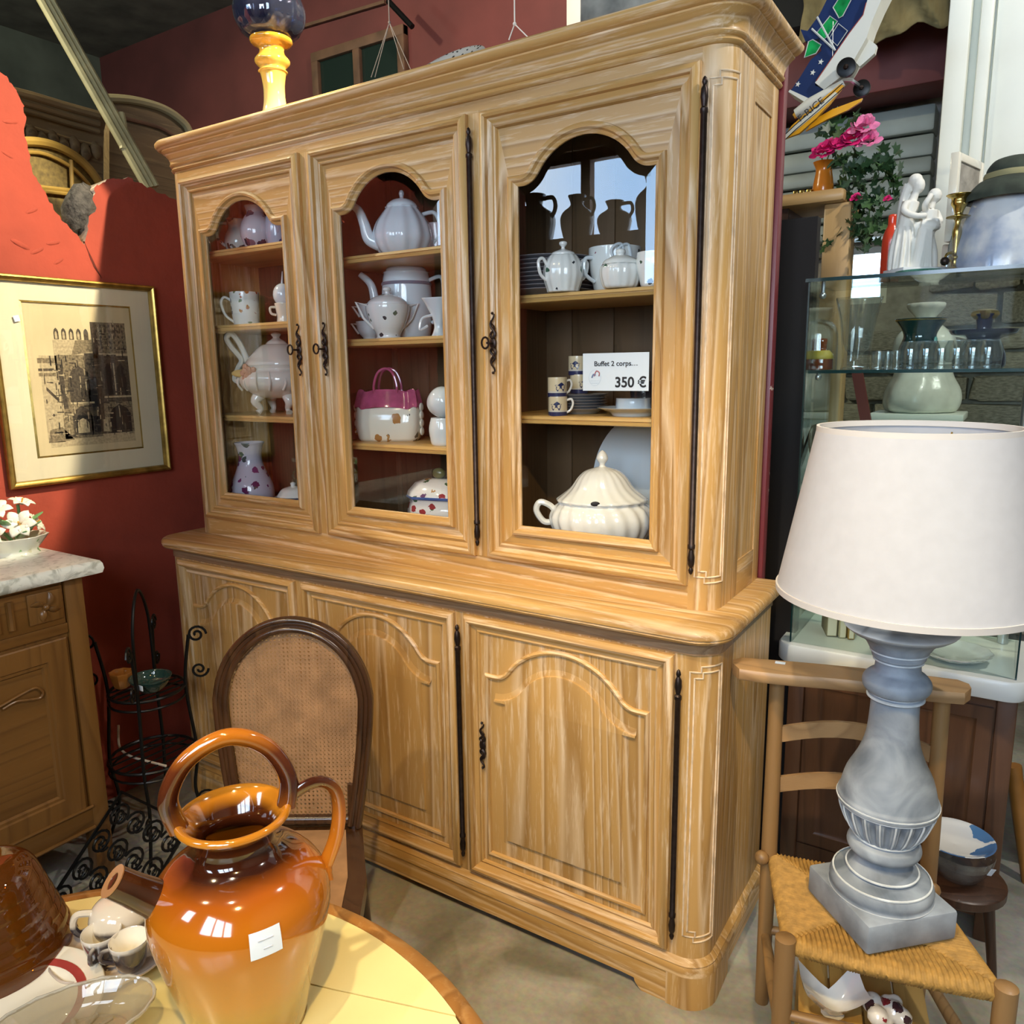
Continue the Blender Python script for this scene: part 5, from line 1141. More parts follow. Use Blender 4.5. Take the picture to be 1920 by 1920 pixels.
bx_ = thing('tin_box', 'scuffed grey painted box lying at the right of the buffet top', 'box', (pxx(1185, .08, 2.33), .08, HT), .12)
B().box(-.10, .10, -.07, .07, 0, .09, .006).build('body', plain('scuffed_grey', (.20, .19, .15), .6, noise=.6, nscale=14), bx_); B().box(-.103, .103, -.073, .073, .09, .115, .006).build('lid', 'zinc', bx_)
def hanger(lab, y, top_, knot, feet):
    o = thing('string_hanger', lab, 'string', at(*knot, y=y)); m_ = plain('string_'+str(knot[0]), (.45, .36, .30) if knot[0] < 900 else (.75, .70, .62), .8)
    B().tube([at(*top_, y=y)+Vector((0, 0, .4)), at(*knot, y=y)], .0022, 6).build('cord', m_, o, world=True)
    for f_ in feet: B().tube([at(*knot, y=y), at(*f_, y=y)], .0018, 6).build('cord', m_, o, world=True)
    B().ball(at(*knot, y=y), .006, 8).build('knot', m_, o, world=True)
hanger('brown looped string hanging in front of the dark panes', 1.0, (729, 5), (730, 42), ((696, 145), (703, 145), (757, 130), (770, 130)))
hanger('white forked string hanging over the middle of the buffet', .42, (965, 5), (965, 45), ((954, 75), (990, 70)))

# ================================================================== BEHIND THE BROKEN WALL
M['oldoak'] = wood('old_carved_oak', (.06, .04, .018), (.15, .10, .045), (.26, .19, .09), 'y', rough=.6, coat=0)
M['rail_'] = plain('green_grey_pole', (.42, .38, .20), .5, noise=.3, nscale=9)
a = at(72, -25, x=-.95); b_ = at(284, 352, x=-.72)
t = thing('wooden_pole', 'long grooved greenish pole leaning across the dark room behind the red wall', 'pole', b_)
d = (b_-a).normalized(); sd_ = d.cross(Vector((1, 0, 0))).normalized()
for k in (-1, 0, 1): B().tube([a+sd_*k*.021, b_+sd_*k*.021], .016, 8).build('strip', 'rail_', t, world=True)
pm = a+(b_-a)*.62; B().tube(bez([pm-sd_*.05, pm+d*.05-sd_*.03, pm+d*.09, pm+d*.14+sd_*.03], 5), .014, 8).build('carved_clasp', 'rail_', t, world=True)
def slab(name, lab, cat, x, px_, mat, th=.05):
    P = [at(u, v, x=x) for u, v in px_]; P = [(p.y, p.z) for p in P]; zmin = min(p[1] for p in P)
    o = thing(name, lab, cat, (x, sum(p[0] for p in P)/len(P), zmin-.6)); 
    return o, P
o, P = slab('arched_headboard', 'plain arched wooden headboard right of the leaning pole', 'headboard', -1.35, [(205, 186), (235, 188), (270, 194), (305, 205), (332, 222), (350, 245), (365, 300), (365, 400), (205, 400)], 'oldoak')
B().prism(P, 'x', -1.40, -1.35).build('panel', 'oldoak', o, world=True)
Q = [at(u, v, x=-1.34) for u, v in ((195, 184), (235, 186), (270, 192), (305, 203), (334, 221), (354, 245), (368, 300))]; B().tube(bez(Q, 4), .02, 8).build('top_moulding', plain('pale_moulding', (.30, .26, .14), .5), o, world=True)
Q = [at(u, v, x=-1.345) for u, v in ((205, 216), (250, 226), (300, 240), (330, 258))]; B().tube(bez(Q, 4), .010, 8).build('groove_moulding', 'oldframe', o, world=True)
for s_ in (0, 1): B().box(-1.40, -1.36, min(p[0] for p in P)+s_*.3, min(p[0] for p in P)+s_*.3+.05, 0, 2.3).build('leg', 'oldoak', o, world=True, smooth=0)
o, P = slab('carved_bookcase', 'dark carved wooden cornice of a tall piece behind the red wall', 'furniture', -1.15, [(-60, 150), (0, 163), (60, 178), (120, 196), (180, 212), (200, 225), (195, 245), (190, 420), (-60, 420)], 'oldoak')
B().prism(P, 'x', -1.30, -1.15).build('panel', 'oldoak', o, world=True)
for k, dv in enumerate((0, 16, 30, 60)):
    Q = [at(u, v+dv, x=-1.13+.012*(3-k)) for u, v in ((-60, 152), (0, 165), (60, 180), (120, 198), (185, 216))]; B().tube(Q, .018-.003*k, 8).build('cornice_moulding', 'oldoak', o, world=True)
for k in range(7):
    c = at(60+20*k, 252+5*k+(7 if k % 2 else 0), x=-1.12); B().ball(c, .03, 10, .5, .8, 1.3).build('carved_scroll', 'oldoak', o, world=True)
B().box(-1.29, -1.16, P[0][0], P[5][0], 0, 2.2).build('body', 'oldoak', o, world=True, smooth=0)
o, P = slab('rattan_headboard', 'golden rattan headboard with round arch showing through the wall gap', 'headboard', -.95, [(30, 268), (70, 268), (110, 278), (145, 298), (172, 325), (188, 345), (190, 420), (30, 420)], 'oldoak')
M['rattan'] = plain('golden_rattan', (.40, .27, .06), .4, noise=.2); M['weave_'] = plain('olive_weave', (.17, .125, .032), .7, noise=.4, nscale=60)
B().prism(P, 'x', -.98, -.95).build('panel', 'weave_', o, world=True)
for dv, rr in ((0, .018), (20, .008)):
    Q = [at(u-(dv*.4 if u > 100 else 0), v+dv, x=-.935) for u, v in ((20, 266), (70, 266), (110, 276), (145, 296), (172, 323), (190, 350))]; B().tube(bez(Q, 5), rr, 8).build('hoop', 'rattan', o, world=True)
for v in (345, 352, 398): B().tube([at(40, v+2, x=-.93), at(150, v+14, x=-.93)], .009, 8).build('rail', 'rattan', o, world=True)
B().tube([at(133, 300, x=-.93), at(138, 420, x=-.93)], .008, 8).build('upright', 'rattan', o, world=True)
for s_ in (0, 1): B().box(-.98, -.955, P[0][0]+.02+s_*.25, P[0][0]+.05+s_*.25, 0, 2.2).build('leg', 'rattan', o, world=True, smooth=0)

# ================================================================== RIGHT SIDE
# ---------- rush seated chair
SZ = .40
FLp, FRp, BLp, BRp = Vector((2.105, -.262)), Vector((2.478, -.178)), Vector((1.999, .017)), Vector((2.325, .092))
rc = thing('rush_chair', 'low wooden chair with woven rush seat and flat top rail holding the lamp', 'chair', (2.24, -.08, 0))
M['cw'] = wood('chair_beech', (.16, .085, .03), (.27, .15, .055), (.36, .22, .09), 'z', rough=.5, paleamt=.2)
M['cwx'] = wood('chair_beech_level', (.22, .12, .05), (.36, .21, .09), (.46, .30, .15), 'x', rough=.5, paleamt=.2)
for p in (BLp, BRp): B().tube([(p.x, p.y, 0), (p.x, p.y, .4), (p.x-.004, p.y+.012, .845)], [.016, .0185, .0165], 12).build('leg', 'cw', rc, world=True)
for p in (FLp, FRp): B().tube([(p.x, p.y, 0), (p.x, p.y, .2), (p.x, p.y, SZ+.012), (p.x, p.y, SZ+.016)], [.015, .019, .020, .013], 14).build('leg', 'cw', rc, world=True)
for p, dd_ in ((BLp, Vector((-.01, -.012))), (BRp, Vector((.012, -.008)))): B().ball((p.x+dd_.x, p.y+dd_.y-.012, SZ), .017, 12).build('rung_end', 'cw', rc, world=True)
def P3(p, z): return Vector((p.x, p.y, z))
# rush seat: ridged strands running round a four-part weave
mid = (FLp+FRp+BLp+BRp)/4
n = 160; V = []; F = []
for i in range(n+1):
    for j in range(n+1):
        u, v = i/n, j/n
        p = (FLp*(1-u)+FRp*u)*(1-v)+(BLp*(1-u)+BRp*u)*v
        p = mid+(p-mid)*1.01
        ed = min(u, 1-u, v, 1-v); fb_ = min(v, 1-v) < min(u, 1-u)
        ph = (u if fb_ else v)*n*PI*.5
        z = SZ+.012-.014*(1-min(1, ed/.06))**2+.0022*math.sin(ph)-.006*math.exp(-(abs(min(v, 1-v)-min(u, 1-u))/.012)**2)-.008*math.sin(PI*u)*math.sin(PI*v)
        sag = .018*math.sin(PI*u)*(1 if v < .02 else 0)
        out_ = (Vector((-.02, -.03)) if v == 0 else Vector((0, 0)))*0
        V.append((p.x, p.y-.012*math.sin(PI*u)*(1-v)**8, z))
for i in range(n):
    for j in range(n): F.append((i*(n+1)+j, (i+1)*(n+1)+j, (i+1)*(n+1)+j+1, i*(n+1)+j+1))
rb = B(); rb.add(V, F)
bord = [i*(n+1) for i in range(n+1)]+[n*(n+1)+j for j in range(1, n+1)]+[i*(n+1)+n for i in range(n-1, -1, -1)]+[j for j in range(n-1, 0, -1)]
o_ = len(rb.v); nb = len(bord)
for dz, ins in ((-.016, -.004), (-.032, .004), (-.034, .03)):
    for q_ in bord:
        x, y, z = rb.v[q_]; dv_ = (Vector((x, y))-mid).normalized(); rb.v.append((x-dv_.x*ins, y-dv_.y*ins, SZ+.008+dz+.0015*math.sin(q_*1.7)))
for k in range(3):
    for i in range(nb):
        j = (i+1) % nb; A_ = (bord[i], bord[j]) if k == 0 else (o_+(k-1)*nb+i, o_+(k-1)*nb+j); rb.f.append((A_[0], A_[1], o_+k*nb+j, o_+k*nb+i))
rb.m += [0]*(len(rb.f)-len(rb.m))
M['rush'] = plain('woven_rush', (.37, .205, .045), .75, noise=.25, nscale=70, bump=.15, bscale=220)
rb.build('rush_seat', 'rush', rc, world=True, smooth=70)
# ladder slats and flat top rail
for z, bow in ((.70, .030), (.575, .026)):
    A_ = P3(BLp, z); Bb = P3(BRp, z); dn = Vector((-.05, .2, 0)).normalized()
    pts = [A_+(Bb-A_)*k/10+Vector((0, 0, .022*math.sin(PI*k/10)))+dn*bow*math.sin(PI*k/10) for k in range(11)]
    V = []; 
    for p in pts: V += [p+Vector((0, 0, .019)), p-Vector((0, 0, .019)), p-Vector((0, 0, .019))+dn*.009, p+Vector((0, 0, .019))+dn*.009]
    F = [(4*k+a_, 4*k+(a_+1) % 4, 4*k+4+(a_+1) % 4, 4*k+4+a_) for k in range(10) for a_ in range(4)]+[(0, 1, 2, 3), (43, 42, 41, 40)]
    B().add(V, F).build('back_slat', 'cwx', rc, world=True, smooth=40)
ra, rbb = Vector((1.918, .0, .855)), Vector((2.352, .106, .855)); ax_ = (rbb-ra); ln = ax_.length; ax_.normalize(); sd2 = Vector((-ax_.y, ax_.x, 0))
ol = []
for k in range(13): t_ = k/12; ol.append((ln*t_, -.046-.005*math.sin(PI*t_*3)))
ol += [(ln+.018, -.012), (ln+.018, .014)]+[(ln*(1-k/12), .034+.012*math.sin(PI*k/12)) for k in range(13)]+[(-.016, .012), (-.016, -.012)]
rr_ = B().rings([[tuple(ra+ax_*x+sd2*y*s_+Vector((0, 0, z))) for x, y in ol] for s_, z in ((.9, -.014), (1, -.008), (1, .006), (.93, .012))], cap0=True, cap1=True); tr2 = rr_.build('top_rail', 'cwx', rc, world=True, smooth=40)
ts = at(1463, 1243, z=.868); o = B().box(-.011, .011, -.007, .007, 0, .0008).build('price_sticker', 'tag', tr2, smooth=0); o.location = ts; o.rotation_euler = (0, 0, .15)
for A_, Bb, zz in ((BLp, FLp, .19), (FLp, FRp, .12), (BRp, FRp, .19), (FLp, FRp, .24), (BLp, BRp, .2)):
    B().tube([P3(A_, zz), (P3(A_, zz)+P3(Bb, zz))/2, P3(Bb, zz)], [.010, .014, .010], 10).build('stretcher', 'cw', rc, world=True)

# ---------- baluster table lamp
LP = (2.250, -.092); LZ = SZ+.0145
lm = thing('baluster_lamp', 'grey stone effect baluster lamp with a large white linen shade', 'lamp', (LP[0], LP[1], LZ), math.radians(45))
def distress():
    mt, nt, b = newmat('distressed_grey'); N = nt.nodes.new; L = nt.links.new
    tc = N('ShaderNodeTexCoord'); n1 = N('ShaderNodeTexNoise'); n1.inputs['Scale'].default_value = 11; n1.inputs['Detail'].default_value = 7; n1.inputs['Distortion'].default_value = .6; L(tc.outputs['Object'], n1.inputs['Vector'])
    r = N('ShaderNodeValToRGB'); e = r.color_ramp.elements; e[0].position = .34; e[0].color = (.12, .15, .19, 1); e[1].position = .68; e[1].color = (.34, .39, .45, 1); L(n1.outputs['Fac'], r.inputs['Fac'])
    ge = N('ShaderNodeNewGeometry'); mr = N('ShaderNodeMapRange'); mr.inputs['From Min'].default_value = .52; mr.inputs['From Max'].default_value = .60; L(ge.outputs['Pointiness'], mr.inputs['Value'])
    mx = N('ShaderNodeMix'); mx.data_type = 'RGBA'; L(mr.outputs['Result'], mx.inputs['Factor']); L(r.outputs['Color'], mx.inputs['A']); mx.inputs['B'].default_value = (.66, .70, .72, 1)
    L(mx.outputs['Result'], b.inputs['Base Color']); b.inputs['Roughness'].default_value = .55; return mt
M['dist'] = distress(); M['worn'] = plain('worn_edge_white', (.60, .65, .68), .5, noise=.2, nscale=30)
hb = .100
B().box(-hb, hb, -hb, hb, 0, .062, .006).build('plinth', plain('grey_plinth', (.24, .275, .32), .55, noise=.4, nscale=13), lm)
BP = [(0, .06), (.092, .06), (.097, .068), (.098, .082), (.090, .094), (.072, .100), (.066, .104), (.068, .110), (.061, .118), (.053, .126), (.051, .136), (.056, .144), (.066, .150), (.070, .160), (.066, .172), (.058, .178), (.060, .184)]
B().lathe(prof(BP, 4)+[(0, .184)], 48).build('foot_moulding', 'dist', lm)
nf = 20
B().lathe(prof([(.060, .184), (.074, .205), (.086, .235), (.0895, .252)], 5), nf*8, rf=lambda a, t_: 1-.08*max(0, math.cos(nf*a))**.6*math.sin(PI*min(1, .06+t_*.94))).build('fluted_cup', 'dist', lm)
B().lathe(prof([(.0895, .252), (.094, .255), (.094, .268), (.091, .273), (.089, .28), (.080, .315), (.063, .35), (.051, .385), (.046, .42), (.044, .465), (.0445, .474), (.050, .477), (.050, .482), (.046, .486), (.056, .492), (.062, .503), (.061, .516), (.052, .527), (.043, .533), (.041, .548), (.043, .556), (.048, .562), (.050, .572), (.055, .58), (.062, .592), (.075, .603), (.092, .612), (.095, .624), (0, .624)], 3), 48).build('shaft', 'dist', lm)
for rr, zz in ((.0905, .252), (.0945, .262), (.0515, .480), (.047, .487), (.0515, .574), (.0445, .556), (.0925, .094), (.0685, .110), (.0605, .183)):
    B().lathe([(rr-.002, zz-.0022), (rr+.0012, zz-.0012), (rr+.0012, zz+.0012), (rr-.002, zz+.0022)], 48).build('worn_ring', 'worn', lm)
for k in range(nf):
    a = (2*k+1)*PI/nf; B().tube([(r_*math.cos(a), r_*math.sin(a), z_) for r_, z_ in prof([(.0605, .187), (.0745, .205), (.0865, .235), (.0895, .249)], 4)], .0019, 6).build('worn_ridge', 'worn', lm)
B().tube([(0, 0, .62), (0, 0, .74)], .014, 10).build('socket', 'brass', lm)
M['linen'] = plain('white_linen', (.50, .51, .54), .9, noise=.03, nscale=40)
S0, S1, R0_, R1_ = .688, 1.006, .232, .172
shd = B().lathe([(R0_, S0), (R1_, S1), (R1_-.003, S1), (R0_-.003, S0), (R0_, S0)], 72).build('shade', 'linen', lm)
B().lathe([(R0_+.001, S0-.003), (R0_+.0015, S0+.009), (R0_-.0045, S0+.009), (R0_-.004, S0-.003), (R0_+.001, S0-.003)], 72).build('shade_hem', plain('hem_tape', (.60, .58, .56), .9), shd)
B().lathe([(R1_+.0015, S1-.009), (R1_+.001, S1+.002), (R1_-.004, S1+.002), (R1_-.0045, S1-.009), (R1_+.0015, S1-.009)], 72).build('shade_hem', bpy.data.materials['hem_tape'], shd)
for k in range(3):
    a = k*2*PI/3+.5; B().tube([(0, 0, .73), (R1_*.98*math.cos(a), R1_*.98*math.sin(a), S1-.02)], .002, 6).build('spider_arm', 'brass', shd)

# ---------- low crate with dishes under the chair
cr = thing('slatted_crate', 'low light wooden crate with plank top under the rush chair', 'crate', (2.235, -.10, 0), math.radians(12.6))
M['pine'] = wood('pine_plank', (.26, .15, .04), (.42, .26, .075), (.52, .36, .13), 'y', rough=.55, paleamt=.3)
for k in range(4): B().box(-.128+.065*k, -.128+.065*k+.061, -.125, .125, .175, .190, .002).build('plank', 'pine', cr)
for s_ in (-1, 1):
    for z in (.02, .085): B().box(-.13, .13, s_*.118-.007, s_*.118+.007, z, z+.055, .002).build('slat', 'pine', cr)
    for s2 in (-1, 1): B().box(s_*.12-.009, s_*.12+.009, s2*.1-.009, s2*.1+.009, 0, .175).build('corner_block', 'pine', cr, smooth=0)
t = thing('shell_dish', 'white bow shaped porcelain dish on the crate under the chair', 'dish', (2.185, -.155, .191), .5)
rg = []
for k in range(9):
    s_ = k/8; x = -.062+.124*s_; hw = .03+.018*abs(math.cos(PI*s_)); zz = .055*abs(2*s_-1)**1.3+.004
    rg.append([(x, -hw, zz+.03), (x, -hw*.55, zz+.006), (x, 0, zz), (x, hw*.55, zz+.006), (x, hw, zz+.03), (x, hw*.55, zz+.012), (x, 0, zz+.006), (x, -hw*.55, zz+.012)])
B().rings(rg, cap0=True, cap1=True).build('dish', 'white', t, smooth=60); B().ball((0, 0, .004), .02, 12, 1.2, 1, .2).build('foot', 'white', t)
t = thing('spotted_ornament', 'white ceramic lump with red and brown spots beside the bow dish', 'ornament', (2.292, -.125, .190), .4)
b_ = B()
for k in range(9): b_.ball((random.uniform(-.035, .035), random.uniform(-.025, .025), .022+random.uniform(0, .022)), random.uniform(.016, .024), 10)
o = b_.build('body', floral('red_spot', (.72, .68, .62), [(.25, .02, .03), (.05, .02, .025)], 40, .6, .45), t); md = o.modifiers.new('fuse', 'REMESH'); md.mode = 'VOXEL'; md.voxel_size = .004; md.use_smooth_shade = True

# ---------- low stool with bowls behind the chair
t = thing('low_stool', 'small dark wooden stool with bowls behind the rush chair', 'stool', (2.375, .37, 0))
M['darkwood'] = wood('dark_mahogany', (.018, .008, .004), (.05, .02, .010), (.09, .04, .02), 'z', rough=.4)
B().lathe([(0, .245), (.105, .245), (.11, .25), (.11, .268), (.105, .272), (0, .272)], 32).build('seat', 'darkwood', t)
for k in range(3): a = k*2*PI/3; B().tube([(.07*math.cos(a), .07*math.sin(a), .246), (.10*math.cos(a), .10*math.sin(a), 0)], [.014, .010], 10).build('leg', 'darkwood', t)
t = pot('glass_bowl', 'ribbed clear glass bowl with a white price tag on the low stool', 'bowl', 1797, .36, .2725, 'press2', [(0, .003), (.035, .003), (.05, .015), (.068, .045), (.075, .075), (.072, .076), (.06, .04), (.04, .012), (0, .008)])
o = B().box(-.009, .009, -.0006, .0006, -.01, .01).build('price_tag', 'tag', t, smooth=0); o.location = (.012, -.072, .055); o.rotation_euler = (.3, .4, 0)
t = pot('painted_saucer_bowl', 'white shallow dish with a blue patch resting on the glass bowl', 'dish', 1790, .36, .350, floral('blue_patch', (.70, .72, .72), [(.06, .16, .36), (.08, .2, .4)], 12, .4, .5), [(0, .003), (.03, .003), (.06, .012), (.085, .026), (.084, .029), (.055, .016), (0, .009)])

# ---------- dark chest that carries the glass case
VX0, VX1, VY0, VY1 = 1.888, 2.478, .50, .86
ct = thing('dark_chest', 'dark brown wooden cupboard carrying the glass display case', 'cupboard', ((VX0+VX1)/2, .7, 0))
M['brown'] = wood('brown_mahogany', (.045, .018, .008), (.10, .042, .018), (.17, .08, .035), 'z', rough=.45, paleamt=.3)
B().box(VX0+.02, VX1-.01, VY0+.05, VY1, .06, .70).build('carcass', 'brown', ct, world=True, smooth=0)
for x in (VX0+.02, VX1-.055):
    for y in (VY0+.03, VY1-.045): B().box(x, x+.045, y, y+.045, 0, .70, .004).build('leg', 'brown', ct, world=True)
for k in range(2):
    x0 = VX0+.075+.235*k; Lq = [(x0, .13), (x0+.22, .13), (x0+.22, .66), (x0, .66)]
    dr_ = B().rings([[(x, VY0+.05+y, z) for x, z in offs(Lq, o)] for o, y in ((0, .0), (0, -.012), (.035, -.012), (.042, -.006), (.05, -.004))], cap1=True).build('door', 'brown', ct, world=True, smooth=30)
    B().ball((x0+(.2 if k == 0 else .02), VY0+.03, .42), .009, 10).build('knob', 'brass', dr_, world=True)
B().box(VX0+.065, VX1-.055, VY0+.045, VY0+.06, .06, .12).build('bottom_rail', 'brown', ct, world=True, smooth=0)
t = thing('orange_leg', 'orange varnished wooden leg of a piece cut off at the right edge', 'furniture', at(1915, 1640, y=.75))
B().tube([at(1900, 1435, y=.90), at(1912, 1530, y=.90), at(1932, 1680, y=.88), at(1948, 1800, y=.86)], [.022, .02, .018, .015], 10).build('leg', plain('orange_varnish', (.36, .15, .03), .35, noise=.25), t, world=True)
B().box(2.52, 2.9, .92, 1.3, .25, .62, .01).build('body', bpy.data.materials['orange_varnish'], t, world=True)

# ---------- glass display case
vc = thing('glass_case', 'glass display case with white base standing on the dark cupboard', 'display case', ((VX0+VX1)/2, .68, .70))
bs = rrect(VX0-.012, VX1+.008, VY0-.012, VY1, .05, 8)
B().rings([[(x, y, z) for x, y in offs(bs, o)] for o, z in ((.004, .701), (0, .706), (0, .748), (.004, .754))], cap0=True, cap1=True).build('white_base', plain('white_melamine', (.80, .82, .78), .3), vc, world=True)
GX0, GX1, GY0, GY1, GZ0, GZ1 = VX0+.022, VX1-.02, VY0+.018, VY1-.02, .755, 1.752
for nm, bxs in (('side_pane', (GX0, GX0+.005, GY0, GY1, GZ0, GZ1)), ('side_pane', (GX1-.005, GX1, GY0, GY1, GZ0, GZ1)), ('front_pane', (GX0+.006, GX1-.006, GY0, GY0+.005, GZ0, GZ1)), ('back_pane', (GX0+.006, GX1-.006, GY1-.005, GY1, GZ0, GZ1))):
    B().box(*bxs).build(nm, 'case', vc, world=True, smooth=0)
for z in (1.515, 1.21, .98): 
    B().box(GX0+.007, GX1-.007, GY0+.012, GY1-.007, z, z+.006).build('shelf', 'case', vc, world=True, smooth=0)
    B().box(GX0+.007, GX1-.007, GY0+.008, GY0+.012, z-.002, z+.0065).build('shelf_edge', 'caseedge', vc, world=True, smooth=0)
B().box(VX0+.015, VX1+.1, VY0+.01, VY1-.01, 1.752, 1.758).build('top_pane', 'case', vc, world=True, smooth=0)
B().box(VX0+.015, VX1+.1, VY0+.0055, VY0+.01, 1.750, 1.759).build('top_edge', 'caseedge', vc, world=True, smooth=0)
for x in (GX0-.001, GX1-.003): B().box(x, x+.004, GY0-.003, GY0, GZ0, GZ1).build('corner_edge', 'caseedge', vc, world=True, smooth=0)
M['alu'] = plain('brushed_aluminium', (.62, .66, .70), .3, .9)
for x, y in ((GX1-.035, GY1-.03),): B().tube([(x, y, GZ0), (x, y, GZ1)], .014, 12).build('post', 'alu', vc, world=True)
for x in (GX0+.03, GX1-.03):
    for z in (1.752, 1.515): B().tube([(x, GY0+.03, z), (x, GY0+.03, z-.035 if z > 1.6 else z-.008)], .005, 8).build('clip', 'alu', vc, world=True); B().ball((x, GY0+.03, z-.035 if z > 1.6 else z-.012), .009, 10).build('clip_knob', 'alu', vc, world=True)
# things in the case, upper shelf
Z5 = 1.5215
def vpot(*a, **k): return pot(*a, **k)
t = vpot('crystal_vase', 'tall cut crystal vase flaring upward in the glass case', 'vase', 1603, .64, Z5, 'press2', [(0, .01), (.03, .006), (.036, 0), (.034, .02), (.036, .06), (.045, .13), (.058, .185), (.056, .185), (.042, .13), (.03, .06), (0, .03)], rf=lambda a, q_: 1+.05*math.cos(8*a+5*q_), n=64)
t = vpot('bottle_dome', 'clear glass dome over a little amber bottle at the left of the case', 'glass dome', 1533, .66, Z5, 'clear', [(.048, 0), (.050, .004), (.050, .08), (.044, .115), (.025, .135), (0, .142), (0, .139), (.024, .132), (.042, .112), (.048, .08), (.048, 0)], part='dome')
t = vpot('amber_bottle', 'little amber bottle with yellow label inside the glass dome', 'bottle', 1540, .66, Z5, plain('amber_bottle_', (.22, .05, .015), .1, coat=1), [(0, 0), (.028, 0), (.03, .01), (.028, .035), (.013, .055), (.011, .062), (.012, .085), (0, .087)])
B().lathe([(.0295, .030), (.0275, .042), (.018, .052), (.019, .054), (.0285, .044), (.0305, .032), (.0295, .030)], 24).build('label', plain('yellow_label', (.65, .48, .08), .5), t)
t = vpot('green_gilt_vase', 'dark green waisted vase with gilt rim and painted figures in the case', 'vase', 1720, .69, Z5, plain('bottle_green_glaze', (.008, .035, .03), .1, coat=1), [(0, 0), (.04, 0), (.052, .03), (.048, .06), (.040, .085), (.046, .105), (.062, .128), (.060, .129), (.04, .10), (.03, .08), (0, .05)])
B().lathe([(.061, .126), (.0635, .1285), (.061, .131), (.061, .126)], 36).build('gilt_rim', 'gold', t)
fg = B()
for x, h in ((.008, .07), (-.018, .04), (.018, .055)): fg.ball((x, -.042, h), .009, 10, .7, .5, 1.6)
fg.build('painted_figures', plain('celadon_paint', (.20, .48, .38), .3), t)
t = vpot('navy_gilt_bowl', 'navy blue footed bowl with wavy rim and gilt knob at the right of the case', 'bowl', 1838, .70, Z5, plain('navy_glaze', (.008, .008, .035), .1, coat=1), [(0, 0), (.05, 0), (.055, .03), (.045, .06), (.04, .075), (.07, .085), (.078, .095), (.075, .098), (.03, .09), (.018, .095), (.02, .125), (.026, .138), (0, .14)])
B().lathe(prof([(.02, .125), (.028, .135), (.024, .145), (.01, .15), (0, .15)]), 20, rf=lambda a, q_: 1+.2*math.cos(5*a)).build('gilt_knob', 'gold', t)
lab6 = ['leftmost tumbler of the front row in the glass case', 'second tumbler from the left in the front row of the case', 'third tumbler from the left in the front row of the case', 'third tumbler from the right in the front row of the case', 'second tumbler from the right in the front row of the case', 'rightmost tumbler of the front row in the glass case']
for k in range(6):
    vpot('tumbler', lab6[k], 'glass', 1706+29*k, .585, Z5, 'press2', [(0, .012), (.026, .010), (.028, 0), (.030, .02), (.0305, .05), (.024, .068), (.023, .068), (.028, .048), (.027, .02), (0, .016)], n=20, group='front row tumblers')
lab3 = ['leftmost small clear glass beside the crystal vase', 'middle small clear glass right of the crystal vase', 'small clear glass next to the row of tumblers']
for k in range(3):
    vpot('small_glass', lab3[k], 'glass', 1646+17*k, .60+.05*(k % 2), Z5, 'press2', [(0, .006), (.014, .004), (.016, 0), (.017, .02), (.019, .045), (.018, .045), (.015, .02), (0, .01)], n=16, group='small clear glasses')
# lower shelves
for k, (u, y, r_, c_, lab) in enumerate(((1530, .64, .075, (.12, .08, .04), 'brown oval dish standing on edge at the left of the case'), (1556, .66, .07, (.20, .15, .05), 'olive gold plate leaning in the case above the lamp shade'), (1590, .70, .06, (.10, .11, .08), 'dark patterned plate leaning in the case beside the olive plate'))):
    o = B().lathe(prof([(0, .002), (r_*.6, .002), (r_*.7, .006), (r_, .014), (r_, .016), (r_*.65, .009), (0, .006)]), 32, rot=Matrix.Rotation(math.radians((80, 60, 40)[k]), 3, 'Z') @ Matrix.Rotation(math.radians(74), 3, 'X')).build('leaning_plate', plain('plate_tone_%d' % k, c_, .25, noise=.5, nscale=30, coat=.6))
    tag(o, lab, 'plate', None, (pxx(u, y, 1.31), y, 1.217+r_*.97))
t = thing('small_books', 'few small old books standing on the white floor of the glass case', 'book', (pxx(1575, .66, .80), .66, .7555), .3)
t = None
for k, (u, c_, w_, h, lab) in enumerate(((1556, (.36, .30, .18), .03, .12, 'thick beige book standing on the floor of the glass case'), (1576, (.55, .48, .30), .02, .11, 'pale cream book between two others in the glass case'), (1592, (.40, .24, .06), .018, .085, 'thin ochre book standing right of the cream one'))):
    o = thing('old_book', lab, 'book', (pxx(u, .66, .8), .66, .7556), .35, 'books in the case')
    B().box(-w_/2, w_/2, -.045, .045, 0, h, .003).build('cover', plain('cloth_%d' % k, c_, .7), o); B().box(-w_/2+.003, w_/2-.003, -.046, -.045, .004, h-.004).build('pages', 'cream', o, smooth=0)
bpy.data.objects.remove(bpy.data.objects['small_books'])
t = pot('scalloped_dish', 'white scalloped dish on the floor of the glass case', 'dish', 1788, .60, .7556, 'white', [(0, .002), (.04, .002), (.06, .008), (.085, .022), (.084, .025), (.055, .012), (0, .006)], n=60, rf=lambda a, q_: 1+.05*abs(math.cos(7*a)))

# on the case
Z6 = 1.7585
st_ = thing('bisque_statue', 'white bisque statue of two draped figures embracing on the case top', 'statue', (pxx(1714, .66, Z6), .66, Z6), math.radians(40))
B().box(-.062, .062, -.045, .045, 0, .022, .003).build('base', 'white', st_)
b_ = B()
def limb(P, R): b_.tube(bez(P, 5), [R[0]+(R[1]-R[0])*i/(5*(len(P)-1)) for i in range(5*(len(P)-1)+1)], 10)
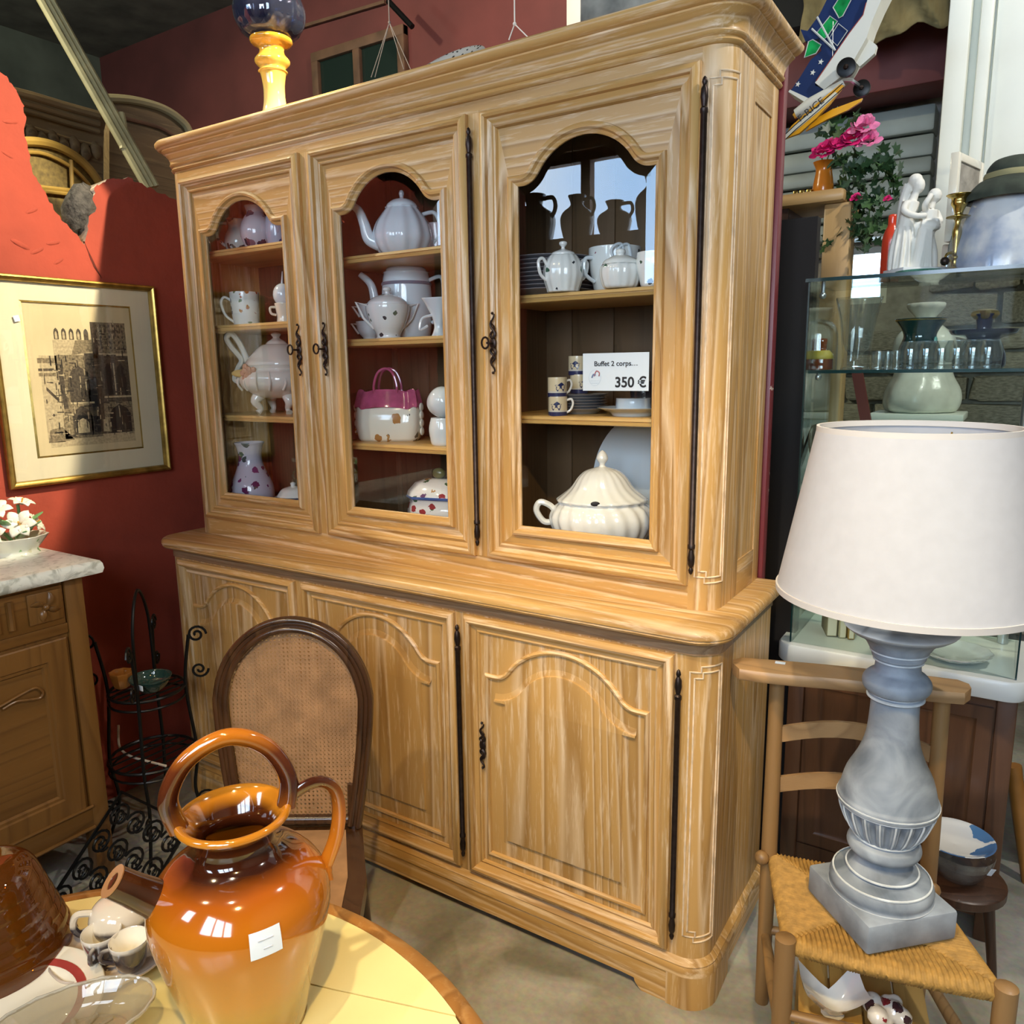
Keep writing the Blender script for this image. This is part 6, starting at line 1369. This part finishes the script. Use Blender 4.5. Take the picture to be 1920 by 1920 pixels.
# standing draped woman (left, behind)
limb([(-.03, .01, .02), (-.034, .01, .07), (-.03, .01, .13)], (.030, .021)); limb([(-.03, .01, .12), (-.026, .006, .16), (-.022, .004, .19)], (.020, .021)); b_.ball((-.008, -.002, .228), .0165, 12, .9, 1, 1.25); limb([(-.02, .003, .19), (-.012, .0, .214)], (.011, .009))
b_.ball((-.014, .004, .243), .016, 12, 1.1, 1.1, 1.0); limb([(-.038, -.004, .185), (-.05, -.012, .165), (-.03, -.026, .150), (.0, -.03, .150)], (.0095, .007)); limb([(-.02, .02, .235), (-.03, .025, .19), (-.035, .025, .12)], (.014, .010))
# man leaning in from the right
limb([(.008, -.012, .02), (.012, -.012, .06), (.008, -.01, .10)], (.010, .016)); limb([(.048, -.006, .02), (.042, -.006, .06), (.026, -.006, .10)], (.010, .016)); limb([(.016, -.008, .095), (.022, -.008, .13), (.022, -.006, .165)], (.019, .024))
b_.ball((.036, -.006, .203), .0175, 12, 1, 1, 1.1); limb([(.026, -.006, .17), (.033, -.006, .192)], (.010, .009)); limb([(.005, -.018, .168), (-.004, -.03, .178), (.006, -.032, .196), (.012, -.02, .20)], (.009, .006)); limb([(.045, -.002, .165), (.052, -.012, .14), (.03, -.026, .138)], (.009, .007))
limb([(-.006, -.02, .13), (.02, -.03, .125), (.045, -.01, .128)], (.013, .012)); limb([(-.008, -.018, .02), (-.006, -.022, .06), (.0, -.022, .12)], (.017, .012)); limb([(.0, .012, .02), (.002, .012, .08), (-.002, .008, .14)], (.02, .018))
for k in range(11):
    a = k*2*PI/11; limb([(-.03+.031*math.cos(a), .01+.031*math.sin(a), .02), (-.033+.029*math.cos(a+.15), .01+.029*math.sin(a+.15), .07), (-.03+.021*math.cos(a+.1), .01+.021*math.sin(a+.1), .125)], (.0055, .003))
for k in range(5): limb([(-.012+.008*k, -.034, .02), (-.008+.006*k, -.036, .06), (.0+.004*k, -.034, .115)], (.0045, .003))
o = b_.build('figures', plain('bisque', (.80, .78, .70), .6), st_); md = o.modifiers.new('fuse', 'REMESH'); md.mode = 'VOXEL'; md.voxel_size = .0022; md.use_smooth_shade = True; md = o.modifiers.new('soft', 'SMOOTH'); md.iterations = 3
t = pot('brass_candlestick', 'slender brass candlestick right of the white statue', 'candlestick', 1788, .62, Z6, 'brass', [(0, 0), (.03, 0), (.032, .006), (.014, .014), (.010, .03), (.014, .038), (.008, .048), (.009, .075), (.011, .10), (.007, .118), (.009, .13), (.026, .134), (.026, .137), (.010, .141), (.013, .155), (.019, .166), (.019, .178), (.03, .186), (.029, .189), (.012, .187), (0, .17)])
handle(t, [(-.008, 0, .05), (-.03, 0, .045), (-.034, 0, .03), (-.02, 0, .03)], .0035, 'brass'); B().ball((-.036, 0, .028), .011, 10).build('thumb_knob', 'iron', t)
t = thing('standing_frame', 'small cream edged picture frame standing behind the brass candlestick', 'picture frame', (pxx(1796, .80, Z6), .80, Z6), math.radians(75))
B().box(-.09, .09, -.006, .006, .10, .30, .002).build('back_board', 'stone', t); B().box(-.095, -.075, -.01, .01, .09, .31, .002).build('frame_bar', 'cream', t); B().box(.075, .095, -.01, .01, .09, .31, .002).build('frame_bar', 'cream', t); B().box(-.075, .075, -.01, .01, .29, .31, .002).build('frame_bar', 'cream', t); B().box(-.075, .075, -.01, .01, .09, .11, .002).build('frame_bar', 'cream', t); B().box(-.05, .05, -.03, .03, 0, .09, .004).build('foot', 'cream', t)
t = thing('wrapped_lampshade', 'pale lampshade wrapped in clear plastic at the right of the case top', 'lampshade', (pxx(1885, .66, Z6), .66, Z6))
def bluecloth():
    mt, nt, b = newmat('blue_marbled_shade'); N = nt.nodes.new; L = nt.links.new
    tc = N('ShaderNodeTexCoord'); n1 = N('ShaderNodeTexNoise'); n1.inputs['Scale'].default_value = 14; n1.inputs['Detail'].default_value = 6; L(tc.outputs['Object'], n1.inputs['Vector'])
    r = N('ShaderNodeValToRGB'); e = r.color_ramp.elements; e[0].position = .38; e[0].color = (.36, .44, .62, 1); e[1].position = .6; e[1].color = (.78, .80, .82, 1); L(n1.outputs['Fac'], r.inputs['Fac']); L(r.outputs['Color'], b.inputs['Base Color']); b.inputs['Roughness'].default_value = .6; return mt
B().lathe([(.118, .004), (.116, .06), (.10, .12), (.078, .185), (.075, .185), (.098, .12), (.114, .06), (.115, .004), (.118, .004)], 48, rf=lambda a, q_: 1+.02*math.cos(11*a)).build('shade', bluecloth(), t)
B().lathe([(.132, .002), (.128, .07), (.112, .13), (.088, .195), (.07, .20)], 40, rf=lambda a, q_: 1+.03*math.cos(7*a+3*q_)+.015*math.cos(17*a)).build('plastic_wrap', glassy('plastic_film', (.94, .95, .95), 1.45, rough=.15, refl=2.0, body=.10, bodycol=(.8, .8, .78)), t)
hp = thing('felt_hat', 'dark green felt hat resting on the wrapped lampshade', 'hat', (pxx(1912, .66, 1.98), .66, Z6+.20), math.radians(50))
B().lathe(prof([(.105, -.035), (.10, -.015), (.08, .010), (.068, .018), (.064, .042), (.048, .062), (.02, .066), (0, .06)]), 40, rf=lambda a, q_: 1+.06*math.cos(2*a)+.03*math.cos(5*a), sx=1.1).build('felt', plain('green_felt', (.04, .05, .035), .95, noise=.4, nscale=20), hp)
B().lathe([(.0705, .016), (.071, .024), (.069, .03), (.068, .016)], 40, rf=lambda a, q_: 1+.06*math.cos(2*a)+.03*math.cos(5*a), sx=1.1).build('hat_band', plain('olive_band', (.30, .27, .13), .8), hp)
t = pot('red_flask', 'slim red flask standing behind the white statue', 'bottle', 1666, .74, Z6, plain('red_lacquer', (.70, .06, .025), .25, coat=.6), [(0, 0), (.022, 0), (.024, .01), (.024, .10), (.020, .13), (.012, .15), (.011, .175), (0, .177)])
t = pot('green_glass_plate', 'shallow green glass plate lying on top of the case', 'plate', 1722, .56, Z6-.0, glassy('sea_green_glass', (.45, .78, .70), 1.5, refl=2, body=.25, bodycol=(.1, .35, .28)), [(0, .001), (.03, .001), (.05, .004), (.052, .006), (.03, .004), (0, .004)], part='plate')

# ---------- wooden shelf with the flower vase beside the buffet
SY0, SY1 = 1.10, 1.40; zs_ = 2.055
ws = thing('plank_shelf', 'thick pale wooden plank shelf on a wooden post beside the buffet', 'shelf', (1.8, 1.25, 0))
M['ash'] = wood('pale_ash', (.30, .18, .07), (.46, .29, .12), (.58, .42, .22), 'z', rough=.45, paleamt=.3); M['ashx'] = wood('pale_ash_level', (.30, .18, .07), (.46, .29, .12), (.58, .42, .22), 'x', rough=.45, paleamt=.3)
xl_ = pxx(1440, SY0, zs_); xr_ = pxx(1583, SY0, zs_)
B().box(xl_, xr_, SY0, SY1, zs_, zs_+.042, .015).build('plank', 'ashx', ws, world=True)
xp0, xp1 = pxx(1537, SY0+.03, 1.8), pxx(1588, SY0+.03, 1.8)
B().box(xp0, xp1, SY0+.03, SY0+.12, 0, zs_, .006).build('post', 'ash', ws, world=True)
B().box(xl_+.02, xl_+.06, SY0+.03, SY1-.02, 0, zs_).build('side_board', 'darkwood', ws, world=True, smooth=0)
t = thing('brass_trinket', 'small brass buckle lying on the plank shelf', 'trinket', (pxx(1505, SY0+.08, zs_+.045), SY0+.08, zs_+.0425))
for k in range(3): B().box(-.03+.022*k, -.014+.022*k, -.012, .012, 0, .02, .003).build('link', 'brass', t)
fx = pxx(1543, SY0+.1, zs_+.06)
fv = thing('flower_vase', 'orange vase with crimson flowers and trailing ivy on the plank shelf', 'plant', (fx, SY0+.1, zs_+.0425))
B().lathe(prof([(0, 0), (.028, 0), (.034, .02), (.030, .05), (.026, .08), (.034, .10), (.036, .105), (.030, .10), (0, .06)]), 24).build('vase', plain('orange_ceramic', (.65, .22, .02), .25, coat=.6), fv)
M['pink'] = plain('crimson_petal', (.62, .015, .16), .55, noise=.3, nscale=40); M['pink2'] = plain('pink_petal', (.80, .22, .42), .55, noise=.35, nscale=40)
lf1 = plain('ivy_leaf', (.018, .055, .020), .45, noise=.5, nscale=20); lf2 = plain('ivy_leaf_light', (.05, .11, .035), .45, noise=.4, nscale=20)
FVL = fv.location
def bloom(u, v, y, s_, mat):
    c = at(u, v, y=y)-FVL; b_ = B()
    for k in range(14):
        a = k*2.4; rr = s_*(.15+.06*k); tl = .3+.06*k
        V = []; 
        for i in range(4):
            for j in (-1, 0, 1):
                t_ = i/3; w_ = s_*.34*math.sin(PI*(.15+.75*t_)); x = rr*.45+s_*.55*t_*tl; z = s_*.6*t_*(1.15-tl)-.02*s_*abs(j)
                p = Vector((x*math.cos(a)-j*w_*math.sin(a), x*math.sin(a)+j*w_*math.cos(a), z+random.uniform(-.05, .05)*s_)); p = Matrix.Rotation(math.radians(55), 3, 'X') @ p; V.append(p+c)
        b_.add(V, [(i*3+j, i*3+j+1, i*3+j+4, i*3+j+3) for i in range(3) for j in range(2)])
    b_.build('flower', mat, fv, smooth=60)
yF = SY0+.06
for u, v, s_, m_ in ((1618, 235, .034, 'pink2'), (1598, 258, .036, 'pink'), (1628, 262, .030, 'pink2'), (1552, 275, .026, 'pink'), (1540, 285, .028, 'pink'), (1572, 270, .026, 'pink'), (1605, 370, .014, 'pink'), (1664, 372, .010, 'pink')): bloom(u, v, yF-.05, s_*1.5, m_)
lp = [(0, 0), (.35, .28), (.9, .22), (.62, .5), (.75, .95), (.3, .78), (0, 1.25)]; lp = lp+[(-x, y) for x, y in reversed(lp[1:-1])]
lsrc = []
for mt in (lf1, lf2):
    b_ = B(); b_.add([(x*.5, y*.5, .10*abs(x)) for x, y in lp]+[(0, .22, .0)], [(i, (i+1) % len(lp), len(lp)) for i in range(len(lp))]); o = b_.build('leaf', mt, fv, smooth=70); lsrc.append(o)
regions = [(1560, 1640, 292, 330, 26), (1575, 1685, 310, 385, 90), (1590, 1665, 370, 440, 62), (1600, 1640, 430, 480, 18), (1545, 1580, 440, 490, 14), (1530, 1580, 235, 262, 12), (1560, 1620, 212, 240, 12), (1640, 1680, 285, 330, 14), (1560, 1600, 400, 450, 8)]
first = [True, True]
for u0, u1, v0, v1, cnt in regions:
    for k in range(cnt):
        y = yF+random.uniform(-.06, .10); p = at(random.uniform(u0, u1), random.uniform(v0, v1), y=y)-FVL; w_ = 0 if random.random() < .72 else 1
        o = lsrc[w_] if first[w_] else share(lsrc[w_], fv); first[w_] = False
        s_ = random.uniform(.040, .066); o.location = p; o.scale = (s_, s_, s_); o.rotation_euler = (random.uniform(.6, 2.4), random.uniform(-.7, .7), random.uniform(-.9, 2.0))
for Q in (((1545, 320), (1570, 300), (1610, 330), (1630, 390), (1620, 460)), ((1545, 320), (1590, 290), (1650, 310), (1670, 350)), ((1575, 330), (1580, 400), (1560, 470)), ((1545, 320), (1560, 280), (1600, 255)), ((1545, 320), (1540, 290))):
    B().tube(bez([at(u, v, y=yF+.02)-FVL for u, v in Q], 6), .0028, 6).build('stem', lf2, fv)

# ---------- toy aeroplanes hanging above
PYL = .90
def poly_on(px_, y0, th): 
    P = [at(u, v, y=y0) for u, v in px_]; return [(p.x, p.z) for p in P], y0, y0+th
M['navyt'] = plain('navy_tin', (.006, .02, .085), .5, spec=.2); M['whitet'] = plain('white_tin', (.62, .62, .55), .5); M['greenw'] = plain('green_window', (.01, .28, .07), .1, coat=1, noise=.6, nscale=20); M['yelw'] = plain('yellow_wing', (.75, .36, .01), .3, coat=.4); M['greyl'] = plain('grey_line', (.5, .52, .5), .4)
tp_ = thing('toy_plane', 'blue and white toy aeroplane with stars and green windows hanging over the buffet corner', 'toy plane', at(1560, 120, y=PYL))
def part(name, mat, px_, y0, th, parent): P, a_, c_ = poly_on(px_, y0, th); return B().prism(P, 'y', a_, c_).build(name, mat, parent, world=True, smooth=0)
part('fuselage', 'navyt', [(1481, 172), (1500, 145), (1520, 112), (1540, 95), (1536, 72), (1510, 78), (1501, 55), (1514, 58), (1536, 28), (1556, -12), (1630, -12), (1618, 28), (1592, 62), (1530, 150), (1528, 160), (1545, 168), (1518, 188)], PYL, .07, tp_)
part('belly', 'whitet', [(1630, -12), (1665, -25), (1650, 5), (1634, 42), (1625, 70), (1608, 100), (1588, 135), (1545, 168), (1528, 155), (1592, 62), (1618, 28)], PYL-.012, .09, tp_)
part('tail_fin', 'whitet', [(1625, 70), (1644, 85), (1640, 100), (1612, 125), (1600, 112)], PYL+.02, .02, tp_)
part('nose_band', 'whitet', [(1478, 172), (1481, 168), (1520, 186), (1516, 196)], PYL-.006, .08, tp_)
for w_ in ([(1562, 14), (1576, -8), (1600, -8), (1580, 30), (1573, 34)], [(1556, 30), (1570, 40), (1553, 66), (1545, 74), (1531, 62)], [(1516, 78), (1524, 74), (1540, 84), (1530, 100), (1508, 108)]):
    o = part('cabin_window', 'greenw', w_, PYL-.004, .005, tp_); q_ = [at(u, v, y=PYL-.005) for u, v in w_]; B().tube(q_, .0016, 6, closed=True).build('window_trim', 'greyl', o, world=True)
part('cabin_window', 'navyt', [(1572, 44), (1589, 58), (1570, 86), (1555, 72)], PYL-.004, .005, tp_); B().tube([at(u, v, y=PYL-.006) for u, v in ((1572, 44), (1589, 58), (1570, 86), (1555, 72))], .0016, 6, closed=True).build('window_trim', 'greyl', tp_, world=True)
for Q in (((1532, 32), (1566, 95)), ((1522, 54), (1564, 93))): B().tube([at(u, v, y=PYL-.010) for u, v in Q], .003, 6).build('strut', 'greyl', tp_, world=True)
for u, v in ((1539, 116), (1524, 136), (1496, 158)):
    c = at(u, v, y=PYL-.001); P = [(c.x+(.0085 if k % 2 == 0 else .0035)*math.sin(k*PI/5+.3), c.z+(.0085 if k % 2 == 0 else .0035)*math.cos(k*PI/5+.3)) for k in range(10)]; B().prism(P, 'y', PYL-.0015, PYL).build('star', 'whitet', tp_, world=True, smooth=0)
B().tube([at(u, v, y=PYL-.0125) for u, v in ((1624, 5), (1618, 28), (1592, 62), (1530, 152))], .0013, 6).build('red_stripe', 'red', tp_, world=True)
def wheel(u, v, y, r_, par):
    c = at(u, v, y=y); o = B().lathe([(0, -.008), (r_*.6, -.009), (r_, -.006), (r_, .006), (r_*.6, .009), (0, .008)], 24, rot=Matrix.Rotation(PI/2, 3, 'X'), c=c).build('wheel', 'black', par, world=True); B().ball(c+Vector((0, -.009, 0)), r_*.3, 8).build('hub', 'iron', o, world=True)
wheel(1587, 127, PYL-.03, .026, tp_); wheel(1616, 166, PYL+.10, .024, tp_)
B().tube([at(1570, 150, y=PYL), at(1596, 150, y=PYL+.02), at(1610, 160, y=PYL+.10)], .006, 6).build('axle', 'alu', tp_, world=True)
B().tube([at(1585, 20, y=PYL+.03), at(1590, -120, y=PYL+.03)], .0012, 6).build('hanging_wire', 'alu', tp_, world=True)
yp = thing('yellow_biplane', 'yellow toy aeroplane with black striped wing below the blue one', 'toy plane', at(1530, 220, y=PYL-.05))
YB = PYL-.06
part('wing', 'yelw', [(1466, 262), (1484, 236), (1520, 203), (1548, 180), (1575, 158), (1582, 160), (1556, 194), (1530, 222), (1498, 250)], YB, .012, yp)
part('stripe', 'whitet', [(1467, 258), (1490, 236), (1530, 202), (1566, 172), (1571, 176), (1536, 208), (1494, 243), (1470, 262)], YB-.0015, .0015, yp)
for dv in (0, 7.5): B().tube([at(u+dv*.3, v+dv, y=YB-.002) for u, v in ((1467, 257), (1490, 235), (1530, 201), (1580, 156))], .0012, 6).build('black_line', 'black', yp, world=True)
part('lower_wing', 'yelw', [(1486, 215), (1500, 196), (1518, 190), (1540, 182), (1520, 196), (1490, 222)], YB+.10, .012, yp)
part('tailplane', 'yelw', [(1530, 222), (1560, 205), (1600, 190), (1617, 184), (1614, 190), (1590, 206), (1550, 224), (1510, 246)], YB+.06, .010, yp)
B().tube([at(1492, 214, y=YB+.05), at(1520, 196, y=YB+.05), at(1582, 155, y=YB+.05)], [.014, .02, .010], 10).build('fuselage', 'whitet', yp, world=True)
tx = at(1523, 210, y=YB-.002); o = text('F-RICE', 0, 0, .028, yp, y=0); o.location = tx-yp.location; v_ = at(1545, 192, y=YB)-at(1505, 225, y=YB); o.rotation_euler = (PI/2, -math.atan2(v_.z, v_.x), 0)
B().tube([at(1560, 172, y=YB+.05), at(1562, 40, y=YB+.05)], .001, 6).build('hanging_wire', 'alu', yp, world=True)

# ---------- wrapped bag and leaning bar behind the case
PB = 1.5
a = at(1722, 778, y=PB)
pb = thing('white_plinth', 'white painted plinth standing behind the glass case', 'plinth', (a.x, PB, 0))
B().box(-.13, .13, -.11, .11, 0, a.z-.015, .004).build('body', 'whitewood', pb); B().box(-.15, .15, -.13, .13, a.z-.015, a.z+.01, .004).build('cap', 'whitewood', pb)
t = thing('plastic_bag', 'bulky white plastic bag standing on the white plinth', 'bag', (a.x, PB, a.z+.0105), .4)
B().lathe(prof([(0, .0), (.10, .0), (.125, .03), (.12, .08), (.095, .13), (.085, .18), (.10, .22), (.09, .27), (.05, .31), (.03, .33), (.06, .37), (.05, .385), (0, .36)]), 48, rf=lambda a_, q_: 1+.06*math.cos(3*a_+4*q_)+.03*math.cos(9*a_-7*q_)).build('film', plain('milky_plastic', (.72, .72, .64), .3, coat=.4, noise=.15, nscale=14, bump=.5, bscale=12), t)
t = thing('leaning_bar', 'dark red wooden bar leaning behind the glass case', 'bar', at(1628, 800, y=1.35))
B().obox(at(1636, 860, y=1.35), at(1606, 690, y=1.35), .035, .02, (0, 1, 0)).obox(at(1640, 890, y=1.35), at(1636, 860, y=1.35), .035, .02, (0, 1, 0)).build('bar', 'beamred', t, world=True, smooth=0)
